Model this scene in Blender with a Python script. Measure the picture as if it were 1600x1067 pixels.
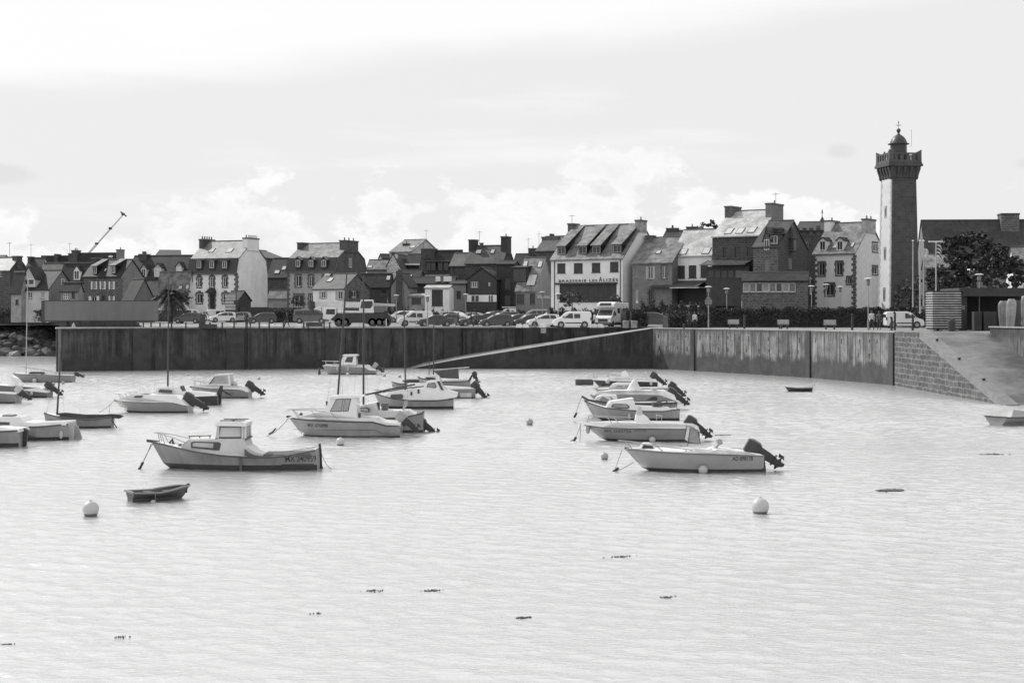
import bpy, bmesh, math, random
from mathutils import Vector, Matrix
from mathutils.bvhtree import BVHTree
for o in list(bpy.data.objects): bpy.data.objects.remove(o)
C = bpy.context.scene.collection
PI = math.pi; R = math.radians
random.seed(7)
# ---------------------------------------------------------------- camera, world, sun, exposure
F = 2400.0; HZ = 494.0; CAMZ = 5.7         # focal length in photo pixels, horizon row, eye height over water
cam_d = bpy.data.cameras.new('camera'); cam = bpy.data.objects.new('camera', cam_d); C.objects.link(cam)
cam.location = (0, 0, CAMZ); cam.rotation_euler = (PI/2, 0, 0)
cam_d.sensor_width = 36; cam_d.lens = 36*F/1600; cam_d.shift_y = -(533.5-HZ)/1600
cam_d.clip_end = 6000; cam_d.clip_start = .5
sc = bpy.context.scene; sc.camera = cam
SUN = Vector((-.57, .46, .68)).normalized()
SUN_EL = math.asin(SUN.z); SUN_AZ = math.atan2(SUN.x, SUN.y)
ld = bpy.data.lights.new('sun', 'SUN'); ld.energy = 3.6; ld.angle = R(.5); ld.color = (1, .995, .985)
lo = bpy.data.objects.new('sun', ld); C.objects.link(lo); lo.rotation_euler = (-SUN).to_track_quat('-Z', 'Y').to_euler()
w = bpy.data.worlds.new('World'); sc.world = w; w.use_nodes = True
nt = w.node_tree; nt.nodes.clear()
def N(nt, t, **k):
    n = nt.nodes.new(t)
    for a, b in k.items():
        if a.startswith('i_'):
            a = a[2:]
            n.inputs[int(a) if a.isdigit() else a.replace('_', ' ')].default_value = b
        else: setattr(n, a, b)
    return n
def math_n(nt, op, a, b=None, c=None, clamp=False):
    n = nt.nodes.new('ShaderNodeMath'); n.operation = op; n.use_clamp = clamp
    for i, v in enumerate((a, b, c)):
        if v is None: continue
        if isinstance(v, (int, float)): n.inputs[i].default_value = v
        else: nt.links.new(v, n.inputs[i])
    return n.outputs[0]
def smooth_n(nt, v, a, b, lo=0., hi=1.):
    n = nt.nodes.new('ShaderNodeMapRange'); n.interpolation_type = 'SMOOTHSTEP'
    nt.links.new(v, n.inputs[0]); n.inputs[1].default_value = a; n.inputs[2].default_value = b
    n.inputs[3].default_value = lo; n.inputs[4].default_value = hi
    return n.outputs[0]
sky = N(nt, 'ShaderNodeTexSky', sky_type='NISHITA', sun_disc=False)
sky.sun_elevation = SUN_EL; sky.sun_rotation = SUN_AZ; sky.dust_density = 2.0
bw = N(nt, 'ShaderNodeRGBToBW'); nt.links.new(sky.outputs[0], bw.inputs[0])
tc = N(nt, 'ShaderNodeTexCoord'); sep = N(nt, 'ShaderNodeSeparateXYZ'); nt.links.new(tc.outputs['Generated'], sep.inputs[0])
el = sep.outputs[2]
# low cumulus bank over the roofs, streaky high cloud above it, a thin veil over everything
mp = N(nt, 'ShaderNodeMapping'); mp.inputs['Scale'].default_value = (1, 1, 1.7); nt.links.new(tc.outputs['Generated'], mp.inputs[0])
n1 = N(nt, 'ShaderNodeTexNoise', i_Scale=9., i_Detail=9., i_Roughness=.62); nt.links.new(mp.outputs[0], n1.inputs['Vector'])
n1b = N(nt, 'ShaderNodeTexNoise', i_Scale=3.2, i_Detail=2., i_Roughness=.5); nt.links.new(tc.outputs['Generated'], n1b.inputs['Vector'])
hgt = math_n(nt, 'ADD', math_n(nt, 'MULTIPLY', n1.outputs[0], .21), math_n(nt, 'SUBTRACT', math_n(nt, 'MULTIPLY', n1b.outputs[0], .07), math_n(nt, 'MULTIPLY', math_n(nt, 'ABSOLUTE', math_n(nt, 'SUBTRACT', sep.outputs[0], .04)), .05)))
edge = math_n(nt, 'SUBTRACT', hgt, el)                     # >0 below the cloud tops
cum = smooth_n(nt, edge, .060, .072)
core = smooth_n(nt, edge, .066, .11)                        # greyer below the bright tops
n2 = N(nt, 'ShaderNodeTexNoise', i_Scale=22., i_Detail=7., i_Roughness=.6); nt.links.new(mp.outputs[0], n2.inputs['Vector'])
mp3 = N(nt, 'ShaderNodeMapping'); mp3.inputs['Scale'].default_value = (1.0, 1.0, 7.); mp3.inputs['Rotation'].default_value = (0, R(-9), 0); nt.links.new(tc.outputs['Generated'], mp3.inputs[0])
n3 = N(nt, 'ShaderNodeTexNoise', i_Scale=2.1, i_Detail=8., i_Roughness=.55, i_Distortion=.3); nt.links.new(mp3.outputs[0], n3.inputs['Vector'])
left = smooth_n(nt, math_n(nt, 'SUBTRACT', math_n(nt, 'MULTIPLY', el, 2.4), sep.outputs[0]), .22, .62)
bandv = math_n(nt, 'ADD', math_n(nt, 'SUBTRACT', el, math_n(nt, 'MULTIPLY', sep.outputs[0], .11)), math_n(nt, 'MULTIPLY', math_n(nt, 'SUBTRACT', n3.outputs[0], .5), .07))
cir = math_n(nt, 'ADD', smooth_n(nt, bandv, .160, .190), math_n(nt, 'MULTIPLY', smooth_n(nt, n3.outputs[0], .57, .70), .7))
base = math_n(nt, 'ADD', math_n(nt, 'MULTIPLY', math_n(nt, 'MINIMUM', bw.outputs[0], 9.), .03), 8.35)
lowmask = smooth_n(nt, el, .0, .02)
val = math_n(nt, 'ADD', base, math_n(nt, 'MULTIPLY', cir, 1.4))
for cx_, cz_, rx_, rz_ in ((-.315, .087, .022, .007), (.208, .105, .011, .006), (.325, .094, .016, .006)):      # small grey cloud scraps
    a_ = math_n(nt, 'POWER', math_n(nt, 'ABSOLUTE', math_n(nt, 'DIVIDE', math_n(nt, 'SUBTRACT', sep.outputs[0], cx_), rx_)), 2.); b_ = math_n(nt, 'POWER', math_n(nt, 'ABSOLUTE', math_n(nt, 'DIVIDE', math_n(nt, 'SUBTRACT', el, cz_), rz_)), 2.)
    d_ = math_n(nt, 'ADD', math_n(nt, 'ADD', a_, b_), math_n(nt, 'MULTIPLY', math_n(nt, 'SUBTRACT', n2.outputs[0], .5), 2.5))
    val = math_n(nt, 'SUBTRACT', val, smooth_n(nt, d_, 1.3, .1, 0., .75))
puff = math_n(nt, 'SUBTRACT', math_n(nt, 'MULTIPLY', math_n(nt, 'SUBTRACT', n2.outputs[0], .2), 2.2), math_n(nt, 'MULTIPLY', core, 1.5))
cumval = math_n(nt, 'ADD', puff, 9.1)
mx = N(nt, 'ShaderNodeMix', data_type='FLOAT'); nt.links.new(cum, mx.inputs[0]); nt.links.new(val, mx.inputs[2]); nt.links.new(cumval, mx.inputs[3])
dt = N(nt, 'ShaderNodeVectorMath', operation='DOT_PRODUCT'); nt.links.new(tc.outputs['Generated'], dt.inputs[0]); dt.inputs[1].default_value = SUN
glow = math_n(nt, 'MULTIPLY', math_n(nt, 'MULTIPLY', smooth_n(nt, dt.outputs['Value'], .1, .9), smooth_n(nt, el, .20, .34)), 2.)          # added sky glow round the sun, above the frame, to brighten the water
upper = smooth_n(nt, el, .45, .95, 0., -2.5)
tot = math_n(nt, 'ADD', math_n(nt, 'ADD', mx.outputs[0], glow), upper)
bg = N(nt, 'ShaderNodeBackground'); nt.links.new(tot, bg.inputs[0]); bg.inputs[1].default_value = .10
out = N(nt, 'ShaderNodeOutputWorld'); nt.links.new(bg.outputs[0], out.inputs[0])
sc.view_settings.view_transform = 'Standard'; sc.view_settings.look = 'None'
sc.view_settings.exposure = 0.0; sc.view_settings.gamma = 1.0; sc.view_settings.use_curve_mapping = False
# ---------------------------------------------------------------- materials (the photograph is black and white: neutral greys)
MATS = {}
def newmat(name):
    m = bpy.data.materials.new(name); m.use_nodes = True
    nt = m.node_tree; return m, nt, nt.nodes['Principled BSDF']
def setv(nt, b, v):
    """scalar socket -> grey base colour"""
    nt.links.new(v, b.inputs['Base Color'])
def M(name, v, rough=.6, var=.25, scale=1.2, metal=0., bump=0., bscale=8., spec=.5, kind='noise', coat=0., streak=0., tide=None):
    key = name; v = max(.040, v*(.52+.48*min(1, v/.5)))
    if key in MATS: return MATS[key]
    m, nt, b = newmat(name)
    b.inputs['Roughness'].default_value = rough; b.inputs['Metallic'].default_value = metal
    b.inputs['Specular IOR Level'].default_value = spec; b.inputs['Coat Weight'].default_value = coat
    tc = N(nt, 'ShaderNodeTexCoord')
    n = N(nt, 'ShaderNodeTexNoise', i_Scale=scale, i_Detail=7., i_Roughness=.65); nt.links.new(tc.outputs['Object'], n.inputs['Vector'])
    f = smooth_n(nt, n.outputs[0], .3, .7, 1-var, 1+var)
    if kind in ('brick', 'slate', 'ashlar', 'rubble', 'blocks'):
        uv = N(nt, 'ShaderNodeUVMap')
        br = N(nt, 'ShaderNodeTexBrick'); nt.links.new(uv.outputs[0], br.inputs['Vector'])
        bwid, bh, ms, mo, c2 = {'brick': (.5, .25, .02, .8, .75), 'slate': (.28, .22, .012, .7, .72), 'ashlar': (.9, .36, .02, 1.25, .8), 'rubble': (.55, .3, .05, 1.3, .5), 'blocks': (1.0, .42, .05, 1.9, .4)}[kind]
        br.inputs['Scale'].default_value = 1.; br.inputs['Brick Width'].default_value = bwid; br.inputs['Row Height'].default_value = bh
        br.inputs['Mortar Size'].default_value = ms; br.inputs['Color1'].default_value = (1, 1, 1, 1); br.inputs['Color2'].default_value = (c2,)*3+(1,)
        br.inputs['Mortar'].default_value = (mo,)*3+(1,); br.inputs['Bias'].default_value = 0.
        if kind in ('rubble', 'blocks'):
            nd = N(nt, 'ShaderNodeTexNoise', i_Scale=1.6, i_Detail=3.); nt.links.new(uv.outputs[0], nd.inputs['Vector'])
            va = N(nt, 'ShaderNodeVectorMath', operation='MULTIPLY_ADD'); nt.links.new(nd.outputs['Color'], va.inputs[0])
            va.inputs[1].default_value = (.35, .35, 0); nt.links.new(uv.outputs[0], va.inputs[2]); nt.links.new(va.outputs[0], br.inputs['Vector'])
        sb = N(nt, 'ShaderNodeRGBToBW'); nt.links.new(br.outputs[0], sb.inputs[0])
        f = math_n(nt, 'MULTIPLY', f, sb.outputs[0])
    if streak:
        mp = N(nt, 'ShaderNodeMapping'); mp.inputs['Scale'].default_value = (1, 1, .09); nt.links.new(tc.outputs['Object'], mp.inputs[0])
        ns = N(nt, 'ShaderNodeTexNoise', i_Scale=1.8, i_Detail=5., i_Roughness=.7); nt.links.new(mp.outputs[0], ns.inputs['Vector'])
        f = math_n(nt, 'MULTIPLY', f, smooth_n(nt, ns.outputs[0], .35, .62, 1-streak, 1.))
    if bump:
        nb = N(nt, 'ShaderNodeTexNoise', i_Scale=bscale, i_Detail=6., i_Roughness=.6); nt.links.new(tc.outputs['Object'], nb.inputs['Vector'])
        bp = N(nt, 'ShaderNodeBump', i_Strength=bump, i_Distance=.05); nt.links.new(nb.outputs[0], bp.inputs['Height']); nt.links.new(bp.outputs[0], b.inputs['Normal'])
    val = math_n(nt, 'MULTIPLY', f, v, clamp=True)
    setv(nt, b, val)
    MATS[key] = m; return m
plaster = M('white_render', .78, .8, .09, .5, streak=.05)
plaster2 = M('grey_render', .44, .8, .12, .8, streak=.2)
plaster3 = M('dull_render', .27, .8, .15, .8, streak=.2)
stone = M('house_stone', .17, .85, .25, 1.5, kind='rubble')
stone_d = M('dark_stone', .105, .85, .25, 1.5, kind='rubble')
quoin_m = M('granite_trim', .17, .8, .2, 2.5)
slate = M('slate_roof', .115, .5, .35, .9, kind='slate', bump=.25, bscale=5, spec=.25)
slate_l = M('lichened_slate_roof', .24, .5, .5, 1.1, kind='slate', bump=.3, bscale=5, spec=.35)
slate_b = M('pale_weathered_slate_roof', .46, .5, .3, .7, kind='slate', bump=.3, bscale=5, spec=.35)
slate_d = M('dark_slate_roof', .06, .6, .3, .9, kind='slate', spec=.15)
slate_v = M('slate_hung_wall', .055, .5, .2, 1., kind='slate')
glass = M('window_glass', .045, .12, .2, .5)
glass_l = M('skylight_glass', .5, .12, .1, .5)
frame_w = M('white_joinery', .72, .5, .06)
shut_d = M('dark_shutters', .05, .6, .15)
shut_g = M('grey_shutters', .42, .6, .1)
dark = M('dark_metal', .045, .45, .15)
black = M('black_rubber', .028, .55, .15)
steel = M('galvanised_steel', .38, .4, .12, metal=.4)
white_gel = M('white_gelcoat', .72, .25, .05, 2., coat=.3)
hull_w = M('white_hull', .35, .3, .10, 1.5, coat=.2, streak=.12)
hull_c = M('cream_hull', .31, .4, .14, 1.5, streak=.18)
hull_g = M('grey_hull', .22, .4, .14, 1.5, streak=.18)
hull_d = M('dark_hull', .05, .4, .2, 1.5)
boot = M('antifouling_paint', .06, .7, .3, 3)
dk = M('deck_paint', .70, .55, .1, 3)
wood = M('varnished_wood', .11, .5, .3, 4)
perspex = M('tinted_window', .10, .1, .2, 2)
rope = M('rope', .22, .9, .2, 9)
canvas = M('canvas_cover', .11, .85, .2, 3)
leafm = M('dark_foliage', .055, .7, .5, .8)
hedgem = M('hedge_foliage', .05, .75, .5, .8)
bark = M('bark', .07, .9, .3, 3)
terra = M('chimney_pot_clay', .12, .8, .2)
skin_m = M('skin', .35, .6, .05)
buoy_m = M('white_buoy', .46, .35, .06, 2)
buoy_g = M('grey_buoy', .36, .45, .1, 4)
# ---------------------------------------------------------------- mesh helper
class MB:
    def __init__(s): s.v = []; s.f = []; s.m = []; s.mi = 0
    def vert(s, p): s.v.append(tuple(p)); return len(s.v)-1
    def face(s, idx): s.f.append(list(idx)); s.m.append(s.mi)
    def poly(s, pts): s.face([s.vert(p) for p in pts])
    def box(s, x0, x1, y0, y1, z0, z1):
        if x0 > x1: x0, x1 = x1, x0
        if y0 > y1: y0, y1 = y1, y0
        if z0 > z1: z0, z1 = z1, z0
        i = [s.vert(p) for p in ((x0,y0,z0),(x1,y0,z0),(x1,y1,z0),(x0,y1,z0),(x0,y0,z1),(x1,y0,z1),(x1,y1,z1),(x0,y1,z1))]
        for q in ((0,3,2,1),(4,5,6,7),(0,1,5,4),(1,2,6,5),(2,3,7,6),(3,0,4,7)): s.face([i[k] for k in q])
        return s
    def loft(s, rings, closed=True, cap=True):
        ids = [[s.vert(p) for p in r] for r in rings]; n = len(rings[0])
        for a, b in zip(ids, ids[1:]):
            for k in range(n if closed else n-1):
                k2 = (k+1) % n; s.face((a[k], a[k2], b[k2], b[k]))
        if cap: s.face(ids[0][::-1]); s.face(ids[-1])
        return s
    def tube(s, pts, r, n=6, cap=True):
        pts = [Vector(p) for p in pts]; rr = r if isinstance(r, (list, tuple)) else [r]*len(pts)
        rings = []; up = None
        for i, p in enumerate(pts):
            d = (pts[min(i+1, len(pts)-1)]-pts[max(i-1, 0)]).normalized()
            a = d.cross(Vector((0, 0, 1)) if abs(d.z) < .9 else Vector((1, 0, 0))).normalized()
            if up is not None:
                a = (up-d*up.dot(d)).normalized()
            up = a; b = d.cross(a)
            rings.append([p+(a*math.cos(2*PI*k/n)+b*math.sin(2*PI*k/n))*rr[i] for k in range(n)])
        return s.loft(rings, cap=cap)
    def lathe(s, prof, n=16, c=(0, 0, 0), axis='z'):
        rings = []
        for r_, z in prof:
            ring = []
            for k in range(n):
                a = 2*PI*k/n; u, v = r_*math.cos(a), r_*math.sin(a)
                ring.append({'z': (c[0]+u, c[1]+v, c[2]+z), 'y': (c[0]+v, c[1]+z, c[2]+u), 'x': (c[0]+z, c[1]+u, c[2]+v)}[axis])
            rings.append(ring)
        return s.loft(rings)
    def extrude(s, poly, a0, a1, axis='x'):
        """2-D polygon extruded along an axis: x -> pts (y,z); y -> pts (x,z); z -> pts (x,y)"""
        def P(p, a): return {'x': (a, p[0], p[1]), 'y': (p[0], a, p[1]), 'z': (p[0], p[1], a)}[axis]
        return s.loft([[P(p, a0) for p in poly], [P(p, a1) for p in poly]])
    def side(s, poly, wf):
        """side profile (x,z) given width by wf(x,z), both sides"""
        return s.loft([[(x, -wf(x, z), z) for x, z in poly], [(x, wf(x, z), z) for x, z in poly]])
    def build(s, name, mats, parent=None, smooth=None, loc=None, bevel=0):
        me = bpy.data.meshes.new(name); me.from_pydata(s.v, [], s.f)
        if not isinstance(mats, (list, tuple)): mats = [mats]
        for m in mats: me.materials.append(m)
        bm = bmesh.new(); bm.from_mesh(me)
        for f, k in zip(bm.faces, s.m): f.material_index = k
        bmesh.ops.remove_doubles(bm, verts=bm.verts, dist=1e-5)
        bmesh.ops.recalc_face_normals(bm, faces=bm.faces)
        uv = bm.loops.layers.uv.new('UVMap'); bm.normal_update()
        for f in bm.faces:
            n = f.normal
            t = Vector((1, 0, 0)) if abs(n.z) > .99 else Vector((0, 0, 1)).cross(n).normalized()
            b = n.cross(t)
            for l in f.loops: l[uv].uv = (l.vert.co.dot(t), l.vert.co.dot(b))
        bm.to_mesh(me); bm.free()
        if smooth is not None:
            for p in me.polygons: p.use_smooth = True
            me.set_sharp_from_angle(angle=R(smooth))
        o = bpy.data.objects.new(name, me); C.objects.link(o)
        if parent is not None: o.parent = parent
        if loc is not None: o.location = loc
        if bevel:
            md = o.modifiers.new('bevel', 'BEVEL'); md.width = bevel; md.segments = 2; md.limit_method = 'ANGLE'; md.angle_limit = R(35)
        return o
def tag(o, label=None, cat=None, group=None, kind=None):
    for k, v in (('label', label), ('category', cat), ('group', group), ('kind', kind)):
        if v: o[k] = v
    return o
def empty(name, loc, rz, label, cat, group=None):
    o = bpy.data.objects.new(name, None); C.objects.link(o); o.location = loc; o.rotation_euler = (0, 0, rz); o.empty_display_size = .3
    return tag(o, label, cat, group)
def Xp(px, Y): return (px-800)*Y/F
def Zp(py, Y): return CAMZ-(py-HZ)*Y/F
def Yw(py, z=0.): return (CAMZ-z)*F/(py-HZ)       # distance of a surface at height z seen on row py
def lerp(a, b, t): return a+(b-a)*t
def interp(pts, x):
    pts = sorted(pts)
    if x <= pts[0][0]: return pts[0][1]
    for (a, b), (c, d) in zip(pts, pts[1:]):
        if x <= c: return b+(d-b)*(x-a)/(c-a)
    return pts[-1][1]
def text_mesh(txt, size, name, mat, parent, place, spacing=1.0, bold=.0):
    cu = bpy.data.curves.new(name, 'FONT'); cu.body = txt; cu.size = size; cu.space_character = spacing; cu.resolution_u = 3
    cu.offset = bold; cu.extrude = .006
    t = bpy.data.objects.new(name, cu); C.objects.link(t)
    dg = bpy.context.evaluated_depsgraph_get(); me = bpy.data.meshes.new_from_object(t.evaluated_get(dg))
    bpy.data.objects.remove(t)
    for v in me.vertices: v.co = place(v.co.x, v.co.y, v.co.z)
    me.name = name; me.materials.clear(); me.materials.append(mat)
    o = bpy.data.objects.new(name, me); C.objects.link(o); o.parent = parent
    return o
# ---------------------------------------------------------------- ground, water, quays
QZ = 4.4
def gz(Y): return QZ+.55*min(1, max(0, (Y-180)/60.))
def water():
    import numpy as np
    m, nt, b = newmat('harbour_water')
    tc = N(nt, 'ShaderNodeTexCoord')
    b.inputs['Base Color'].default_value = (WB, WB, WB, 1); b.inputs['Roughness'].default_value = .2
    b.inputs['IOR'].default_value = 2.0; b.inputs['Metallic'].default_value = WM
    hs = []
    for sc_, rx, det, wgt in (((5., 9.0, 1), 0, 4., 1.), ((14., 26., 1), -8, 2., .3)):
        mp = N(nt, 'ShaderNodeMapping'); mp.inputs['Scale'].default_value = sc_; mp.inputs['Rotation'].default_value = (0, 0, R(rx))
        nt.links.new(tc.outputs['Object'], mp.inputs[0])
        n = N(nt, 'ShaderNodeTexNoise', i_Scale=1., i_Detail=det, i_Roughness=.6, i_Distortion=.4); nt.links.new(mp.outputs[0], n.inputs['Vector'])
        hs.append(math_n(nt, 'MULTIPLY', n.outputs[0], wgt))
    bp = N(nt, 'ShaderNodeBump', i_Strength=.6, i_Distance=.04); nt.links.new(math_n(nt, 'ADD', hs[0], hs[1]), bp.inputs['Height']); nt.links.new(bp.outputs[0], b.inputs['Normal'])
    rng = np.random.RandomState(5); V_, F_ = [], []; off = 0
    comps = []
    for k in range(64):
        lam = .16*(1.25/.16)**(rng.rand()**1.05); th = rng.normal(1.25, .55); comps.append((2*math.pi/lam, th, rng.rand()*6.283, lam))
    def grid(x0, x1, y0, y1, dx, dy, lmin):
        nonlocal off
        nx, ny = int((x1-x0)/dx)+1, int((y1-y0)/dy)+1
        X, Y = np.meshgrid(np.linspace(x0, x1, nx), np.linspace(y0, y1, ny)); Z = np.zeros_like(X); nc = sum(1 for c in comps if c[3] >= lmin)
        for kk, th, ph, lam in comps:
            if lam < lmin: continue
            Z += SL*math.sqrt(2./64)*(64/nc)**.4/kk*np.sin(kk*(X*math.cos(th)+Y*math.sin(th))+ph)*(1.+.0*X)
        calm = .72+.28*np.sin(X*.11+1.3*np.sin(Y*.07))*np.sin(Y*.16+X*.05)
        edge = np.clip(np.minimum(np.minimum(X-x0, x1-X), np.minimum(Y-y0, y1-Y))/.6, 0, 1)
        Z *= calm*edge
        V_.append(np.stack([X.ravel(), Y.ravel(), Z.ravel()], 1))
        i = (np.arange(ny-1)[:, None]*nx+np.arange(nx-1)[None, :]).ravel()+off
        F_.append(np.stack([i, i+1, i+nx+1, i+nx], 1)); off += nx*ny
    grid(-27, 27, 22, 66, .036, .032, .15); grid(-66, 42, 66, 180, .11, .08, .38)
    def flat(x0, x1, y0, y1):
        nonlocal off
        V_.append(np.array([(x0, y0, 0), (x1, y0, 0), (x1, y1, 0), (x0, y1, 0)], float)); F_.append(np.arange(4)[None, :]+off); off += 4
    flat(-900, 900, -30, 22); flat(-900, -27, 22, 66); flat(27, 900, 22, 66); flat(-900, -66, 66, 180); flat(42, 900, 66, 180); flat(-900, 900, 180, 900)
    V_ = np.concatenate(V_).astype(np.float32); F_ = np.concatenate(F_).astype(np.int32); n = len(F_)
    me = bpy.data.meshes.new('water'); me.vertices.add(len(V_)); me.vertices.foreach_set('co', V_.ravel()); me.loops.add(n*4); me.loops.foreach_set('vertex_index', F_.ravel())
    me.polygons.add(n); me.polygons.foreach_set('loop_start', np.arange(0, n*4, 4, dtype=np.int32)); me.polygons.foreach_set('use_smooth', np.ones(n, bool)); me.update(calc_edges=True)
    me.materials.append(m); o = bpy.data.objects.new('water', me); C.objects.link(o)
    return tag(o, 'pale rippled harbour water at low tide', None, None, 'structure')
WB, WM, SL = .63, .62, .105
water()
# edge lines of the quay (water side), left to right
A = (Xp(88, 159), 159.); B1 = (Xp(1020, 180), 180.); D = (Xp(1020, 167), 167.)
E1 = (Xp(1085, 160), 160.); E2 = (Xp(1266, 142.), 142.); E3 = (31.5, 126.7); G0 = (31.5, 118.7); G1 = (31.5, 98.4)
H0 = (36.1, 118.7); H1 = (37.0, 60.)
ground_m = M('quay_asphalt', .24, .6, .25, .35, bump=.2, bscale=3.)
conc_top = M('quay_coping', .34, .6, .2, 1.2)
def quay_mat(name, up, low, tide_z, pan, holes=False):
    m, nt, b = newmat(name); b.inputs['Roughness'].default_value = .8
    tc = N(nt, 'ShaderNodeTexCoord'); sp = N(nt, 'ShaderNodeSeparateXYZ'); nt.links.new(tc.outputs['Object'], sp.inputs[0])
    mp = N(nt, 'ShaderNodeMapping'); mp.inputs['Scale'].default_value = (1, 1, .07); nt.links.new(tc.outputs['Object'], mp.inputs[0])
    ns = N(nt, 'ShaderNodeTexNoise', i_Scale=1.3, i_Detail=8., i_Roughness=.75); nt.links.new(mp.outputs[0], ns.inputs['Vector'])
    ng = N(nt, 'ShaderNodeTexNoise', i_Scale=.8, i_Detail=8., i_Roughness=.7); nt.links.new(tc.outputs['Object'], ng.inputs['Vector'])
    z = math_n(nt, 'ADD', sp.outputs[2], math_n(nt, 'MULTIPLY', math_n(nt, 'SUBTRACT', ns.outputs[0], .5), 2.4))
    z = math_n(nt, 'ADD', z, math_n(nt, 'MULTIPLY', math_n(nt, 'SUBTRACT', ng.outputs[0], .5), 1.4))
    t = smooth_n(nt, z, tide_z-.3, tide_z+.4)
    nf = N(nt, 'ShaderNodeTexNoise', i_Scale=4.5, i_Detail=6., i_Roughness=.7); nt.links.new(mp.outputs[0], nf.inputs['Vector'])
    u = math_n(nt, 'MULTIPLY', smooth_n(nt, ns.outputs[0], .38, .56, .35, 1.1), smooth_n(nt, nf.outputs[0], .36, .55, .55, 1.1))
    g = smooth_n(nt, ng.outputs[0], .3, .7, .6, 1.35)
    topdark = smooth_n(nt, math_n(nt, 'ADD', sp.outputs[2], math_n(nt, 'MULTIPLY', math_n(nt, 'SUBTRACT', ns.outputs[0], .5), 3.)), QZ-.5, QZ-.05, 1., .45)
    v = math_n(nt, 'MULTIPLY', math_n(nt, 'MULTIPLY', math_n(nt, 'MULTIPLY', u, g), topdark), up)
    # vertical panel joints: darker stripes
    wv = N(nt, 'ShaderNodeTexWave', wave_type='BANDS', bands_direction='X', i_Scale=pan, i_Distortion=0.); nt.links.new(tc.outputs['Object'], wv.inputs[0])
    v = math_n(nt, 'MULTIPLY', v, smooth_n(nt, wv.outputs[1], .0, .06, .4, 1.))
    lowv = math_n(nt, 'MULTIPLY', g, low)
    mx = N(nt, 'ShaderNodeMix', data_type='FLOAT'); nt.links.new(t, mx.inputs[0]); nt.links.new(lowv, mx.inputs[2]); nt.links.new(v, mx.inputs[3])
    setv(nt, b, mx.outputs[0]); return m
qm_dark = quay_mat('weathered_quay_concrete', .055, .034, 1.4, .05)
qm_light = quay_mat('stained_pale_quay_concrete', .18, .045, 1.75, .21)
qm_ramp = quay_mat('slipway_side_concrete', .036, .03, 1.4, .05)
stonewall = M('wet_granite_blocks', .11, .6, .45, 1.2, kind='blocks', bump=.5, bscale=4)
def vwall(name, a, b, z0, z1, mat, th=1.2, label=None, cat='quay wall', z0b=None, z1b=None, kind=None):
    """vertical wall slab from plan point a to b (water side face on the line), thickness inland"""
    a = Vector((a[0], a[1], 0)); b = Vector((b[0], b[1], 0)); d = (b-a); L = d.length; ang = math.atan2(d.y, d.x)
    mb = MB(); z0b = z0 if z0b is None else z0b; z1b = z1 if z1b is None else z1b
    mb.loft([[(0, 0, z0), (0, th, z0), (0, th, z1), (0, 0, z1)], [(L, 0, z0b), (L, th, z0b), (L, th, z1b), (L, 0, z1b)]])
    o = mb.build(name, mat); o.location = (a.x, a.y, 0); o.rotation_euler = (0, 0, ang)
    if label: tag(o, label, cat)
    if kind: o['kind'] = kind
    return o, L
# land: one sheet behind the quay edge reaching the horizon, with the inland rise
land = MB()
edge_pts = [(-900., 235.), (-70., 228.), (-50., 205.), (A[0]-.0, A[1]+.6), (B1[0]+.5, B1[1]+.6), (D[0]+.6, D[1]+.5), (E1[0]+.4, E1[1]+.5), (E2[0]+.5, E2[1]+.4), (E3[0]+.5, E3[1]+.1), (G0[0]+.5, G0[1]), (H0[0], H0[1]), (H0[0]+1.2, H0[1]), (H1[0]+1.2, H1[1]), (H1[0]+1.2, -25.), (900., -25.)]
rows = [None, 180., 240., 900.]
cols = []
for (x, y) in edge_pts:
    ys = [y]+[max(r, y+.1+.1*i) for i, r in enumerate((180., 240., 900.))]
    cols.append([land.vert((x, yy, QZ-.02 if i == 0 else gz(yy)-.02)) for i, yy in enumerate(ys)])
for c0, c1 in zip(cols, cols[1:]):
    for i in range(3): land.face((c0[i], c1[i], c1[i+1], c0[i+1]))
tag(land.build('ground', ground_m), 'pale asphalt quay and car park', None, None, 'structure')
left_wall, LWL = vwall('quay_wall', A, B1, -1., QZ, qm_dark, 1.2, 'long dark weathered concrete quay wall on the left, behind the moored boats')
vwall('quay_end_wall', (A[0]-.5, A[1]+40), (A[0]-.02, A[1]+.05), -1., QZ-.01, M('pale_end_concrete', .2, .8, .3, 1., streak=.3), .5, 'pale narrow end face of the quay beside the boulders', 'quay wall')
for tx in (.115, .26, .42, .50, .62, .76, .88):
    mb = MB(); x = LWL*tx; mb.box(x, x+1.9, -.22, .0, -1, QZ-.06); mb.box(x+2.3, x+2.5, -.12, 0, -1, QZ-.4)
    mb.build('buttress', M('dark_buttress', .04, .8, .3, 1), left_wall)
# coping stone kerb on top of the left quay
def coping(a, b, w_, h, mat, label, off=0., z=QZ):
    o, L = vwall('coping', (a[0], a[1]), (b[0], b[1]), z+.004, z+h, mat, w_, label, 'kerb'); return o
coping((A[0], A[1]-.12), (B1[0]-13.0, B1[1]-.9), .7, .16, M('pale_coping', .42, .6, .2, 1.), 'pale stone coping along the edge of the long dark quay wall')  # one even pale stone tone along the whole coping
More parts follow.
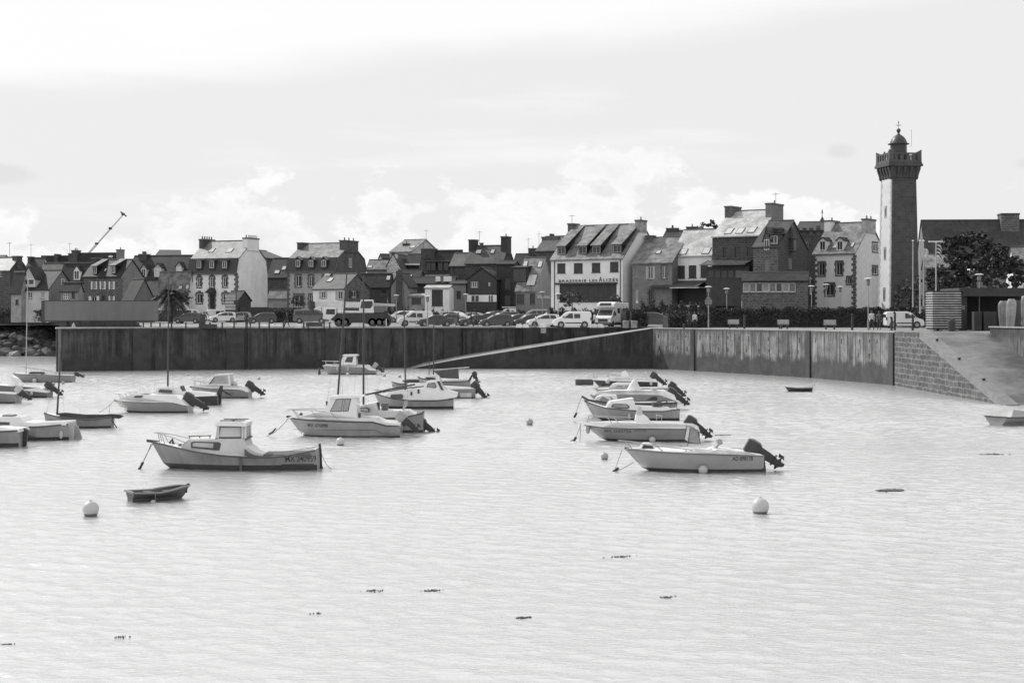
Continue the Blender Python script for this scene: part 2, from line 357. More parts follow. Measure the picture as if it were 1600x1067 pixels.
# centre slipway
RX0 = Xp(632, 166.5)
ramp = MB()
Ra = (RX0, 166.5); Rb = D
W_ = 8.
zs = [(0., -.25), (.06, .25), (.2, .95), (1., QZ-.02)]
xs = [lerp(Ra[0], Rb[0], t) for t, _ in zs]; ysf = [lerp(Ra[1], Rb[1], t) for t, _ in zs]
top_f = [(x, y, z) for x, y, (t, z) in zip(xs, ysf, zs)]; top_b = [(x+.4, y+W_, z+.48*(1-t)+.02) for x, y, (t, z) in zip(xs, ysf, zs)]
for i in range(3):
    ramp.mi = 0; ramp.poly([top_f[i], top_f[i+1], top_b[i+1], top_b[i]])
    ramp.mi = 1; ramp.poly([(top_f[i][0], top_f[i][1], -1.2), (top_f[i+1][0], top_f[i+1][1], -1.2), top_f[i+1], top_f[i]])
ramp.mi = 0; ramp.poly([top_f[3], (D[0]+5, D[1]+1.0, QZ+.003), (B1[0]+5, B1[1]+3, QZ+.006), top_b[3]])
tag(ramp.build('slipway', [M('slipway_concrete', .30, .55, .2, .9), qm_ramp]), 'long narrow pale slipway sloping down to the left across the quay wall', 'slipway')
# right quay wall in three runs, with dark pile recesses
pv = D
segs = [(D, E1), (E1, E2), (E2, E3)]
rw = empty('quay_wall', (D[0], D[1], 0), 0, 'tall pale streaked concrete quay wall on the right with dark weed below', 'quay wall')
def rel(o, root):
    bpy.context.view_layer.update(); o.parent = root; o.location = Vector(o.location)-Vector(root.location)
for i, (a, b) in enumerate(segs):
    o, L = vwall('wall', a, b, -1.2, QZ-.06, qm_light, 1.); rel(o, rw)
    o2, _ = vwall('coping', (a[0], a[1]-.08), (b[0], b[1]-.08), QZ-.055, QZ+.03, conc_top, .9); rel(o2, rw)
    mb = MB()
    mb.box(L-.55, L+.1, -.16, .0, -1, QZ-.1)
    k = 1.2
    while k < L-1.5:
        for zz in (3.3, 2.1):
            if random.random() < .75: q = k+random.uniform(-.3, .3); mb.box(q, q+.16, -.02, .0, zz+random.uniform(-.15, .15), zz+.42)
        k += 1.7
    o3 = mb.build('pile', black); o3.location = (a[0], a[1], 0); o3.rotation_euler = (0, 0, math.atan2(b[1]-a[1], b[0]-a[0])); rel(o3, rw)
# stone side wall of the near slipway, the slipway itself and its parapet
sw = MB()
sw.extrude([(E3[1]+.0, -1.2), (E3[1]+.0, QZ-.02), (G0[1], QZ-.02), (G1[1]-.4, -.02), (G1[1]-1.5, -1.2)], 31.5, 32.2, 'x')
tag(sw.build('stone_wall', stonewall), 'rough dark granite block wall holding the near slipway', 'stone wall')
rp = MB()
def rz(y): return QZ-.0-(G0[1]-y)*(QZ/(G0[1]-G1[1]))
rp.poly([(32.25, G0[1]+.0, QZ-.01), (32.25, G1[1]-6, rz(G1[1]-6)), (37.4, G1[1]-6, rz(G1[1]-6)), (37.4, G0[1], QZ-.01)])
rp.poly([(32.25, G0[1]+.0, QZ-.01), (37.4, G0[1]+.0, QZ-.01), (37.4, G0[1]+8, QZ+.004), (32.25, G0[1]+8, QZ+.004)])
tag(rp.build('near_slipway', M('wet_slipway_paving', .165, .5, .6, .35, kind='brick', bump=.3, bscale=2)), 'wide stone slipway running down to the water beneath the striped stack', 'slipway')
kb = MB(); kb.loft([[(31.48, G0[1], QZ-.4), (32.3, G0[1], QZ-.4), (32.3, G0[1], QZ+.16), (31.48, G0[1], QZ+.16)], [(31.48, G1[1]-.6, -.5), (32.3, G1[1]-.6, -.5), (32.3, G1[1]-.6, .05), (31.48, G1[1]-.6, .05)]])
tag(kb.build('slipway_kerb', M('pale_kerb_stone', .22, .6, .2, 1.5)), 'pale raised stone kerb along the water side of the near slipway', 'kerb')
pp = MB(); pp.extrude([(G0[1]+.2, QZ-.1), (G0[1]+.2, QZ+.42), (60, QZ+.42), (60, -2), (G1[1]-6, -2)], 37.0, 37.5, 'x')
pp2 = pp.build('parapet_wall', quay_mat('parapet_concrete', .11, .05, .3, .3)); tag(pp2, 'streaked grey parapet wall on the far right of the near slipway', 'wall')
mb = MB(); mb.box(36.98, 37.0, 108.5, 108.75, 2.9, 3.7); mb.build('sign_plate', frame_w, pp2)
mb = MB(); mb.box(36.9, 37.6, 60, G0[1]+.3, QZ+.424, QZ+.52); mb.build('coping', conc_top, pp2)
for i, t in enumerate((.17, .45, .73)):
    y = lerp(G0[1], G1[1], t); mb = MB(); mb.lathe([(.09, 0), (.07, .12), (.13, .16), (.12, .24)], 10, (31.9, y, lerp(QZ+.14, .05, t)))
    tag(mb.build('mooring_bollard', dark), ('topmost', 'middle', 'lowest')[i]+' of three small iron bollards on the pale slipway kerb', 'bollard', 'bollards on the slipway kerb')
# ---------------------------------------------------------------- boats
def stretch(px0, px1, s): return (px1-px0)/s
class Boat:
    """bow to the left in the photograph unless flip; profile points are read as photo pixels at the boat's own distance"""
    def __init__(s, name, label, xs, xb, yw, hb, sheer, rake, yaw=0., flip=False, group='boats moored in the harbour', cat='boat', hull=hull_w,
                 bootz=.13, sf=.85, pb=2.2, kw=.78, flare=.9, deck_from=.45, deckm=None, cock=True, chine=None, low=boot, draft=.3, rail_m=None, rail_r=.028, trans_rake=0.):
        s.Yn = Yw(yw); s.s = F/s.Yn; s.xs = xs; s.yw = yw; s.sg = 1 if flip else -1
        s.yaw = R(yaw)
        s.L = abs(xb-xs)/s.s/max(.3, math.cos(s.yaw)); s.hb = hb; Yc = s.Yn+hb*.8
        wx = Xp(xs, Yc); s.wx = wx; s.Yp = s.Yn+.15*hb
        rz = (PI if not flip else 0)+s.yaw
        if abs(s.yaw) > .3: s.Yp = Yc
        s.root = empty(name, (wx, Yc, 0), rz, label, cat, group)
        s.sheer = sorted([(s.X(px), s.Z(py)) for px, py in sheer]); rake = rake/s.s
        s.b = lambda x: s._b(x/s.L, sf, pb)
        n = 26; rows = [(-draft, .0), (-draft*.85, .55), (-.04, .95), (bootz, 1.0), (None, 1)]
        mb = MB(); grid = []
        for side in (-1, 1):
            g = []
            for i in range(n+1):
                t = i/n; t = 1-(1-t)**1.35 if t > 0 else 0; x = t*s.L; b = s.b(x); zs_ = interp(s.sheer, x); bw = b*lerp(kw, kw*.55, max(0, (t-.45)/.55)**1.3)
                st = [(-draft*(1-t**4), 0.), (-draft*.8*(1-t**4), .6*bw), (-.03, .97*bw), (bootz, bw)]
                for q in (.3, .6, .85, 1.): st.append((lerp(bootz, zs_, q), lerp(bw, b, q**flare)))
                col = []
                for z, y in st:
                    xx = x-rake*(1-max(0, z)/zs_)*t**5-(rake*.3*(1 if z < 0 else 0))*t**5+trans_rake*(1-t)**8*(1-max(0, z)/zs_)
                    col.append(mb.vert((xx, side*y, z)))
                g.append(col)
            grid.append(g)
            for i in range(n):
                for j in range(7):
                    mb.mi = 1 if j < 3 else 0
                    a, b_, c, d = g[i][j], g[i+1][j], g[i+1][j+1], g[i][j+1]; mb.face((a, b_, c, d))
        mb.mi = 0
        st0 = grid[0][0]+grid[1][0][::-1]; mb.mi = 0; mb.face(st0)
        s.hullv = (list(mb.v), [f for f in mb.f if len(f) == 4])
        s.bvh = BVHTree.FromPolygons([Vector(v) for v in mb.v], s.hullv[1])
        s.hull = mb.build('hull', [hull, low], s.root, smooth=40)
        s.Yp = s.Yn+.5*hb if abs(s.yaw) < .3 else Yc
        # deck
        s.deckm = deckm or white_gel; mb = MB(); tf = deck_from*s.L if cock else 0
        N_ = 20
        for i in range(N_):
            x0, x1 = s.L*i/N_, s.L*(i+1)/N_
            def pt(x, y, dz=0): return (x, y, interp(s.sheer, x)+.004+dz)
            b0, b1 = s.b(x0), s.b(x1)
            if x0 >= tf-1e-6 or not cock:
                for sd in (-1, 1): mb.poly([pt(x0, 0, .05), pt(x1, 0, .05), pt(x1, sd*b1), pt(x0, sd*b0)])
            else:
                for sd in (-1, 1):
                    i0, i1 = b0-.16, b1-.16
                    mb.poly([pt(x0, sd*i0), pt(x1, sd*i1), pt(x1, sd*b1), pt(x0, sd*b0)])
                    mb.poly([(x0, sd*i0*kw*.88, .16), (x1, sd*i1*kw*.88, .16), pt(x1, sd*i1), pt(x0, sd*i0)])
                q0, q1 = (b0-.16)*kw*.88, (b1-.16)*kw*.88; mb.poly([(x0, -q0, .16), (x1, -q1, .16), (x1, q1, .16), (x0, q0, .16)])
        if cock:
            zt = interp(s.sheer, 0); b0 = s.b(0)-.16
            mb.loft([[(xx, -b0*kw*.85, .18), (xx, b0*kw*.85, .18), (xx, b0, zt-.03), (xx, -b0, zt-.03)] for xx in (.07, .14)])
            zt = interp(s.sheer, tf); b0 = s.b(tf)-.15; mb.loft([[(xx, -b0*kw*.85, .18), (xx, b0*kw*.85, .18), (xx, b0, zt), (xx, -b0, zt)] for xx in (tf, tf+.04)])
        mb.build('deck', s.deckm, s.root)
        if rail_m:
            for sd in (-1, 1):
                mb = MB(); mb.tube([(x, sd*(s.b(x)+.005), interp(s.sheer, x)-.01) for x in [s.L*(1-(1-k/22)**1.35) for k in range(23)]], rail_r, 5); mb.build('rubbing_strake', rail_m, s.root)
    def _b(s, t, sf, pb):
        t = min(1, max(0, t))
        if t < .42: return s.hb*(sf+(1-sf)*math.sin(PI/2*t/.42))
        return max(.0, s.hb*(1-((t-.42)/.58)**pb))
    def X(s, px): return (Xp(px, s.Yp)-s.wx)*s.sg
    def Z(s, py): return Zp(py, s.Yp)
    def P(s, pts): return [(s.X(x), s.Z(y)) for x, y in pts]
    def side(s, name, pts, wb, wt, mat, parent=None, smooth=None, bevel=0):
        """prism from a side profile; half width goes from wb at the lowest to wt at the highest point, never outside the hull"""
        p = s.P(pts); z0 = min(z for _, z in p); z1 = max(z for _, z in p)
        wf = lambda x, z: min(lerp(wb, wt, (z-z0)/(z1-z0+1e-6)), max(.05, s.b(min(x, s.L))-.06) if x > s.L*.4 else 9)
        s.wf = wf; s.prof = p
        mb = MB(); mb.side(p, wf); return mb.build(name, mat, parent or s.root, smooth=smooth, bevel=bevel)
    def pane(s, pts, mat=None, wf=None, parent=None, name='window', out=.012):
        p = s.P(pts); wf = wf or s.wf; o = None
        for sd in (-1, 1):
            mb = MB(); a = [(x, sd*(wf(x, z)-.01), z) for x, z in p]; b = [(x, sd*(wf(x, z)+out), z) for x, z in p]
            mb.loft([a, b]); o = mb.build(name, mat or perspex, parent or s.root)
        return o
    def band(s, pts, mat, w, t=.02, name='windscreen'):
        p = s.P(pts); mb = MB()
        for (a, b) in zip(p, p[1:]): mb.loft([[(a[0], -w, a[1]), (a[0], w, a[1])], [(b[0], -w, b[1]), (b[0], w, b[1])]], closed=False, cap=False)
        return mb.build(name, mat, s.root)
    def rail(s, top, posts, inset=.08, r=.016, name='bow_rail', mat=None, meet=True):
        p = s.P(top); mb = MB()
        L_, R_ = [], []
        for x, z in p:
            y = max(.03, s.b(min(x, s.L*.985))-inset) if x < s.L*.99 else .05
            L_.append((x, -y, z)); R_.append((x, y, z))
        path = L_[::-1]+R_ if p[0][0] > p[-1][0] else L_+R_[::-1]
        mb.tube(path, r, 5)
        for (xa, ya), (xb, yb) in posts:
            (x0, z0), (x1, z1) = s.P([(xa, ya), (xb, yb)])
            for sd in (-1, 1): mb.tube([(x0, sd*max(.03, s.b(min(x0, s.L*.97))-inset), z0), (x1, sd*max(.03, s.b(min(x1, s.L*.97))-inset), z1)], r, 5)
        return mb.build(name, mat or steel, s.root)
    def tubes(s, name, lines, r, mat, y=0., n=6, parent=None):
        if name in ('window_post', 'stern_rail', 'seat_rail', 'cleat') and len(lines) > 1:
            for ln in lines: s.tubes(name, [ln], r, mat, y, n, parent)
            return
        mb = MB()
        for ln in lines:
            mb.tube([(s.X(q[0]), (q[2] if len(q) > 2 else y), s.Z(q[1])) for q in ln], r, n)
        return mb.build(name, mat, parent or s.root, smooth=60)
    def text(s, txt, px0, px1, pyc, h, mat=None, name='registration', side=1, bold=0.):
        """lettering laid on the hull side nearest the viewer; size and place from pixel extents"""
        size = h/s.s/.70; yp_ = s.Yp; s.Yp = s.Yn+.1*s.hb
        yy = 1 if s.sg < 0 else -1
        def place(u, v, w_):
            x = s.X(px0)+(u*k)*(s.sg); z = s.Z(pyc)+v-h/s.s/2
            hit = s.bvh.ray_cast(Vector((x, yy*6, z)), Vector((0, -yy, 0)))
            y = hit[0].y if hit[0] else yy*s.b(x)*.9
            return (x, y+yy*(.006+w_*.5), z)
        k = 1.
        cu = bpy.data.curves.new('t', 'FONT'); cu.body = txt; cu.size = size; t = bpy.data.objects.new('t', cu); C.objects.link(t); bpy.context.view_layer.update()
        wdt = t.dimensions.x; bpy.data.objects.remove(t); k = (px1-px0)/s.s/max(wdt, .01)
        o_ = text_mesh(txt, size, name, mat or dark, s.root, place, 1., bold); s.Yp = yp_; return o_
    def mast(s, px0, py0, px1, py1, r=.05, y=0., mat=None, stays=()):
        a = (s.X(px0), y, s.Z(py0)); b = (s.X(px1), y, s.Z(py1)); mb = MB(); mb.tube([a, b], [r, r*.6], 8); o = mb.build('mast', mat or s.mastm, s.root, smooth=60)
        mb = MB(); z1 = s.Z(py1)*.96
        xs_ = s.X(px0)
        for px, sd in ((None, -1), (None, 1)):
            x = xs_-.2; mb.tube([(x, sd*s.b(x)*.95, interp(s.sheer, x)), (b[0], 0, z1)], .006, 3)
        mb.tube([(s.L*.97, 0, interp(s.sheer, s.L*.97)), (b[0], 0, z1)], .006, 3)
        mb.build('rigging', dark, s.root)
        return o
    mastm = None
    def motor(s, px, py, size=1., tilt=55, cowl=None, y=0., leg=None):
        """outboard hung on the transom: px,py is the centre of its cowling; tilt swings the leg out of the water"""
        h = size*1.03; cw = cowl or dark; lg = leg or dark
        M_ = Matrix.Translation((s.X(px), y, s.Z(py))) @ Matrix.Rotation(R(tilt), 4, 'Y')      # local: +x forward, leg down -z
        def xf(mb): mb.v = [tuple(M_ @ Vector(v)) for v in mb.v]; return mb
        mb = MB(); mb.loft([[(-(.04*h+wy)+dx, -wy, z), (.06*h+wy+dx, -wy, z), (.06*h+wy+dx, wy, z), (-(.04*h+wy)+dx, wy, z)] for z, wy, dx in ((-.12*h, .13*h, 0), (-.5*h, .09*h, -.04*h), (-.72*h, .07*h, -.04*h), (-.86*h, .04*h, -.02*h))])
        mb.box(-.22*h, .14*h, -.1*h, .1*h, -.73*h, -.70*h)                                        # cavitation plate
        mb.lathe([(.01, -.2*h), (.06*h, -.1*h), (.065*h, .08*h), (.02*h, .19*h)], 8, (-.02*h, 0, -.88*h), 'x')
        mb.extrude([(-.12*h, -.9*h), (.1*h, -.9*h), (-.02*h, -1.07*h), (-.12*h, -1.07*h)], -.012*h, .012*h, 'y')
        mb.box(.02*h, .24*h, -.12*h, .12*h, -.42*h, -.08*h)                                        # clamp bracket
        o = xf(mb).build('outboard_motor', lg, s.root, smooth=35)
        mb = MB()
        mb.loft([[(-.2*h*a, -.14*h*b_, z), (.2*h*a, -.14*h*b_, z+c), (.24*h*a, 0, z+c), (.2*h*a, .14*h*b_, z+c), (-.2*h*a, .14*h*b_, z), (-.25*h*a, 0, z)] for z, a, b_, c in ((-.22*h, .8, .8, 0), (-.12*h, 1.05, 1.05, 0), (.12*h, 1., 1., 0), (.24*h, .8, .75, -.02*h))])
        c_ = xf(mb).build('cowling', cw, o, smooth=40)
        mb = MB()
        for k in range(3):
            a = 2*PI*k/3; u = Vector((0, math.cos(a), math.sin(a))); v = Vector((.06*h, -math.sin(a)*.06*h, math.cos(a)*.06*h)); c0 = Vector((-.25*h, 0, -.88*h))
            mb.poly([c0-v*.6, c0+v*.6, c0+u*.11*h+v, c0+u*.11*h-v])
        mb.lathe([(.03*h, -.3*h), (.04*h, -.2*h)], 6, (0, 0, -.88*h), 'x')
        xf(mb).build('propeller', black, o)
        return o
    def line(s, px0, py0, px1, py1, y0=0., y1=0., sag=.15, r=.012, name='mooring_line'):
        mb = MB(); a = Vector((s.X(px0), y0, s.Z(py0))); b = Vector((s.X(px1), y1, s.Z(py1))); pts = []
        for k in range(9):
            t = k/8; p = a.lerp(b, t); p.z -= sag*4*t*(1-t)*.5; pts.append(p)
        mb.tube(pts, r, 4); return mb.build(name, rope, s.root)
    def deckbox(s, name, px0, px1, py0, py1, hw, mat, y=0., bevel=.02):
        mb = MB(); mb.box(s.X(px0), s.X(px1), y-hw, y+hw, s.Z(py0), s.Z(py1)); return mb.build(name, mat, s.root, bevel=bevel)
    def fender(s, px, py, r, y=None, mat=None, long=False):
        x, z = s.X(px), s.Z(py); hit = s.bvh.ray_cast(Vector((x, -s.sg*6, max(.15, z))), Vector((0, s.sg, 0)))
        yy = (hit[0].y if hit[0] else 0)-s.sg*r*.9; mb = MB()
        n = 8; pr = [(r*math.sin(PI*k/n)+.001, -r*math.cos(PI*k/n)*(2.2 if long else 1.)) for k in range(n+1)]
        mb.lathe(pr, 12, (x, yy, z)); return mb.build('fender', mat or buoy_m, s.root, smooth=60)
mast_d = M('dark_mast', .07, .4, .1); mast_l = M('pale_mast', .45, .35, .1)
Boat.mastm = mast_d
# 1 the big launch in front
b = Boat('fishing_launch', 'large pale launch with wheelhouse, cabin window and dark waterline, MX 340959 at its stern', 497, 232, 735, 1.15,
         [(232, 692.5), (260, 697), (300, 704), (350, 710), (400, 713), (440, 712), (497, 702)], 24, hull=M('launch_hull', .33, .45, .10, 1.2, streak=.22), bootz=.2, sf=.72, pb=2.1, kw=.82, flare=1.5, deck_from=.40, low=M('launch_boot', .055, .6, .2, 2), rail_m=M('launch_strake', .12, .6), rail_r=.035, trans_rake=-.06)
b.side('cabin', [(388, 711), (372, 711), (340, 709.5), (293, 704.5), (283, 703), (289, 692), (297, 686), (345, 684.5), (384, 684.5), (388, 696), (400, 704), (414, 708), (414, 711)], .78, .62, M('launch_cabin', .5, .4, .08, 2))
cw = b.wf
b.pane([(301, 690), (306, 688.6), (345, 689.5), (348, 692), (346, 702), (338, 702), (302, 698)], M('wood_window_frame', .09, .5))
b.pane([(304, 691.5), (308, 690.4), (336, 691.4), (336, 698.5), (304, 696)], M('pale_curtained_glass', .42, .15), out=.02, name='window_pane')
b.side('wheelhouse', [(340.5, 684), (338, 681), (341, 664.5), (342, 663), (384, 663), (384, 684)], .56, .5, glass_l)
for a, c in (((338.3, 684.5), (341.3, 662.5)), ((343, 684.5), (344.5, 663)), ((380, 684.5), (380, 663)), ((385, 684.5), (385, 663))):
    b.tubes('window_post', [[(a[0], a[1], q), (c[0], c[1], q*.9)] for q in (-.57, .57)], .035, white_gel, n=4)
for q in (-.575, .575): b.tubes('window_frame', [[(345.5, 666, q), (378, 666, q), (378, 682.5, q), (343.5, 682.5, q), (345.5, 666, q)]], .016, dark, n=4)
b.side('seat_back', [(343, 683), (343, 676), (348, 676), (348, 683)], .2, .2, dark)
b.side('wheelhouse_bulkhead', [(372, 683), (374, 667), (380, 667), (380, 683)], .5, .46, M('bulkhead_brown', .16, .5))
b.side('wheelhouse_roof', [(338, 664), (340.5, 659.5), (346, 658), (378, 658), (386, 660), (388, 665), (384, 665.3), (344, 664.5)], .66, .6, white_gel)
b.tubes('roof_rack', [[(344, 656.8, -.4), (383, 656.8, -.4)], [(344, 656.8, .4), (383, 656.8, .4)], [(363, 656.5, -.5), (363, 656.5, .5)]], .02, dark)
b.side('wheelhouse_coaming', [(338, 686), (338, 683.5), (388, 683.5), (388, 686)], .60, .58, M('launch_trim', .12, .5))
b.tubes('hatch_rail', [[(292, 682.3, .1), (328, 681.2, .1)], [(294, 685, .1), (295, 682, .1)], [(310, 685, .1), (310, 681.8, .1)], [(326, 685, .1), (326, 681.4, .1)]], .02, dark)
b.tubes('bowsprit', [[(226, 689.4), (246, 692)]], .06, wood)
b.rail([(238, 677), (248, 677.5), (270, 683), (292, 690)], [((245, 677.5), (248, 692)), ((251, 678), (257, 694))], .06, .016)
b.tubes('cleat', [[(262, 693, 0), (266, 687, 0), (268, 695, 0)], [(276, 698, .2), (282, 695, .2)]], .05, wood)
b.side('cockpit_coaming', [(386, 711), (386, 700), (392, 705.5), (402, 709.3), (414, 710.6), (488, 708.4), (488, 711)], .92, .92, M('cockpit_wood', .15, .55, .2, 3))
b.side('cockpit_cover', [(414, 710.9), (414, 709.4), (486, 707.6), (486, 711)], .8, .8, canvas)
b.tubes('rudder_post', [[(497.5, 694), (499, 706), (500, 733)]], .05, dark, n=6)
b.side('rudder', [(498, 705), (500.5, 712), (501.5, 728), (504, 736), (498, 736)], .04, .04, boot)
b.tubes('keel_band', [[(381, 712.2, 1.13), (381, 733, .95)]], .05, hull_g, n=4)
b.text('MX 340959', 446, 493, 716.3, 9.5, M('lettering_black', .025, .6), bold=.003)
b.tubes('name_board_edge', [[(444, 723, 1.03), (494, 722, .96)]], .018, dark)
b.line(233, 694, 214, 737, 0, .4, .2, .014); b.line(235, 695, 222, 725, 0, .3, -.1, .014); b.line(499, 705, 521, 730, 0, .9, .3)
b.tubes('bow_chain', [[(223, 722, .3), (219, 731, .35), (212, 738, .4)]], .05, M('weedy_chain', .05, .9))
# 2 the dark dinghy, stern towards the left
def dinghy(label, xs, xb, yw, hb, zt, yaw, hull, inner, gun, flip=True, benches=(.3, .62), name='rowing_dinghy', txt=None, rise=1.25, group=None):
    b = Boat(name, label, xs, xb, yw, hb, [(xs, yw-zt), ((xs+xb)/2, yw-zt*.92), (xb, yw-zt*rise)], 12 if abs(xb-xs) > 60 else 4, yaw=yaw, flip=flip, hull=hull, low=hull, bootz=.1, sf=.78, pb=2.3, kw=.6, flare=.6, deck_from=.93, deckm=inner, rail_m=gun, rail_r=.03, draft=.12, group=group or 'rowing dinghies')
    for t in benches:
        x = t*b.L; mb = MB(); mb.box(x-.11, x+.11, -(b.b(x)-.12), b.b(x)-.12, .24, .27); mb.build('bench', inner, b.root)
    mb = MB(); y = b.b(0); z = interp(b.sheer, 0); mb.box(-.05, .01, -y, y, z-.03, z+.03); mb.build('transom_rim', gun, b.root)
    return b
b = dinghy('small dark rowing dinghy with a pale rim, floating in front of the launch', 203, 286, 786, .5, 18, 33, M('dinghy_hull', .05, .5, .2, 2), M('dinghy_inside', .07, .7, .3, 4), M('dinghy_rim', .26, .6), benches=(.3, .62))
b.tubes('keel_line', [[(233, 789, -.62), (233, 768, -.62)]], .012, rope)
b.fender(232, 785, .1)
# 3 cabin fishing boat
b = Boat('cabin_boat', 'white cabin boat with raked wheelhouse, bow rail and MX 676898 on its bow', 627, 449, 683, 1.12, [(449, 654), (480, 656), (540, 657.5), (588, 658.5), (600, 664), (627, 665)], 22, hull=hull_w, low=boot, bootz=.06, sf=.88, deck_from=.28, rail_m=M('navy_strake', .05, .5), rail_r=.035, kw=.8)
b.side('gunwale', [(447, 653.5), (455, 650.6), (500, 651.5), (588, 652.5), (600, 658), (627, 660), (627, 665.5), (600, 664.8), (588, 659), (540, 658), (480, 656.5)], 1.0, .98, white_gel)
b.side('cabin', [(466, 652), (490, 645), (508, 641.5), (518, 620), (558, 619), (560, 652.5)], .86, .66, white_gel); cw = b.wf
b.pane([(517, 642), (526.5, 623), (538.5, 622), (535.5, 642)], perspex); b.pane([(536.5, 642), (539.5, 622), (550, 622), (546, 641.5)], perspex)
b.pane([(518.5, 641), (527, 624), (537.5, 623), (534.8, 641)], M('clear_side_glass', .36, .08), out=.018, name='window_pane'); b.pane([(537.5, 641), (540.2, 623), (548.5, 623), (545, 640.5)], MATS['clear_side_glass'], out=.018, name='window_pane')
b.side('cabin_roof', [(515.5, 620.5), (517, 618.6), (540, 617.6), (566, 617.6), (568, 619.4), (552, 621.5), (520, 622.4)], .74, .7, white_gel)
b.band([(509.2, 641), (517.2, 623)], MATS['clear_side_glass'], .55)
b.rail([(447, 640.5), (480, 640.2), (510, 641.5)], [((456, 641), (466, 652)), ((488, 641), (498, 652)), ((519, 643), (531, 653))], .05, .018)
b.deckbox('cockpit_seat', 556, 562, 646, 653, .3, canvas)
b.tubes('bow_light', [[(509, 627, 0), (510, 637, 0)]], .05, dark); b.tubes('bow_roller', [[(446, 651.5), (455, 652)]], .06, dark)
b.side('anchor', [(466, 649), (468, 645.5), (471, 646), (471, 649.5)], .1, .1, dark)
b.text('MX 676898', 479, 512, 664.5, 5.2, M('faded_lettering', .09, .6), bold=.004)
b.text('Merry 550', 536, 556, 648, 3.2, M('script_lettering', .12, .6), name='model_script') if False else None
mb = MB(); b.tubes('side_crease', [[(462, 669, 1.02), (500, 670.3, 1.06), (588, 670.5, 1.02), (600, 676, .97), (627, 677.5, .92)]], .012, hull_g, n=4)
b.motor(626, 652, 1.0, 48, buoy_g)
b.line(449, 654, 411, 683, 0, .5, .35, .014); b.tubes('bow_chain', [[(431, 669, .3), (426, 675, .35), (420, 678, .4)]], .04, MATS['weedy_chain'])
# 4 open speedboat
b = Boat('speedboat', 'white open speedboat nearest on the right, AD 898178 by its big dark outboard', 1188, 973, 738, 1.0, [(973, 703), (1020, 705), (1080, 707), (1140, 709), (1188, 711)], 31, hull=M('speedboat_hull', .34, .3, .08, 1., coat=.3), low=M('black_bottom_paint', .045, .5), bootz=.12, sf=.9, deck_from=.42, kw=.82, rail_m=M('grey_strake', .2, .5), rail_r=.03)
b.side('foredeck', [(976, 702.3), (1000, 700.5), (1080, 702.5), (1108, 705), (1112, 703), (1118, 700.5), (1134, 702), (1188, 709), (1188, 711), (1112, 707), (1040, 705)], .85, .7, M('speedboat_deck', .62, .4))
b.side('hatch_cover', [(1001, 700.5), (1004, 694.5), (1008, 692.6), (1016, 692.6), (1020, 695), (1022, 701)], .34, .2, MATS['speedboat_deck'])
b.side('hatch_mount', [(1003, 700), (1006, 695), (1019, 695.5), (1021, 700)], .36, .26, dark)
b.rail([(967, 689), (985, 690.5), (1010, 694.5), (1060, 698.5), (1080, 701)], [((978, 690.5), (988, 701)), ((1024, 695.5), (1034, 703)), ((1068, 699), (1070, 703))], .1, .018)
wsp = [(1073, 688), (1077, 667), (1079, 667), (1090, 671), (1094, 687), (1089, 693), (1073, 691)]
b.side('windscreen', [(1074, 689), (1077.5, 668.5), (1080, 668), (1088, 671.5), (1091, 684), (1092, 692)], .6, .5, M('scratched_screen', .33, .15, .2, 3))
b.tubes('windscreen_frame', [[(1073, 695, q), (1077, 667, q), (1089, 671, q), (1093, 692, q), (1074, 691, q)] for q in (-.6, .6)]+[[(1077, 667, -.6), (1077, 667, .6)]], .016, dark, n=4)
b.side('helm_seat', [(1117, 700), (1122, 694), (1121, 687.5), (1124, 686.5), (1129, 687), (1130, 694), (1124, 696), (1121, 701)], .2, .2, buoy_g)
b.tubes('stern_rail', [[(1145, 708, -.9), (1150, 704, -.9), (1165, 705, -.9), (1175, 708, -.9)], [(1145, 708, .9), (1150, 704, .9), (1165, 705, .9), (1175, 708, .9)]], .016, steel)
b.text('AD 898178', 1143, 1175, 715.4, 6.4, MATS['lettering_black'], bold=.002)
b.fender(1095, 731, .17)
m_ = b.motor(1178, 701, 1.2, 57, dark)
mb = MB(); b.side('motor_stripe', [(1173.5, 706), (1178, 697), (1180, 697.6), (1175.5, 706.6)], .176, .176, buoy_m, parent=m_)
b.side('stern_platform', [(1186, 715), (1192, 715), (1194, 735), (1188, 738)], .75, .75, black)
b.line(973, 704, 961, 733, 0, .3, .0, .012); b.line(990, 722, 961, 736, .3, .4, .05, .012); b.tubes('bow_chain', [[(966, 731, .3), (962, 734, .35), (957, 737, .4)]], .05, MATS['weedy_chain'])
# 5 open boat with centre console
b = Boat('open_boat', 'white open boat with a centre console, MX G43726 along its side, dark raised outboard', 1090, 911, 690, 1.05, [(911, 665), (940, 668), (1000, 669), (1090, 669.5)], 30, hull=M('open_boat_hull', .29, .35, .1, 1.), low=boot, bootz=.1, sf=.9, deck_from=.55, kw=.8, rail_m=M('dark_stripe', .07, .5), rail_r=.02)
b.side('gunwale', [(909, 663.5), (925, 660), (960, 659.5), (1050, 660.5), (1082, 661.5), (1088, 664), (1091, 673), (1078, 668.5), (1000, 667.5), (940, 667)], 1.0, .96, white_gel)
b.side('console', [(993, 661), (994, 650), (997, 647), (1006, 647.5), (1012, 652), (1016, 657), (1018, 661)], .4, .3, white_gel)
b.side('console_windscreen', [(995, 648), (998, 636), (1000, 635.5), (1003, 637), (1004, 648)], .32, .26, glass_l)
b.tubes('seat_rail', [[(1028, 660, -.35), (1028, 650, -.35), (1036, 650, -.35), (1036, 660, -.35)], [(1028, 650, .35), (1036, 650, .35)]], .02, steel)
b.rail([(921, 649.5), (950, 652), (992, 656)], [((921, 649.5), (918, 661)), ((949, 652), (955, 660)), ((961, 653), (965, 660))], .06, .018)
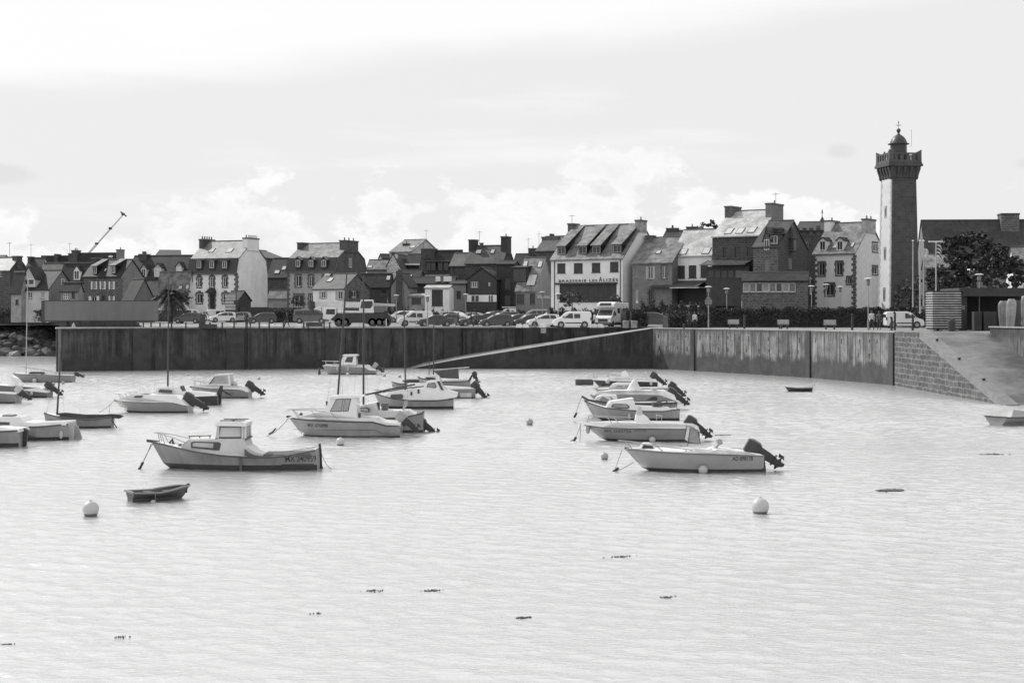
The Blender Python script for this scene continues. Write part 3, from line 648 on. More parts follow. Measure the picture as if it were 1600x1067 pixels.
b.text('MX G43726', 944, 985, 673.2, 5., M('faded_blue_lettering', .16, .6), bold=.005); b.text('OPEN 500', 990, 1009, 672.2, 3., MATS['faded_blue_lettering'])
b.fender(1017, 685, .15)
b.motor(1080, 660, 1.1, 52, dark)
b.tubes('pennant_staff', [[(1075, 690, 1.2), (1078, 668, 1.2)]], .02, dark)
b.line(908, 664, 898, 687, 0, .3, .05, .014); b.line(908, 662, 906, 690, 0, .3, 0, .012); b.tubes('bow_chain', [[(900, 683, .3), (897, 688, .35), (888, 691, .4)]], .06, MATS['weedy_chain'])
b.fender(919, 671, .1, long=True, mat=buoy_g)
# 6 small cabin boat with dark bow band
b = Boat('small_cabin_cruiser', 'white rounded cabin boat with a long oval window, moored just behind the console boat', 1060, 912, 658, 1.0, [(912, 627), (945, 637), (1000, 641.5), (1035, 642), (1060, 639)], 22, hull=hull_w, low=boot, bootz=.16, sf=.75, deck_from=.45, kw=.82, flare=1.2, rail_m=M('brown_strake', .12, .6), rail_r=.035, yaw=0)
b.side('cabin', [(947, 637.5), (950, 631), (954, 626.5), (990, 625.5), (992, 634), (1010, 635), (1046, 637), (1046, 642), (1000, 641), (960, 639)], .75, .62, white_gel)
b.pane([(954, 635), (956, 631), (960, 630), (978, 630.5), (982, 633), (983, 636), (980, 638), (966, 637.5)], M('oval_window_trim', .08, .4)); b.pane([(956, 634.5), (958, 631.7), (961, 631), (977, 631.5), (980, 633.5), (980.5, 636), (967, 636.3)], M('curtained_window', .3, .2), out=.02, name='window_pane')
b.side('sliding_hatch', [(955, 626.6), (988, 621.8), (990, 622.2), (989, 625.8), (957, 627.3)], .4, .4, dk)
b.deckbox('stowed_gear', 1020, 1035, 635, 629, .35, canvas); b.tubes('tiller', [[(1018, 631, 0), (1040, 626, 0), (1050, 634, 0)]], .04, wood)
b.side('dark_bow_band', [(908.5, 617.5), (912, 624), (948, 632), (948, 630), (914, 620)], .5, .5, M('band_navy', .05, .5)) if False else None
b.fender(982, 649, .08, long=True)
b.line(909, 621, 898, 650, 0, .3, .0, .014); b.tubes('bow_chain', [[(901, 645, .3), (897, 652, .35)]], .06, MATS['weedy_chain'])
b.side('rudder', [(1058, 638), (1062, 640), (1062, 657), (1057, 658)], .03, .03, boot)
# 6b cabin boat right behind with dark sheer band
b = Boat('cabin_boat', 'low white cabin boat with a dark bow band, just behind the oval-window cruiser', 1056, 908, 652, 1.0, [(908, 619), (920, 625), (950, 629), (1000, 630), (1056, 629)], 18, hull=hull_c, low=boot, bootz=.12, sf=.8, deck_from=.5, rail_m=M('band_navy', .05, .5), rail_r=.06, kw=.8)
b.side('cabin', [(928, 628), (933, 620), (940, 617.6), (963, 617), (965, 629)], .7, .58, white_gel)
b.pane([(936, 625), (940, 619.8), (955, 619.6), (959, 625.5)], MATS['curtained_window'])
# 7 boat with white cone windscreen
b = Boat('motor_boat', 'white motor boat with a tall cone-shaped windscreen and a dark raised outboard', 1054, 921, 640, 1.0, [(921, 619), (950, 616), (1000, 616), (1030, 617), (1054, 622)], 22, hull=M('motor_hull', .28, .4, .12, 1), low=boot, bootz=.05, sf=.9, deck_from=.4, kw=.8)
b.side('gunwale', [(925, 618), (935, 612), (960, 609.5), (1040, 610), (1052, 616), (1056, 626), (1040, 620), (1025, 618), (960, 617)], .98, .9, M('warm_white_gel', .66, .35))
b.side('windscreen', [(980, 611), (989, 595), (992, 592), (995, 594), (1002, 611)], .5, .22, M('fogged_screen', .72, .3))
b.side('side_stripe', [(965, 618), (1025, 619), (1025, 625), (968, 622)], .99, .99, dark)
b.rail([(926, 606), (950, 604.5), (978, 607)], [((930, 606), (934, 613)), ((952, 604.6), (957, 611))], .08, .018)
b.motor(1050, 614, 1.2, 54, dark); b.deckbox('seat', 1018, 1026, 610, 606, .3, buoy_m)
# 8 cuddy boat behind
b = Boat('cuddy_boat', 'white cuddy boat with low arched cabin, second from the back of the right group', 1046, 930, 628, 1.0, [(930, 609), (960, 607), (1000, 606.5), (1046, 606)], 14, hull=hull_w, low=boot, bootz=.08, sf=.88, deck_from=.4, rail_m=buoy_g)
b.side('cabin', [(952, 607), (958, 600), (966, 598), (988, 598), (990, 607)], .7, .55, white_gel); b.pane([(960, 606), (964, 601.5), (984, 601), (985, 605.5)], MATS['curtained_window'])
b.tubes('boom_pole', [[(937, 599, .3), (960, 601.5, .3), (985, 606, .3)]], .03, dark)
b.motor(1051, 603, 1.05, 50, dark)
# 9 dark-hulled boat at the back
b = Boat('dark_motor_boat', 'dark-hulled boat with white deck and bow rail, farthest back of the right group', 1026, 925, 607, 1.05, [(925, 593), (950, 594), (1000, 595), (1026, 596)], 12, hull=hull_d, low=boot, bootz=.05, sf=.9, deck_from=.4, rail_m=white_gel, rail_r=.05)
b.side('gunwale', [(926, 592.5), (960, 589.5), (1024, 592), (1026, 596), (950, 594)], .95, .9, white_gel)
b.side('console', [(970, 590), (973, 581), (978, 579.5), (981, 584), (984, 590)], .35, .25, white_gel)
b.rail([(926, 583.5), (950, 584.5), (972, 588)], [((927, 583.5), (929, 591)), ((948, 584.5), (952, 590))], .06, .02)
b.motor(1022, 587, 1.15, 52, dark); b.fender(949, 595, .2); b.fender(1016, 599, .13, long=False)
o = MB(); o.loft([[(x, -.5*k, .1), (x, .5*k, .1), (x, .5*k, .55), (x, -.5*k, .55)] for x, k in ((-.75, .8), (-.6, 1), (.6, 1), (.75, .8))])
t = o.build('floating_tender', canvas, bevel=.08); t.location = (Xp(913, Yw(601)), Yw(601), -.1); tag(t, 'small dark inflatable tender beside the bow of the dark-hulled boat', 'tender')
# 10 far cabin boat by the wall
b = Boat('cabin_boat', 'small white cabin boat alone in front of the long dark quay wall', 588, 503, 585, 1.05, [(503, 571.5), (530, 572.5), (570, 574), (580, 577.5), (588, 578)], 9, hull=M('far_boat_hull', .32, .35, .08), low=boot, bootz=.08, sf=.88, deck_from=.3)
b.side('gunwale', [(503, 571.5), (510, 569), (545, 569.5), (575, 570.5), (583, 576.5), (588, 577), (588, 579), (578, 578), (570, 574.2), (530, 573)], 1., .97, white_gel)
b.side('cabin', [(531, 570), (533, 565), (537, 555.5), (556, 555), (558, 570)], .8, .66, white_gel); b.pane([(539, 565.5), (543, 557.5), (553, 557), (551, 566)], perspex)
b.side('cabin_roof', [(535, 555.5), (537, 553.8), (559, 553.6), (560, 555.8)], .75, .72, white_gel)
b.rail([(503, 564.2), (515, 564.4), (530, 565)], [((508, 564.4), (509, 570)), ((522, 564.6), (524, 570))], .05, .025)
b.motor(586, 571, 1.0, 50, buoy_g); b.fender(528, 576, .1, long=True); b.fender(545, 576, .1, long=True)
# 11 boat behind the cabin boat (mast 567)
b = Boat('sailing_cruiser', 'cabin sailing boat with dark mast, half hidden behind the white MX 676898 boat', 662, 545, 676, 1.05, [(545, 655), (600, 653), (630, 651), (645, 648.5), (662, 645)], 14, hull=hull_c, low=boot, bootz=.12, sf=.7, deck_from=.55, rail_m=M('brown_strake', .12, .6), rail_r=.04, kw=.8, flare=1.3)
b.side('cabin', [(556, 653), (560, 634), (580, 630), (588, 628.6), (592, 641), (640, 641), (650, 647), (640, 650.5), (600, 652)], .8, .66, M('cream_cabin', .58, .4, .1, 2))
b.pane([(561, 637), (575, 635.7), (579, 638), (578, 643), (561, 642)], M('oval_window_trim', .08, .4)); b.pane([(562, 638), (574, 637), (577, 638.7), (576.5, 642), (562, 641)], MATS['curtained_window'], out=.02, name='window_pane')
b.mast(567, 634, 567, 430, .055); b.tubes('boom', [[(567, 618, 0), (620, 606, 0), (648, 601, 0)]], .05, mast_d)
b.deckbox('stowed_gear', 596, 606, 640, 630, .35, M('gear_grey', .2, .8)); b.deckbox('ladder', 589, 592, 641, 629, .25, dark)
b.side('cleat_box', [(628, 640), (631, 628), (636, 627), (636, 634), (630, 641)], .15, .15, buoy_g)
b.motor(657, 660, 1.0, 50, dark); b.side('rudder', [(654, 646), (662, 643), (660, 668), (655, 676)], .05, .05, black)
# leaning mast boat: low hull hidden
b = Boat('small_sailing_dinghy', 'low sailing dinghy with a leaning dark mast behind the raked wheelhouse', 585, 505, 660, .8, [(505, 648), (545, 649), (585, 647)], 8, hull=hull_c, low=boot, bootz=.05, deck_from=.5)
b.mast(525, 648, 541, 428, .06, mat=mast_d)
# 12 cabin cruiser
b = Boat('motor_sailer', 'white cabin motor boat with curved rear coaming and two portholes, in the middle group', 709, 583, 639, 1.1, [(583, 615), (610, 622), (640, 625), (680, 625.5), (709, 623)], 12, hull=hull_w, low=boot, bootz=.16, sf=.78, deck_from=.4, rail_m=M('dark_strake', .08, .6), rail_r=.04, flare=1.3)
b.side('cabin', [(600, 620), (608, 612), (640, 608.5), (661, 607), (666, 596), (672, 594.6), (687, 594.8), (692, 603), (699, 609), (715, 614), (714, 620), (690, 624), (640, 624), (610, 621)], .86, .6, white_gel)
b.pane([(610, 619.5), (612, 616), (628, 615), (631, 617), (630, 622), (614, 621.5)], perspex); b.pane([(667, 604.5), (669, 598.5), (680, 597), (683, 603.5), (681, 606)], M('oval_window_trim', .08, .4)); b.pane([(668.5, 604), (670, 599.3), (679.5, 598), (681.5, 603.5), (680, 605)], MATS['curtained_window'], out=.02, name='window_pane')
b.pane([(642, 617), (642, 611.5), (645, 611.5), (645, 617)], dark, name='porthole'); b.pane([(653, 614), (653, 607.5), (656, 607.5), (656, 614)], dark, name='porthole')
b.side('rear_coaming', [(683, 595), (687, 595), (690, 602), (694, 609), (690, 609)], .75, .7, dark)
b.mast(633, 610, 630, 448, .05); b.tubes('boom', [[(566, 618, 0), (640, 606, 0), (672, 603, 0)]], .04, mast_d)
b.side('rudder', [(701, 618), (709, 618), (706, 640), (698, 641)], .1, .1, black); b.rail([(583, 610), (590, 609), (600, 614)], [((588, 609), (590, 617))], .1, .02)
# 13 transom boat with registration
b = Boat('motor_boat', 'white motor boat showing a registration panel, its dark outboard propped up at the stern', 743, 640, 622, 1.0, [(640, 606), (680, 608), (743, 607)], 10, hull=M('reg_boat_hull', .30, .4, .1), low=boot, bootz=.08, sf=.92, deck_from=.5, rail_m=buoy_g)
b.side('cabin', [(648, 606), (650, 600), (676, 598), (690, 603), (740, 606), (740, 609), (680, 609)], .8, .6, white_gel)
b.deckbox('registration_panel', 719, 737, 620, 613, .99, M('panel_pale', .45, .5)); b.text('B 62718', 720, 735, 616.5, 3.4, MATS['lettering_black'], bold=.004)
b.motor(742, 603, 1.2, 40, dark)
# 14 sail boat with furled sail cover
b = Boat('sailing_boat', 'white sailing boat under a large grey sail cover, at the back of the middle group', 735, 652, 607, 1.1, [(652, 590), (690, 596.5), (735, 595)], 8, hull=hull_w, low=boot, bootz=.14, sf=.75, deck_from=.5, rail_m=M('dark_strake', .08, .6), rail_r=.05)
b.side('cabin', [(662, 596), (664, 587.5), (686, 586), (690, 596)], .7, .6, white_gel); b.pane([(664, 593), (666, 589.6), (679, 589.5), (681, 593)], perspex)
b.mast(677, 586, 677.5, 478, .05); b.mast(670, 587, 670.5, 560, .03)
b.side('sail_cover', [(677, 580), (716, 576.3), (717, 592), (690, 591)], .12, .06, M('grey_sail_cover', .13, .8, .1)); b.tubes('boom', [[(677, 578.5, 0), (733, 574, 0)]], .05, mast_l)
b.side('outboard_bracket', [(729, 599), (736, 586), (739, 586), (733, 600)], .1, .1, black)
b.motor(741, 584.5, .8, 20, dark)
b = dinghy('tiny pale tender with a dark rim behind the two-porthole motor boat', 636, 612, 608, .5, 9, 0, hull_c, hull_c, dark, flip=False, benches=(.5,))
mb = MB(); pr = [(.42+.13*math.cos(2*PI*k/8), .13*math.sin(2*PI*k/8)) for k in range(8)]
rings = [[(r_*math.cos(a)*1.9, r_*math.sin(a), z) for r_, z in pr] for a in [2*PI*j/16 for j in range(16)]]; mb.loft(rings+[rings[0]], cap=False)
t = mb.build('inflatable_ring', dark, smooth=60); t.location = (Xp(647, Yw(597)), Yw(597), .12); tag(t, 'dark oval inflatable floating by the bow of the covered sailing boat', 'inflatable')
# 15 left: keelboat by the corner
b = Boat('sailing_dinghy', 'long low white sailing dinghy with a thin pale mast, nearest the boulders', 115, 20, 597, .85, [(20, 584), (60, 585), (115, 587)], 12, hull=M('keelboat_hull', .30, .4, .08), low=boot, bootz=.05, sf=.85, deck_from=.5, rail_m=hull_g, rail_r=.03)
b.mast(39, 583, 42, 428, .05, mat=mast_l); b.side('cabin', [(45, 584), (47, 581), (66, 581), (67, 584.5)], .4, .35, dark); b.tubes('boom', [[(30, 573, 0), (65, 578, 0), (87, 582, 0)]], .04, mast_l)
b.motor(118, 584, .7, 65, dark); b.fender(57, 594, .2)
# 16 left edge boats
b = Boat('motor_boat', 'white motor boat cut by the left edge, arched windscreen and black tilted outboard', 78, -28, 621, 1.0, [(-28, 600), (20, 603), (60, 606), (78, 608)], 20, hull=hull_g, low=boot, bootz=.1, sf=.9, deck_from=.4)
b.side('gunwale', [(-25, 600), (0, 602), (30, 602.5), (66, 604.5), (78, 610), (78, 613), (40, 609), (0, 606)], .98, .93, white_gel)
b.side('windscreen', [(13, 602), (15, 590), (19, 588), (24, 590.5), (33, 602)], .55, .35, M('fogged_screen', .72, .3)); b.motor(74, 602, 1.1, 52, dark); b.fender(54, 614, .1, long=True)
b = Boat('motor_boat', 'small white motor boat at the left edge with a pale raised outboard', 29, -70, 630, .95, [(-70, 612), (0, 614), (29, 616)], 20, hull=hull_c, low=boot, bootz=.08, sf=.9, deck_from=.4, rail_m=buoy_g)
b.motor(27, 609, 1.0, 50, buoy_m)
b = Boat('double_ended_launch', 'white sailing launch at the left edge with a hung rudder at its stern', 113, -60, 688, 1.15, [(-60, 655), (0, 664), (60, 666), (113, 662)], 20, hull=hull_w, low=boot, bootz=.14, sf=.6, deck_from=.45, flare=1.6, rail_m=M('brown_strake', .12, .6), rail_r=.04)
b.side('cabin', [(-30, 662), (-20, 650), (36, 651), (40, 658), (60, 660), (108, 658), (108, 663), (40, 666), (-10, 664)], .85, .7, white_gel); b.pane([(-10, 662), (-8, 657.5), (20, 658.5), (20, 662.5)], perspex)
b.side('rudder', [(114, 664), (119, 667), (125, 685), (118, 689), (112, 689)], .05, .05, buoy_g); b.side('hatch', [(2, 652), (3, 648.5), (19, 648.5), (20, 652)], .3, .3, M('hatch_grey', .2, .5))
b.tubes('side_patch', [[(48, 677.5, 1.05), (54, 679.5, 1.06), (63, 682.3, 1.04)]], [.02, .06, .01] if False else .05, dark); b.fender(99, 678, .09, long=True)
b = Boat('small_launch', 'little white launch with black rudder, lowest at the left edge', 36, -60, 699, .95, [(-60, 670), (0, 673), (36, 672)], 20, hull=hull_c, low=boot, bootz=.18, sf=.8, deck_from=.5, rail_m=M('dark_strake', .08, .6), rail_r=.04)
b.side('rudder', [(34, 669), (41, 672), (39, 690), (37, 701), (33, 701)], .06, .06, black)
b.side('gunwale_cover', [(-60, 672), (-60, 668), (0, 667), (34, 669), (35, 674), (0, 674)], .8, .6, MATS['warm_white_gel'])
# 17 sailing dinghy under dark cover
b = Boat('sailing_dinghy', 'grey sailing dinghy under a long dark boom cover, its dark mast leaning', 176, 68, 669, .85, [(68, 647), (100, 652), (140, 655), (176, 652)], 4, hull=M('dinghy_pale', .30, .5, .1, streak=.15), low=boot, bootz=.1, sf=.5, deck_from=.75, flare=1.5, rail_m=M('dark_strake', .08, .6), rail_r=.035)
b.mast(87, 647, 93, 547, .055, mat=mast_d)
b.side('boom_cover', [(86, 652), (87, 646), (100, 645), (130, 648), (160, 648), (172, 647), (185, 648), (190, 650.5), (186, 654), (172, 653), (160, 656), (130, 656), (100, 654)], .28, .1, M('dark_boom_cover', .055, .85))
b.tubes('oar', [[(82, 655, .75), (121, 657.5, .8)]], .04, wood); b.side('rudder', [(168, 652), (176, 652), (174, 668), (166, 669)], .05, .05, buoy_g); b.tubes('tiller_prop', [[(175, 656, .3), (183, 668, .3)]], .03, dark)
# 18 sport cruiser
b = Boat('sport_cruiser', 'sleek white cuddy cruiser with grey lower hull and black outboard, left of centre', 298, 177, 645, 1.1, [(177, 627), (210, 628), (274, 629), (288, 633), (298, 634)], 19, hull=M('cruiser_hull', .31, .3, .06), low=boot, bootz=.1, sf=.9, deck_from=.28, rail_m=dark, rail_r=.02)
b.side('foredeck', [(176, 627), (186, 623), (205, 617), (216, 614.3), (240, 617), (277, 618), (287, 625), (297, 634), (288, 633.5), (274, 628.5), (210, 628)], 1.0, .6, white_gel)
b.pane([(211, 619.4), (214, 617.6), (226, 617.3), (224, 620.5), (215, 621)], perspex, out=.05); b.rail([(179, 615.5), (195, 614.2), (212, 614.5)], [((183, 615.5), (189, 622)), ((196, 614.2), (200, 619))], .1, .02)
b.side('windscreen', [(216, 614.4), (219, 603.5), (222, 602), (226, 608), (232, 615)], .5, .3, M('fogged_screen', .72, .3)); b.side('side_stripe', [(215, 641.7), (288, 640), (288, 641.4), (216, 643)], 1.0, 1.0, boot) if False else None
b.motor(293, 622, 1.25, 58, dark); b.line(177, 626, 153, 645, 0, .4, .15); b.line(172, 632, 170, 646, .3, .3, 0)
# 19 small sail boat dark hull
b = Boat('sailing_cruiser', 'small dark-hulled sailing boat with white cabin and tall dark mast', 343, 236, 633, 1.05, [(236, 617), (290, 619), (343, 617)], 10, hull=hull_d, low=boot, bootz=.05, sf=.8, deck_from=.5, rail_m=white_gel, rail_r=.04)
b.side('cabin', [(238, 616), (246, 605.5), (282, 604.5), (286, 611), (310, 612), (338, 615), (338, 619), (300, 619)], .8, .6, white_gel); b.pane([(247, 612.5), (250, 608.7), (270, 609), (270.5, 613.5)], perspex); b.pane([(247.5, 612.8), (250, 608.5), (270.5, 608.8), (271, 613.8)], perspex)
b.mast(260.5, 604, 262, 436, .06, mat=mast_d); b.side('companionway', [(282, 603), (284, 603), (287, 611), (284, 611)], .4, .4, dark); b.side('rudder', [(335, 619), (343, 603), (347, 603), (343, 632), (339, 634)], .06, .06, black)
b.tubes('outboard_leg', [[(346, 610, 0), (360, 618, 0)]], .06, dark)
# 20 pilothouse boat behind
b = Boat('pilothouse_boat', 'white pilothouse boat with tall raked windows and tilted outboard, behind the dark-masted boat', 391, 296, 622, 1.05, [(296, 605), (330, 607), (370, 608.5), (382, 610), (391, 612)], 14, hull=M('pilot_hull', .29, .4, .08), low=boot, bootz=.08, sf=.9, deck_from=.3, rail_m=dark, rail_r=.025)
b.side('gunwale', [(296, 604.5), (310, 601.5), (340, 600.5), (385, 604), (391, 609), (391, 612), (370, 608.5), (330, 606.5)], 1.0, .95, white_gel)
b.side('wheelhouse', [(325, 601), (337, 586), (360, 584.5), (362, 602)], .75, .6, white_gel); b.pane([(330, 599), (339, 587.5), (357, 586), (359, 599.5)], M('pale_wheelhouse_glass', .4, .12)); b.pane([(328, 599.7), (336.5, 588), (338, 588), (330.5, 599.7)], dark, out=.018, name='window_post')
b.side('cabin_roof', [(336, 586.5), (338, 584.8), (361, 583.5), (361, 585.3)], .68, .66, white_gel); b.rail([(299, 595), (312, 595.5), (325, 599)], [((302, 595), (304, 603)), ((313, 595.7), (316, 602))], .08, .022)
b.motor(389, 602, 1.15, 55, dark); b.text('G 4371', 352, 366, 614.5, 4, MATS['faded_blue_lettering'])
b.fender(366, 600.5, .2)
# right: dinghies
b = dinghy('small pale rowing dinghy with square stern at the right edge of the picture', 1556, 1640, 666, .85, 15, 38, M('right_dinghy_hull', .30, .5, .1), M('right_dinghy_deck', .4, .5), M('right_dinghy_rim', .07, .6), benches=(.4,))
b.side('foredeck_cover', [(1567, 653), (1590, 641), (1600, 642), (1632, 650), (1632, 655), (1570, 655)], .7, .3, MATS['right_dinghy_deck']); b.line(1558, 655, 1535, 668, .2, -1, .1)
b = dinghy('tiny dark rowing boat lying alone in front of the pale quay wall', 1268, 1227, 612, .6, 5.5, 0, M('tender_dark', .05, .6), M('tender_in', .1, .7), black, flip=False, benches=(.35, .7), rise=1.3)
b.line(1268, 606, 1312, 596, 0, -8, .3, .02)
# ---------------------------------------------------------------- buoys, weed
bi = 0
for px, yb, rp_, mt, lab in ((138, 807, 13, buoy_m, 'big pale ball buoy at the lower left, beside the dark dinghy'), (1190, 804, 14, buoy_m, 'big white ball buoy alone at the lower right'),
        (531, 696, 6.6, buoy_m, 'white ball buoy just in front of the MX 676898 cabin boat'), (827.5, 664, 5.5, buoy_g, 'grey ball buoy alone in open water between the two boat groups'),
        (945, 718, 6, buoy_g, 'grey mottled buoy left of the open speedboat bow'), (98, 600, 2.4, buoy_g, 'tiny buoy right of the nearest-to-boulders sailing dinghy'), (543, 587, 2.6, buoy_m, 'small white buoy in front of the lone cabin boat by the dark wall'),
        (600.5, 588.5, 2.4, buoy_g, 'small dark-bottomed buoy right of the lone cabin boat'), (624.5, 590, 2.6, buoy_g, 'small buoy floating just left of the middle boats, under the slipway foot'), (404, 593, 2.8, buoy_m, 'small pale buoy right of the pilothouse boat'),
        (294, 587, 1.8, buoy_g, 'speck-like dark buoy near the foot of the dark wall at left'), (641, 613, 3, buoy_m, 'pale buoy by the bow of the two-porthole motor boat'), (83, 602, 2.6, buoy_g, 'dim buoy between the black outboard and the dinghy stern at left')):
    Y = Yw(yb); r_ = rp_*Y/F; mb = MB(); mb.lathe([(r_*math.sin(PI*k/12)+.0005, -r_*math.cos(PI*k/12)) for k in range(13)], 20)
    mb.lathe([(r_*.16, 0), (r_*.16, r_*.16), (r_*.06, r_*.2)], 8, (0, 0, r_*.93))
    mb.lathe([(r_*.75, -r_*.02), (r_*.75, r_*.02)], 4, (0, 0, -3)) if False else None
    o = mb.build('mooring_buoy', mt, smooth=50); o.location = (Xp(px, Y), Y+r_, r_*.80); tag(o, lab, 'buoy', 'mooring buoys')
    mb = MB(); mb.lathe([(r_*.70, -r_*.82), (r_*.83, -r_*.62), (r_*.875, -r_*.54), (r_*.86, -r_*.50)], 20); mb.build('weedy_waterline', M('weed_ring', .2, .9, .3, 3), o, smooth=50)
o = MB(); o.lathe([(.1, 0), (.16, .1), (.05, .5), (.02, .75)], 8); Y = Yw(585); o = o.build('marker_buoy', dark); o.location = (Xp(499, Y), Y, 0); tag(o, 'little dark conical marker left of the lone cabin boat by the wall', 'buoy')
weedm = M('floating_weed', .11, .8, .3, 5)
for px, py, wpx, dens, lab in ((582, 923, 36, .6, 'sparse dark weed streak in the open foreground water, left of the pair in the middle'), (675, 922.5, 32, 1., 'denser dark weed streak in the middle foreground, right of the pair'), (818, 965, 26, 1., 'short dark weed streak low in the middle of the picture'),
        (970, 869.5, 34, .8, 'thin weed streak in mid water right of centre'), (1043, 933, 26, .8, 'thin weed streak low and right of centre'), (1392, 766, 40, 5., 'solid dark weed patch on the right water'), (1550, 710, 38, 1.4, 'flat weed streak near the right edge below the dinghy'),
        (190, 994, 34, .3, 'faint scattered weed at the lower left'), (10, 1007, 18, .8, 'little weed streak at the bottom left corner'), (497, 958, 20, .3, 'faint tiny weed specks in the lower middle left'), (1128, 680, 30, 1.2, 'low weed streak right of the tilted outboard of the console boat')):
    Y = Yw(py); sx = wpx*Y/F; mb = MB()
    for k in range(int(40*dens)):
        x = random.gauss(0, .23)*sx; y = random.gauss(0, .12)*sx+x*.25; q = .005+.00024*Y*random.random()*(.7+dens*.5)
        pts = [(x+q*(1.8 if dens > 1 else 1)*random.uniform(.7, 1.6)*math.cos(a), y+2.2*q*math.sin(a), random.uniform(.012, .022)) for a in [2*PI*j/6 for j in range(6)]]
        mb.loft([[(p[0], p[1], -.01) for p in pts], pts])
    o = mb.build('floating_seaweed', weedm); o.location = (Xp(px, Y), Y, 0); tag(o, lab, 'seaweed', 'floating weed patches')
# ---------------------------------------------------------------- houses
class House:
    """C is the near corner; its front runs to the left of C (local x<0, y=0), its side runs back to the right of C (local x=0, y>0).
    Openings are read as photo pixels and cast onto the real wall or roof plane."""
    def __init__(s, name, label, xL, xC, xR, Y, ye, yr, ridge='F', th=30., base=None, wf=plaster, ws=None, roof=slate, prof=None, over=.25, wins=(), swins=(), group=None, cat='house', hip=0., depth=None, width=None, ext=0.):
        t = R(th); ct, st = math.cos(t), math.sin(t); s.th = t; Xc = Xp(xC, Y); s.Y = Y
        s.w = width or (F*Xc-(xL-800)*Y)/(F*ct+(xL-800)*st)
        s.d = depth or ((xR-800)*Y-F*Xc)/(F*st-(xR-800)*ct)
        s.base = base if base is not None else gz(Y)
        s.root = empty(name, (Xc, Y, s.base), -t, label, cat, group)
        s.inv = (Matrix.Translation((Xc, Y, s.base)) @ Matrix.Rotation(-t, 4, 'Z')).inverted(); s.Mw = s.inv.inverted()
        s.ze = Zp(ye, Y)-s.base; s.ridge = ridge
        ap = s.Mw @ (Vector((0, s.d/2, 0)) if ridge == 'F' else Vector((-s.w/2, 0, 0)))
        s.zr = Zp(yr, ap.y)-s.base; ws = ws or wf; s.wf = wf; s.ws = ws
        span = s.d if ridge == 'F' else s.w
        if prof is None: pr = [(0, s.ze), (span/2, s.zr), (span, s.ze)]
        else: pr = [(0, s.ze)]+[(u*span, Zp(py, Y)-s.base) for u, py in prof]+[(span/2, s.zr)]+[((1-u)*span, Zp(py, Y)-s.base) for u, py in prof[::-1]]+[(span, s.ze)]
        s.prof = pr; s.span = span
        # walls
        mb = MB(); holes = {'F': [], 'S': []}; later = []
        for face, ws_ in (('F', wins), ('S', swins)):
            for q in ws_:
                u0, z0 = s.hit(face, q[0], q[3]); u1, z1 = s.hit(face, q[1], q[2])
                o = dict(q[4]) if len(q) > 4 else {}
                lim = s.w if face == 'F' else s.d
                ua, ub = min(u0, u1), max(u0, u1)
                z0 = max(z0, .05)
                inside = z1 < s.ze-.05 and (ua > -lim+.05 if face == 'F' else ub < lim-.05) and z1 > z0+.1
                if inside: holes[face].append((ua, ub, z0, z1))
                later.append((face, ua, ub, z0, z1, inside, o))
        mb.mi = 0; s.wallrect(mb, 'F', -s.w, 0, s.ze, holes['F'])
        mb.mi = 1; s.wallrect(mb, 'S', 0, s.d, s.ze, holes['S'])
        mb.poly([(-s.w, s.d, 0), (0, s.d, 0), (0, s.d, s.ze), (-s.w, s.d, s.ze)]); mb.poly([(-s.w, 0, 0), (-s.w, s.d, 0), (-s.w, s.d, s.ze), (-s.w, 0, s.ze)])
        if ridge == 'F':
            mb.mi = 1; top = [(0, y, z) for y, z in pr]; mb.poly(top)
            mb.poly([(-s.w, y, z) for y, z in pr][::-1])
        else:
            mb.mi = 0; mb.poly([(x-s.w, 0, z) for x, z in pr]); mb.poly([(x-s.w, s.d, z) for x, z in pr][::-1])
        s.wall = mb.build('wall', [wf, ws], s.root)
        # roof
        mb = MB(); ov = over; up = .07; thk = .16
        (a, za), (b, zb) = pr[0], pr[1]; sl = (zb-za)/(b-a+1e-6); e = min(ov, .3) if prof is None else .0
        o_ = [(a-e, za-sl*e+up)]+[(u, z+up) for u, z in pr[1:-1]]+[(pr[-1][0]+e, za-sl*e+up)]
        i_ = [(u, z+thk) for u, z in o_]
        if prof is not None: o_[0] = (-.12, o_[0][1]); o_[-1] = (span+.12, o_[-1][1]); i_[0] = (-.12, i_[0][1]); i_[-1] = (span+.12, i_[-1][1])
        loop = o_+i_[::-1]; loop = [(p[0], p[1]) for p in loop]
        ov2 = .12
        if ridge == 'F': rings = [[(x, p[0], p[1]) for p in loop] for x in (-s.w-ov2, ov2)]
        else: rings = [[(p[0]-s.w, y, p[1]) for p in loop] for y in (-ov2, s.d+ov2)]
        n = len(o_); mb.v = []; 
        ids = [[mb.vert(p) for p in r_] for r_ in rings]; m = len(loop)
        for k in range(m):
            k2 = (k+1) % m; mb.face((ids[0][k], ids[0][k2], ids[1][k2], ids[1][k]))
        for side in (0, 1):
            for k in range(n-1): q = [ids[side][k], ids[side][k+1], ids[side][m-2-k], ids[side][m-1-k]]; mb.face(q)
        s.roof = mb.build('roof', roof, s.root); s.roofm = roof
        # ridge tiles
        mb = MB(); zt = s.zr+up+thk
        if ridge == 'F': mb.tube([(-s.w-.1, s.d/2, zt), (.1, s.d/2, zt)], .11, 5)
        else: mb.tube([(-s.w/2, -.1, zt), (-s.w/2, s.d+.1, zt)], .11, 5)
        mb.build('ridge_tiles', terra, s.roof)
        for f, ua, ub, z0, z1, ins, o in later: s.window(f, ua, ub, z0, z1, ins, **o)
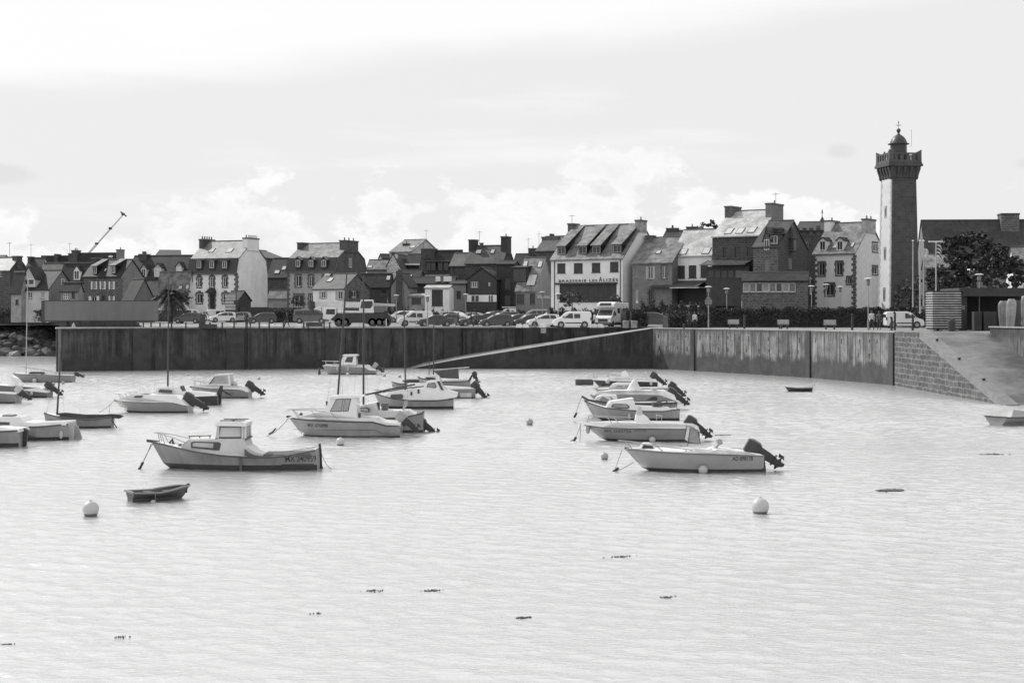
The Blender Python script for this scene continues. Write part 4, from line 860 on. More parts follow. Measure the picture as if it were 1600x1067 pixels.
    def hit(s, face, px, py):
        o = s.inv @ Vector((0, 0, CAMZ)); d = (s.inv.to_3x3() @ Vector((px-800, F, -(py-HZ))))
        if face == 'F': t = -o.y/d.y; p = o+d*t; return p.x, p.z
        t = -o.x/d.x; p = o+d*t; return p.y, p.z
    def roofhit(s, px, py):
        """a photo pixel on the front roof slope (ridge F) -> local point on its outer surface"""
        o = s.inv @ Vector((0, 0, CAMZ)); d = (s.inv.to_3x3() @ Vector((px-800, F, -(py-HZ))))
        pr = s.prof; k = (len(pr)-1)//2-1; (a, za), (b, zb) = pr[k], pr[k+1]
        if s.ridge == 'F': n = Vector((0, -(zb-za), b-a)).normalized(); p0 = Vector((0, a, za+.23))
        else:
            (a, za), (b, zb) = pr[-k-2], pr[-k-1]; n = Vector((za-zb, 0, b-a)).normalized(); p0 = Vector((b-s.w, 0, zb+.23))
        t = (p0-o).dot(n)/d.dot(n); return o+d*t, n
    def wallrect(s, mb, face, u0, u1, H, holes):
        def P(u, z, o=0): return (u, o, z) if face == 'F' else (-o, u, z)
        us = sorted(set([u0, u1]+[h for q in holes for h in q[:2]])); zs = sorted(set([0, H]+[h for q in holes for h in q[2:]]))
        for a, b in zip(us, us[1:]):
            for c, d in zip(zs, zs[1:]):
                m, n = (a+b)/2, (c+d)/2
                if any(q[0] < m < q[1] and q[2] < n < q[3] for q in holes): continue
                mb.poly([P(a, c), P(b, c), P(b, d), P(a, d)])
        D_ = .18
        for q in holes:
            a, b, c, d = q
            for e, f in (((a, c), (b, c)), ((b, c), (b, d)), ((b, d), (a, d)), ((a, d), (a, c))): mb.poly([P(*e), P(*f), P(f[0], f[1], D_), P(e[0], e[1], D_)])
    def bx(s, mb, face, u0, u1, z0, z1, o0, o1):
        if face == 'F': mb.box(u0, u1, -o1, -o0, z0, z1)
        else: mb.box(o0, o1, u0, u1, z0, z1)
    def window(s, f, ua, ub, z0, z1, ins, frame=None, pane=None, shut=None, sur=None, bars=1, arch=False, sill=None, closed=None, door=False, cross=0, hood=False):
        k = -.16 if ins else .02; fr = frame or frame_w; t = .07; mb = MB()
        s.bx(mb, f, ua, ua+t, z0, z1, k, k+.07); s.bx(mb, f, ub-t, ub, z0, z1, k, k+.07); s.bx(mb, f, ua+t, ub-t, z1-t, z1, k, k+.07); s.bx(mb, f, ua+t, ub-t, z0, z0+t*(1.3 if not door else 6), k, k+.07)
        for q in range(bars): u = lerp(ua, ub, (q+1)/(bars+1)); s.bx(mb, f, u-.04, u+.04, z0+t, z1-t, k, k+.065)
        for q in range(cross): z = lerp(z0, z1, (q+1)/(cross+1)); s.bx(mb, f, ua+t, ub-t, z-.03, z+.03, k, k+.06)
        w_ = mb.build('door' if door else 'window', fr, s.root)
        mb = MB(); s.bx(mb, f, ua+.03, ub-.03, z0+.03, z1-.03, k-.02, k+.03); mb.build('pane', pane or glass, w_)
        if closed: mb = MB(); s.bx(mb, f, ua+.05, ub-.05, z0+.05, z1-.05, k+.05, k+.1); mb.build('shutter', closed, w_)
        if shut:
            sw_ = (ub-ua)*.48
            for a, b in ((ua-sw_-.03, ua-.03), (ub+.03, ub+sw_+.03)): mb = MB(); s.bx(mb, f, a, b, z0-.03, z1+.03, .01, .06); mb.build('shutter', shut, w_)
        if sur:
            mb = MB(); e = .2
            for sd, u in ((-1, ua), (1, ub)):
                n = max(3, int((z1-z0)/.35)); 
                for q in range(n):
                    za, zb = lerp(z0, z1, q/n), lerp(z0, z1, (q+1)/n); g = e*(1.5 if q % 2 else .9)
                    s.bx(mb, f, *( (u-g, u-.002) if sd < 0 else (u+.002, u+g)), za, zb, -.01, .035)
            s.bx(mb, f, ua-e, ub+e, z1, z1+.28, -.01, .04); s.bx(mb, f, ua-e, ub+e, z0-.16, z0, -.01, .07)
            if arch: m = (ua+ub)/2; s.bx(mb, f, m-.3, m+.3, z1+.281, z1+.5, -.01, .045)
            mb.build('surround', sur, w_)
        elif not door:
            mb = MB(); s.bx(mb, f, ua-.06, ub+.06, z0-.09, z0, -.01, .07); mb.build('sill', sill or quoin_m, w_)
        if hood:
            mb = MB(); m = (ua+ub)/2; g = (ub-ua)*.9
            mb.loft([[(m-g, .0, z1+.25), (m+g, .0, z1+.25), (m+g*.6, .0, z1+1.0), (m-g*.6, .0, z1+1.0)], [(m-g*1.05, -.9, z1+.2), (m+g*1.05, -.9, z1+.2), (m+g*.62, -.12, z1+.95), (m-g*.62, -.12, z1+.95)]])
            mb.build('door_hood', slate_d, s.root)
        return w_
    def quoins(s, mat=quoin_m, left=True, z1=None):
        z = 0.; k = 0; mb = MB(); ml = MB(); H = z1 or s.ze
        while z < H-.3:
            a, b = (.5, .28) if k % 2 else (.28, .5)
            mb.box(-a, .035, -.035, b, z+.01, z+.36)
            if left: ml.box(-s.w-.035, -s.w+a, -.035, .2, z+.01, z+.36)
            z += .37; k += 1
        mb.build('quoins', mat, s.root)
        if left: ml.build('quoins', mat, s.root)
    def chimney(s, u, pxw, ytop, mat=stone, thick=.75, pots=0, cap=quoin_m, off=0., wide=None):
        if pxw:
            g0 = s.Mw @ Vector((-u*s.w, s.d/2, 0)); ef = s.th-math.atan(g0.x/g0.y); wide = max(.7, (pxw*g0.y/F-thick*math.cos(ef))/math.sin(ef))
        """u: 0 at C's gable .. 1 at the far one; pxw = (px0, px1) seen width when known"""
        x = -u*s.w+(0 if u < .5 else 0)
        if u <= .02: x0, x1 = -thick, .15
        elif u >= .98: x0, x1 = -s.w-.15, -s.w+thick
        else: x0, x1 = x-thick/2, x+thick/2
        yc = s.d/2+off; W = wide or 1.6
        if s.ridge == 'S': yc = off if off else s.d*u; x0, x1 = -s.w/2-thick/2, -s.w/2+thick/2; yc = s.d*u
        wp = s.Mw @ Vector(((x0+x1)/2, yc, 0)); zt = Zp(ytop, wp.y)-s.base
        mb = MB(); mb.box(x0, x1, yc-W/2, yc+W/2, s.zr-(W/2+.1)*min(1.5, (s.zr-s.prof[-2 if 0 else (len(s.prof)-1)//2-1][1])/max(.5, s.prof[(len(s.prof)-1)//2][0]-s.prof[(len(s.prof)-1)//2-1][0]))-.1 if W > 1.9 else s.zr-1.6, zt-.2); c = mb.build('chimney', mat, s.root)
        mb = MB(); mb.box(x0-.08, x1+.08, yc-W/2-.08, yc+W/2+.08, zt-.2, zt); mb.build('cap', cap, c)
        for k in range(pots):
            mb = MB(); yy = yc-W/2+W*(k+.5)/pots; mb.lathe([(.13, 0), (.1, .12), (.085, .42), (.11, .45)], 8, ((x0+x1)/2, yy, zt)); mb.build('chimney_pot', terra, c)
        return c
    def skylight(s, px, py, w_=.85, h=1.1, pane=glass_l, frame=slate_d):
        p, n = s.roofhit(px, py); ax = Vector((1, 0, 0)) if s.ridge == 'F' else Vector((0, 1, 0)); up = n.cross(ax); up = up if up.z > 0 else -up
        def q(mb, a, b, o):
            c = [p+ax*x*a/2+up*y*b/2 for x, y in ((-1, -1), (1, -1), (1, 1), (-1, 1))]; mb.loft([[v-n*.05 for v in c], [v+n*o for v in c]])
        mb = MB(); q(mb, w_, h, .06); f = mb.build('skylight', frame, s.roof); mb = MB(); q(mb, w_-.14, h-.14, .075); mb.build('pane', pane, f)
    def dormer(s, px, pyb, w_, h, kind='gable', wall=slate_d, roof=slate_d, frame=frame_w, pane=glass, rise=.6, slope=.0, back=None, face=None, y0=None):
        """upright dormer whose front foot centre is seen at (px, pyb)"""
        if y0 is None: p, n = s.roofhit(px, pyb)
        else:
            o = s.inv @ Vector((0, 0, CAMZ)); d = (s.inv.to_3x3() @ Vector((px-800, F, -(pyb-HZ)))); p = o+d*((y0-o.y)/d.y)
        x, y, z = p; tanp = (s.zr-s.prof[-2 if 0 else 1][1])/(s.span/2-s.prof[1][0]+1e-6) if len(s.prof) > 3 else (s.zr-s.ze)/(s.span/2)
        dep = back or min((h+rise)/max(.3, tanp)+.3, s.d/2-y+.2)
        mb = MB(); mb.box(x-w_/2, x+w_/2, y, y+dep, z-.25, z+h)
        if kind == 'gable': mb.extrude([(x-w_/2, z+h), (x+w_/2, z+h), (x, z+h+rise)], y+.001, y+dep, 'y')
        d_ = mb.build('dormer', [face or wall], s.root)
        mb = MB(); e = .12
        if kind == 'gable':
            for sg in (-1, 1): mb.loft([[(x+sg*(w_/2+e), yy, z+h-e*rise/(w_/2)), (x, yy, z+h+rise), (x, yy, z+h+rise+.1), (x+sg*(w_/2+e), yy, z+h-e*rise/(w_/2)+.1)] for yy in (y-.18, y+dep)])
        else:
            rise_ = (s.zr+.25)-(z+h) if kind == 'long' else rise; run = (s.d/2-y) if kind == 'long' else dep
            mb.loft([[(x-w_/2-e, y-.3, z+h-.02), (x+w_/2+e, y-.3, z+h-.02), (x+w_/2+e, y-.3, z+h+.1), (x-w_/2-e, y-.3, z+h+.1)], [(x-w_/2-e, y+run, z+h+rise_), (x+w_/2+e, y+run, z+h+rise_), (x+w_/2+e, y+run, z+h+rise_+.1), (x-w_/2-e, y+run, z+h+rise_+.1)]])
        mb.build('dormer_roof', roof, d_)
        if kind == 'long':   # cheeks under the long sloping roof
            rise_ = (s.zr+.2)-(z+h)
            for xx in (x-w_/2, x+w_/2-.06):
                mb = MB(); mb.extrude([(y+.05, z-.1), (y+.05, z+h), (s.d/2, z+h+rise_-.1), (s.d/2, z+h+rise_-.5)], xx, xx+.06, 'x'); mb.build('cheek', wall, d_)
        if kind == 'long': pass
        a, b, c, e_ = x-w_/2+.1, x+w_/2-.1, z+.08, z+h-.08; t = .07; mb = MB()
        mb.box(a, a+t, y-.05, y+.02, c, e_); mb.box(b-t, b, y-.05, y+.02, c, e_); mb.box(a+t, b-t, y-.05, y+.02, e_-t, e_); mb.box(a+t, b-t, y-.05, y+.02, c, c+t); mb.box(x-.03, x+.03, y-.045, y+.02, c+t, e_-t)
        wn = mb.build('window', frame, d_); mb = MB(); mb.box(a+.02, b-.02, y-.02, y+.01, c+.02, e_-.02); mb.build('pane', pane, wn)
        return d_
    def slabbox(s, name, face, px0, px1, py0, py1, o0, o1, mat, parent=None):
        u0, z1 = s.hit(face, px0, py0); u1, z0 = s.hit(face, px1, py1); mb = MB(); s.bx(mb, face, min(u0, u1), max(u0, u1), z0, z1, o0, o1); return mb.build(name, mat, parent or s.root)
    def awning(s, px0, px1, py0, py1, out_, mat, name='awning', th=.12):
        u0, z1 = s.hit('F', px0, py0); u1, _ = s.hit('F', px1, py0); _, z0 = s.hit('F', px0, py1)
        z0 += .0; mb = MB(); mb.loft([[(u0, -.02, z1-th), (u1, -.02, z1-th), (u1, -.02, z1), (u0, -.02, z1)], [(u0, -out_, z0-th), (u1, -out_, z0-th), (u1, -out_, z0), (u0, -out_, z0)]]); return mb.build(name, mat, s.root)
DK = dict(frame=dark); ST = dict(sur=quoin_m); SH = dict(shut=frame_w); CL = dict(closed=shut_d, frame=shut_d)
def win(x0, x1, y0, y1, **k): return (x0, x1, y0, y1, k)
def antenna(h, u, dy, ht):
    """roof aerial standing on a house's ridge"""
    x = -u*h.w; y = h.d/2; z = h.zr+.1
    if h.ridge == 'S': x = -h.w/2; y = u*h.d
    mb = MB(); mb.tube([(x, y, z-.2), (x, y, z+ht)], .03, 5); mb.tube([(x-.5, y, z+ht*.9), (x+.5, y, z+ht*.9)], .02, 4); 
    for k in (-.4, -.15, .1, .35): mb.tube([(x+k, y-.3, z+ht*.9), (x+k, y+.3, z+ht*.9)], .015, 4)
    mb.build('aerial', dark, h.root)
# --- the tall white mansard house
h = House('house', 'tall white house with a plain white gable and mansard slate roof, left of centre', 296, 370, 418, 240, 426, 378, th=24, wf=plaster, roof=slate_l, prof=[(.05, 405)],
          wins=[win(308.5, 314.5, 434, 449, sur=quoin_m, arch=True), win(328.5, 334.5, 433, 449, sur=quoin_m, arch=True), win(348.5, 354.5, 433, 448.5, sur=quoin_m, arch=True), win(307.5, 316, 459, 474, sur=quoin_m, arch=True), win(348, 357, 459, 474, sur=quoin_m, arch=True), win(327.5, 335.5, 460, 490, sur=quoin_m, door=True, hood=True, frame=dark)])
h.quoins()
mb = MB(); mb.box(-h.w-.3, .06, -.3, .15, h.ze-.25, h.ze-.02); mb.build('cornice', quoin_m, h.root)
z0 = h.ze; z1 = h.prof[1][1]
mb = MB(); mb.loft([[(x, -.28, z0), (x, h.prof[1][0]-.2, z1+.2), (x, h.prof[1][0], z1+.2), (x, 0, z0)] for x in (-h.w-.2, -.02)]); mb.build('mansard_slates', slate_v, h.roof)
for px in (311, 331, 351): h.dormer(px, 419.5, 1.0, 1.25, 'shed', slate_v, slate_l, rise=.05, back=.8, y0=-.32)
h.chimney(1, 23, 374, stone_d, .7, 5); h.chimney(0, 24, 372, plaster, .7, 5); h.skylight(331, 391.5, .95, 1.1); h.skylight(359, 391.5, 1.1, 1.2)
mb = MB(); mb.box(.005, .03, h.d/2-1.3, h.d/2+1.3, h.zr-1.5, h.zr+1.); mb.build('gable_face', plaster, h.wall)
# --- second mansard house
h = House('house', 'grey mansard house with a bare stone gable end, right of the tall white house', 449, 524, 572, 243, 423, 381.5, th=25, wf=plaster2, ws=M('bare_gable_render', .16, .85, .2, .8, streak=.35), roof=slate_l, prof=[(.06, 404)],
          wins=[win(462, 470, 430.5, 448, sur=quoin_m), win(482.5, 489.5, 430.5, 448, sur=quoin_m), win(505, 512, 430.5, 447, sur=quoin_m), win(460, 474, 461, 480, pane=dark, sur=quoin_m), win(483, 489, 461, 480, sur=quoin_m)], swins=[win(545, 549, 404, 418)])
h.quoins(left=True)
mb = MB(); mb.box(-h.w-.3, .06, -.3, .15, h.ze-.25, h.ze-.02); mb.build('cornice', quoin_m, h.root)
z0 = h.ze; z1 = h.prof[1][1]; mb = MB(); mb.loft([[(x, -.28, z0), (x, h.prof[1][0]-.2, z1+.2), (x, h.prof[1][0], z1+.2), (x, 0, z0)] for x in (-h.w-.2, -.02)]); mb.build('mansard_slates', slate_v, h.roof)
for px in (465.5, 486, 506): h.dormer(px, 417.5, 1.0, 1.2, 'gable', slate_v, slate_l, rise=.45, back=.8, y0=-.32)
h.chimney(1, 24, 379.5, stone_d, .8, 0); h.chimney(0, 28, 376, MATS['bare_gable_render'], .9, 3); 
# --- low cottage in front of it
h = House('cottage', 'low white cottage with grey shutters in front of the grey mansard house', 489, 537, 578, 226, 452, 430, wf=plaster, ws=stone, roof=slate, wins=[win(502, 508, 455.5, 466, shut=shut_g), win(528, 535, 455, 468, shut=shut_g)], swins=[win(549, 557, 455, 465, shut=dark)])
h.chimney(.93, None, 425, plaster, .9, 0, wide=.8); h.skylight(516, 437.5)
# --- back house between the two mansards
h = House('house', 'dark narrow-gabled house squeezed between the two mansard houses', 400, 415, 448, 275, 404, 391, ridge='S', th=18, wf=stone_d, ws=stone_d, roof=slate, width=8.5)
h.chimney(.1, None, 386, stone_d, 1.6, 2)
h = House('shed', 'small shed with bright slate roof between the two mansard houses', 419, 449, 456, 255, 466, 455, wf=M('shed_wall', .35, .8), roof=slate_l, th=12, cat='shed')
h = House('house', 'dark back house with skylit slate roof behind the small bright-roofed shed', 417, 449, 470, 268, 433, 405, wf=stone_d, roof=slate_d, th=20); h.skylight(433, 425, 1., .8); h.skylight(444, 419, .8, .9)
# --- left group
h = House('house', 'dark stone house with a big bare gable at the left edge', -32, 16, 43, 230, 422, 404, wf=stone_d, ws=M('left_gable_stone', .10, .85, .2, 1., streak=.2), roof=slate_l, wins=[win(-4, 4, 425, 433, frame=shut_g)], th=32); h.chimney(0, 14, 400, stone_d, .9, 0); antenna(h, .3, 0, 2.5)
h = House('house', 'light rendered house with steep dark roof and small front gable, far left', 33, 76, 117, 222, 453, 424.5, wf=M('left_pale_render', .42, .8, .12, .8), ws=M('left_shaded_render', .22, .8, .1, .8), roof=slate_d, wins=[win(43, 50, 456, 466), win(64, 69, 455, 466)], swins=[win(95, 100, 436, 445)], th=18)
h.dormer(45, 446, 2.1, 1.0, 'gable', MATS['left_pale_render'], slate_d, rise=1.7, back=3., y0=-.05, face=MATS['left_pale_render'])
h = House('house_wing', 'low pale wing with dark sloping roof, far left beside the light rendered house', 17, 33, 45, 222.5, 452, 427, wf=M('wing_render', .3, .8), roof=slate_d, wins=[win(24, 29, 468, 476, frame=dark)], th=34)
h = House('extension', 'small glazed extension with a hipped dark roof right of the light rendered house', 95, 122, 130, 221, 454, 443.5, wf=plaster3, roof=slate_d, wins=[win(98, 108, 456, 468, bars=2, cross=2), win(112, 117, 456, 466, frame=dark)], th=15, cat='extension')
h = House('house', 'grey stone house with white shutters behind the parked trailer', 131, 189, 224, 236, 432, 407.5, wf=stone, ws=plaster3, roof=slate_d, wins=[win(145, 149.5, 440, 452, **SH), win(158.5, 163, 440, 452, **SH), win(172.5, 177, 440, 452, **SH), win(143, 151, 463, 480, **SH), win(172.5, 177, 463, 480, **SH), win(159, 164, 462, 480, door=True, frame=dark)], th=22)
h.quoins(left=False); h.chimney(1, None, 403, stone_d, .8, 0); h.dormer(148, 428.5, .9, 1.2, 'long', slate_d, slate_l); h.dormer(177, 427.5, .9, 1.2, 'long', slate_d, slate_l)
h.skylight(165, 422, .4, .7)
h = House('cottage', 'low cottage with steep dark roof just behind the right end of the trailer', 191, 209, 242, 222, 470, 438, wf=stone, ws=M('small_gable_render', .19, .8, .1, .9), roof=slate_d, th=38)
h = House('house', 'long dark slate roof with white pointed dormers behind the palm tree', 196, 303, 330, 258, 436, 401, wf=plaster3, roof=slate_d, th=12)
for px, w_, hh in ((224.5, 1.0, 1.5), (246.5, 1.35, 1.6), (279.5, 1.05, 1.3)): h.dormer(px, 433 if px < 270 else 428, w_, hh, 'gable', slate_d, slate_d, rise=.7, face=plaster2, pane=MATS['skylight_glass'] if px in (246.5, 279.5) else glass)
h.skylight(266, 427, .9, .7); h.chimney(.86, None, 397, stone_d, 1.4, 4)
h = House('house', 'low house with a light lichened slate roof and two bright skylights behind the palm', 246, 294, 303, 242, 461, 427, wf=plaster, roof=slate_l, th=14, wins=[win(288, 293, 463, 470)]); h.skylight(282, 449.5, .7, .7); h.skylight(293, 448.5, .6, .8)
h = House('house', 'house with one tall white-faced dormer left of the shuttered stone house', 92, 133, 150, 255, 441, 413, wf=plaster3, roof=slate_d, th=12); h.dormer(120, 437.5, 1.1, 1.6, 'gable', slate_d, slate_d, rise=.8, face=plaster)
for lab, xL, xC, xR, Y, ye, yr, rf, th in (('long dark ridge with chimneys beneath the crane boom', 110, 186, 196, 300, 425, 397, slate_d, 8), ('dark mid-grey roof behind the light rendered house, left', 60, 100, 118, 275, 434, 412.5, slate, 12),
        ('dark skyline roof far left between two aerials', 38, 62, 80, 300, 425, 404.5, slate_d, 10), ('dark hipped skyline roof left of the crane boom', 62, 112, 118, 310, 425, 401.5, slate_d, 8),
        ('high back house with a small white gable, right of the crane boom', 232, 279, 284, 310, 415, 392.5, slate_d, -12), ('small pale-gabled skyline house at the far left edge', -8, 2, 18, 290, 408, 401, slate_d, 34), ('dark skyline roof filling the gap left of the tall white house', 255, 300, 310, 300, 430, 400.5, slate_d, 8)):
    h = House('skyline_house', lab, xL, xC, xR, Y, ye, yr, wf=plaster2, roof=rf, th=th, group='back row of houses')
    if 'crane boom' in lab and 'long' in lab: h.chimney(0, None, 390, plaster3, .9, 1); h.chimney(.98, None, 391, stone_d, 1.1, 2); h.skylight(173, 401, 1., .6)
    elif 'hipped' in lab: h.chimney(.5, None, 397, stone_d, .7, 0); h.chimney(.05, None, 396, stone_d, .9, 1); antenna(h, .12, 0, 2.8)
    elif 'aerials' in lab: antenna(h, .95, 0, 3.); h.chimney(.98, None, 401, stone_d, .5, 0)
# --- centre group
h = House('house', 'high back house with bright roof and pale timbered gable on the skyline, centre', 609, 643, 688, 290, 394, 376, wf=plaster2, ws=plaster2, roof=slate_l, th=28, swins=[win(661.5, 667, 380, 394, closed=shut_g, frame=shut_g)]); h.skylight(645, 386, 1., 1.); h.chimney(.62, None, 380.5, stone_d, 1.1, 1, off=-2.3, wide=1.); antenna(h, 0, 0, 2)
h = House('house', 'narrow house with a pale bare-stone gable facing the harbour, centre', 601, 627, 655, 262, 422, 397.5, ridge='S', wf=M('pale_rubble', .5, .85, .2, 2., kind='rubble'), ws=stone_d, roof=slate_d, th=8)
h.chimney(.06, None, 395, MATS['pale_rubble'], 1.0, 0)
h = House('house', 'low slate roof with bright flat edge behind the centre cottages', 573, 603, 612, 262, 421, 408, wf=plaster3, roof=slate_l, th=10); h.skylight(578, 417, .9, .7)
h = House('house', 'small skyline house right of the bare stone gable end', 591, 605, 612, 300, 407, 399, wf=plaster3, roof=slate_d, th=-20)
h = House('house', 'dark roofed house with a narrow flat sunlit canopy under it, centre', 634, 662, 670, 268, 412, 399, wf=stone_d, roof=slate_d, th=8); h.slabbox('canopy', 'F', 634, 661, 412, 414.5, .0, 1.0, frame_w)
h = House('cottage', 'dark low cottage between the crane truck and the chimney-gabled cottage', 560, 608, 616, 236, 448, 429.5, wf=stone_d, roof=slate_d, th=12, wins=[win(596, 604, 453, 459, frame=dark)]); h.skylight(607, 434.5, .7, .9)
h = House('cottage', 'cottage with broad dark chimney up its pale gable', 611, 637, 652, 230, 447, 428, ridge='S', wf=M('gable_grey', .26, .8, .15, 1.5), ws=plaster3, roof=slate_d, th=10)
mb = MB(); mb.box(-h.w/2-.45, -h.w/2+.45, -.28, .0, 0, h.zr+.45); mb.build('chimney', stone_d, h.root)
h = House('house', 'dark roofed low house behind the centre street lamp, tiny skylights', 618, 655, 664, 248, 436, 424, wf=stone_d, roof=slate_d, th=8); h.skylight(630, 432, .4, .7); h.skylight(642, 431.5, .4, .7)
h = House('house', 'dark slate house with paired dormer windows, centre', 655, 716, 728, 256, 424, 393, wf=plaster2, roof=slate_d, th=18, wins=[win(657, 661, 427, 431)])
for px in (669.5, 677, 688, 697): h.dormer(px, 423.5, 1.0, 1.5, 'shed', slate_d, slate_d, frame=dark, rise=.2)
h.chimney(.85, None, 388.5, stone_d, 2.4, 0, wide=1.4)
h = House('low_building', 'flat dark-roofed annex with two white wall panels on its roof, centre', 640, 708, 716, 238, 444, 435, wf=M('annex_dark', .06, .8), roof=slate_d, th=8, cat='building')
for a, b in ((681, 687), (693.5, 705)): h.slabbox('white_panel', 'F', a, b, 432, 440, -.5, .2, plaster)
h = House('shop_building', 'little pale building with dark wide doorway and flat bright cornice, centre', 664, 702, 709, 228, 451, 447.5, wf=plaster, roof=M('flat_roof_grey', .4, .7), th=10, wins=[win(674.5, 692, 452.5, 478, frame=dark, pane=M('dark_doorway', .05, .6), bars=1)], cat='building')
h = House('low_building', 'low pale kiosk-like building left of the little white doorway building', 632, 664, 670, 230, 463, 461, wf=M('kiosk_pale', .36, .8), roof=MATS['flat_roof_grey'], th=10, wins=[win(643, 658, 465, 475, frame=dark, bars=2)], cat='building')
h = House('house', 'low grey rendered house left of the dark slate-clad house', 702, 728, 740, 232, 445, 441, wf=M('mid_grey_render', .24, .8, .15), roof=slate_d, th=10, wins=[win(713.5, 720, 455, 467, frame=dark)])
h = House('tower_house', 'squat dark stone house with a hipped slate roof and two tiny windows, centre', 703, 740, 756, 248, 415, 397, wf=stone_d, roof=slate, th=25, wins=[win(708, 712, 419, 424, frame=dark), win(718, 724, 430, 437, frame=dark)])
h = House('house', 'tall dark house with two great chimney stacks, centre of the skyline', 727, 785, 803, 246, 411, 385.5, wf=stone_d, ws=M('dark_stack_stone', .075, .85, .2, 1.), roof=slate, th=22)
h.chimney(1, 14, 374.5, MATS['dark_stack_stone'], .9, 0); h.chimney(0, 15, 369.5, MATS['dark_stack_stone'], .9, 1); h.skylight(748, 393.5, 1.0, .9); h.skylight(770, 393, .7, .9); h.chimney(.72, None, 379.5, terra, .4, 0, wide=.4); antenna(h, .78, 0, 2.6)
h = House('slate_clad_house', 'dark slate-clad house with a sloping lean-to roof and pale ground floor, centre', 730, 776, 790, 231, 437, 420, ridge='S', wf=slate_v, ws=slate_v, roof=slate_d, th=12, wins=[win(735.5, 747, 440, 449.5, bars=3), win(763, 766, 441, 447)])
h.slabbox('white_ground_floor', 'F', 729.5, 776, 461, 471.5, .0, .06, plaster); 
for a, b in ((737, 748), (764, 770)): h.slabbox('ground_window', 'F', a, b, 462, 471, .06, .1, glass); h.slabbox('window_frame', 'F', (a+b)/2-.6, (a+b)/2+.6, 462, 471, .1, .14, frame_w)
h = House('stair_tower', 'windowed dark tower building right of the slate-clad house', 776, 803, 812, 233, 414, 410, wf=M('tower_dark', .055, .8, .2), roof=slate_d, th=12, wins=[win(788, 797, 434, 452, frame=dark), win(788, 797, 461, 478, frame=dark)], cat='building')
h = House('house', 'house with long light skylit roof and grey gable, left of the brasserie', 806, 838, 866, 224, 454, 404.5, wf=plaster3, ws=M('gable_grey_big', .26, .8, .1, .8), roof=slate_l, th=20, wins=[win(807, 819, 460, 475, frame=dark), win(828, 836, 459, 475, frame=dark)])
h.skylight(821, 413, .7, 1.3); h.skylight(844, 413, .7, 1.3); h.skylight(828, 438, .8, 2.2); h.skylight(834, 438, .8, 2.2); h.dormer(812, 441, 2.2, 2.1, 'shed', slate_d, slate_d, frame=dark, rise=.3)
h.slabbox('fence_panel', 'S', 839, 858, 461.5, 467, .0, .1, plaster2)
h = House('house', 'skyline house with a square chimney left of the brasserie', 800, 838, 850, 268, 420, 398.5, wf=plaster3, roof=slate_d, th=10); h.chimney(.3, None, 388, stone_d, 1.4, 1, wide=1.4); antenna(h, .5, 0, 3); antenna(h, .05, 0, 4)
h = House('house', 'house with a row of chimney pots peeping over the left end of the brasserie', 838, 876, 905, 232, 392, 371, wf=stone_d, roof=slate, th=30); h.chimney(.75, None, 370, stone, 2.8, 8, wide=1.4)
# --- the brasserie
h = House('brasserie', 'long white brasserie with dark shutters, sloping dormers and lettered front', 861, 973, 1034, 212, 404, 352, wf=plaster, ws=plaster, roof=slate_l, th=33,
          wins=[win(870.5, 883.5, 411.5, 427, **CL), win(896.5, 910.5, 411, 427, **CL), win(924.5, 938, 410.5, 426, **CL), win(953, 966.5, 409, 425, **CL), win(874, 963.5, 443.5, 472, frame=dark, pane=MATS['dark_doorway'], bars=5)])
for px, yb in ((877.5, 398), (910.5, 397.5), (932, 397), (964.5, 395.5)): h.dormer(px, yb, 1.45, 1.15, 'long', slate_d, slate_l, frame=shut_g)
h.chimney(1, 17, 349.5, stone, .7, 0); h.chimney(0, 17, 344, M('chimney_patchy', .36, .8, .4, 2.), .7, 1); antenna(h, 1, 0, 1.8)
def sign(h, txt, px0, px1, pyc, hpx, mat, out_=.05, name='lettering', bold=.01):
    u0, z = h.hit('F', px0, pyc+hpx/2); u1, z2 = h.hit('F', px1, pyc-hpx/2); size = (z2-z)/.7; st = [None]
    cu = bpy.data.curves.new('t', 'FONT'); cu.body = txt; cu.size = size; cu.space_character = 1.25; t = bpy.data.objects.new('t', cu); C.objects.link(t); bpy.context.view_layer.update(); wd = t.dimensions.x; bpy.data.objects.remove(t)
    k = (u1-u0)/wd
    return text_mesh(txt, size, name, mat, h.root, lambda u, v, w_: (u0+u*k, -out_-w_, z+v), 1.25, bold)
sign(h, 'BRASSERIE LES', 873, 933, 438.7, 4.6, MATS['lettering_black']); sign(h, 'A', 936, 941, 436.4, 8, MATS['lettering_black']); sign(h, 'LIZÉS', 942.5, 965, 437.4, 4.8, MATS['lettering_black'])
h.slabbox('sign_rail', 'F', 868, 965, 442.2, 443.6, .03, .25, shut_d); mb = MB(); mb.tube([(-.35, -.06, .3), (-.35, -.06, h.ze-.1)], .06, 6); mb.build('drainpipe', dark, h.root); mb = MB(); mb.tube([(-h.w+.6, -.06, .3), (-h.w+.6, -.06, h.ze-.1)], .06, 6); mb.build('drainpipe', dark, h.root)
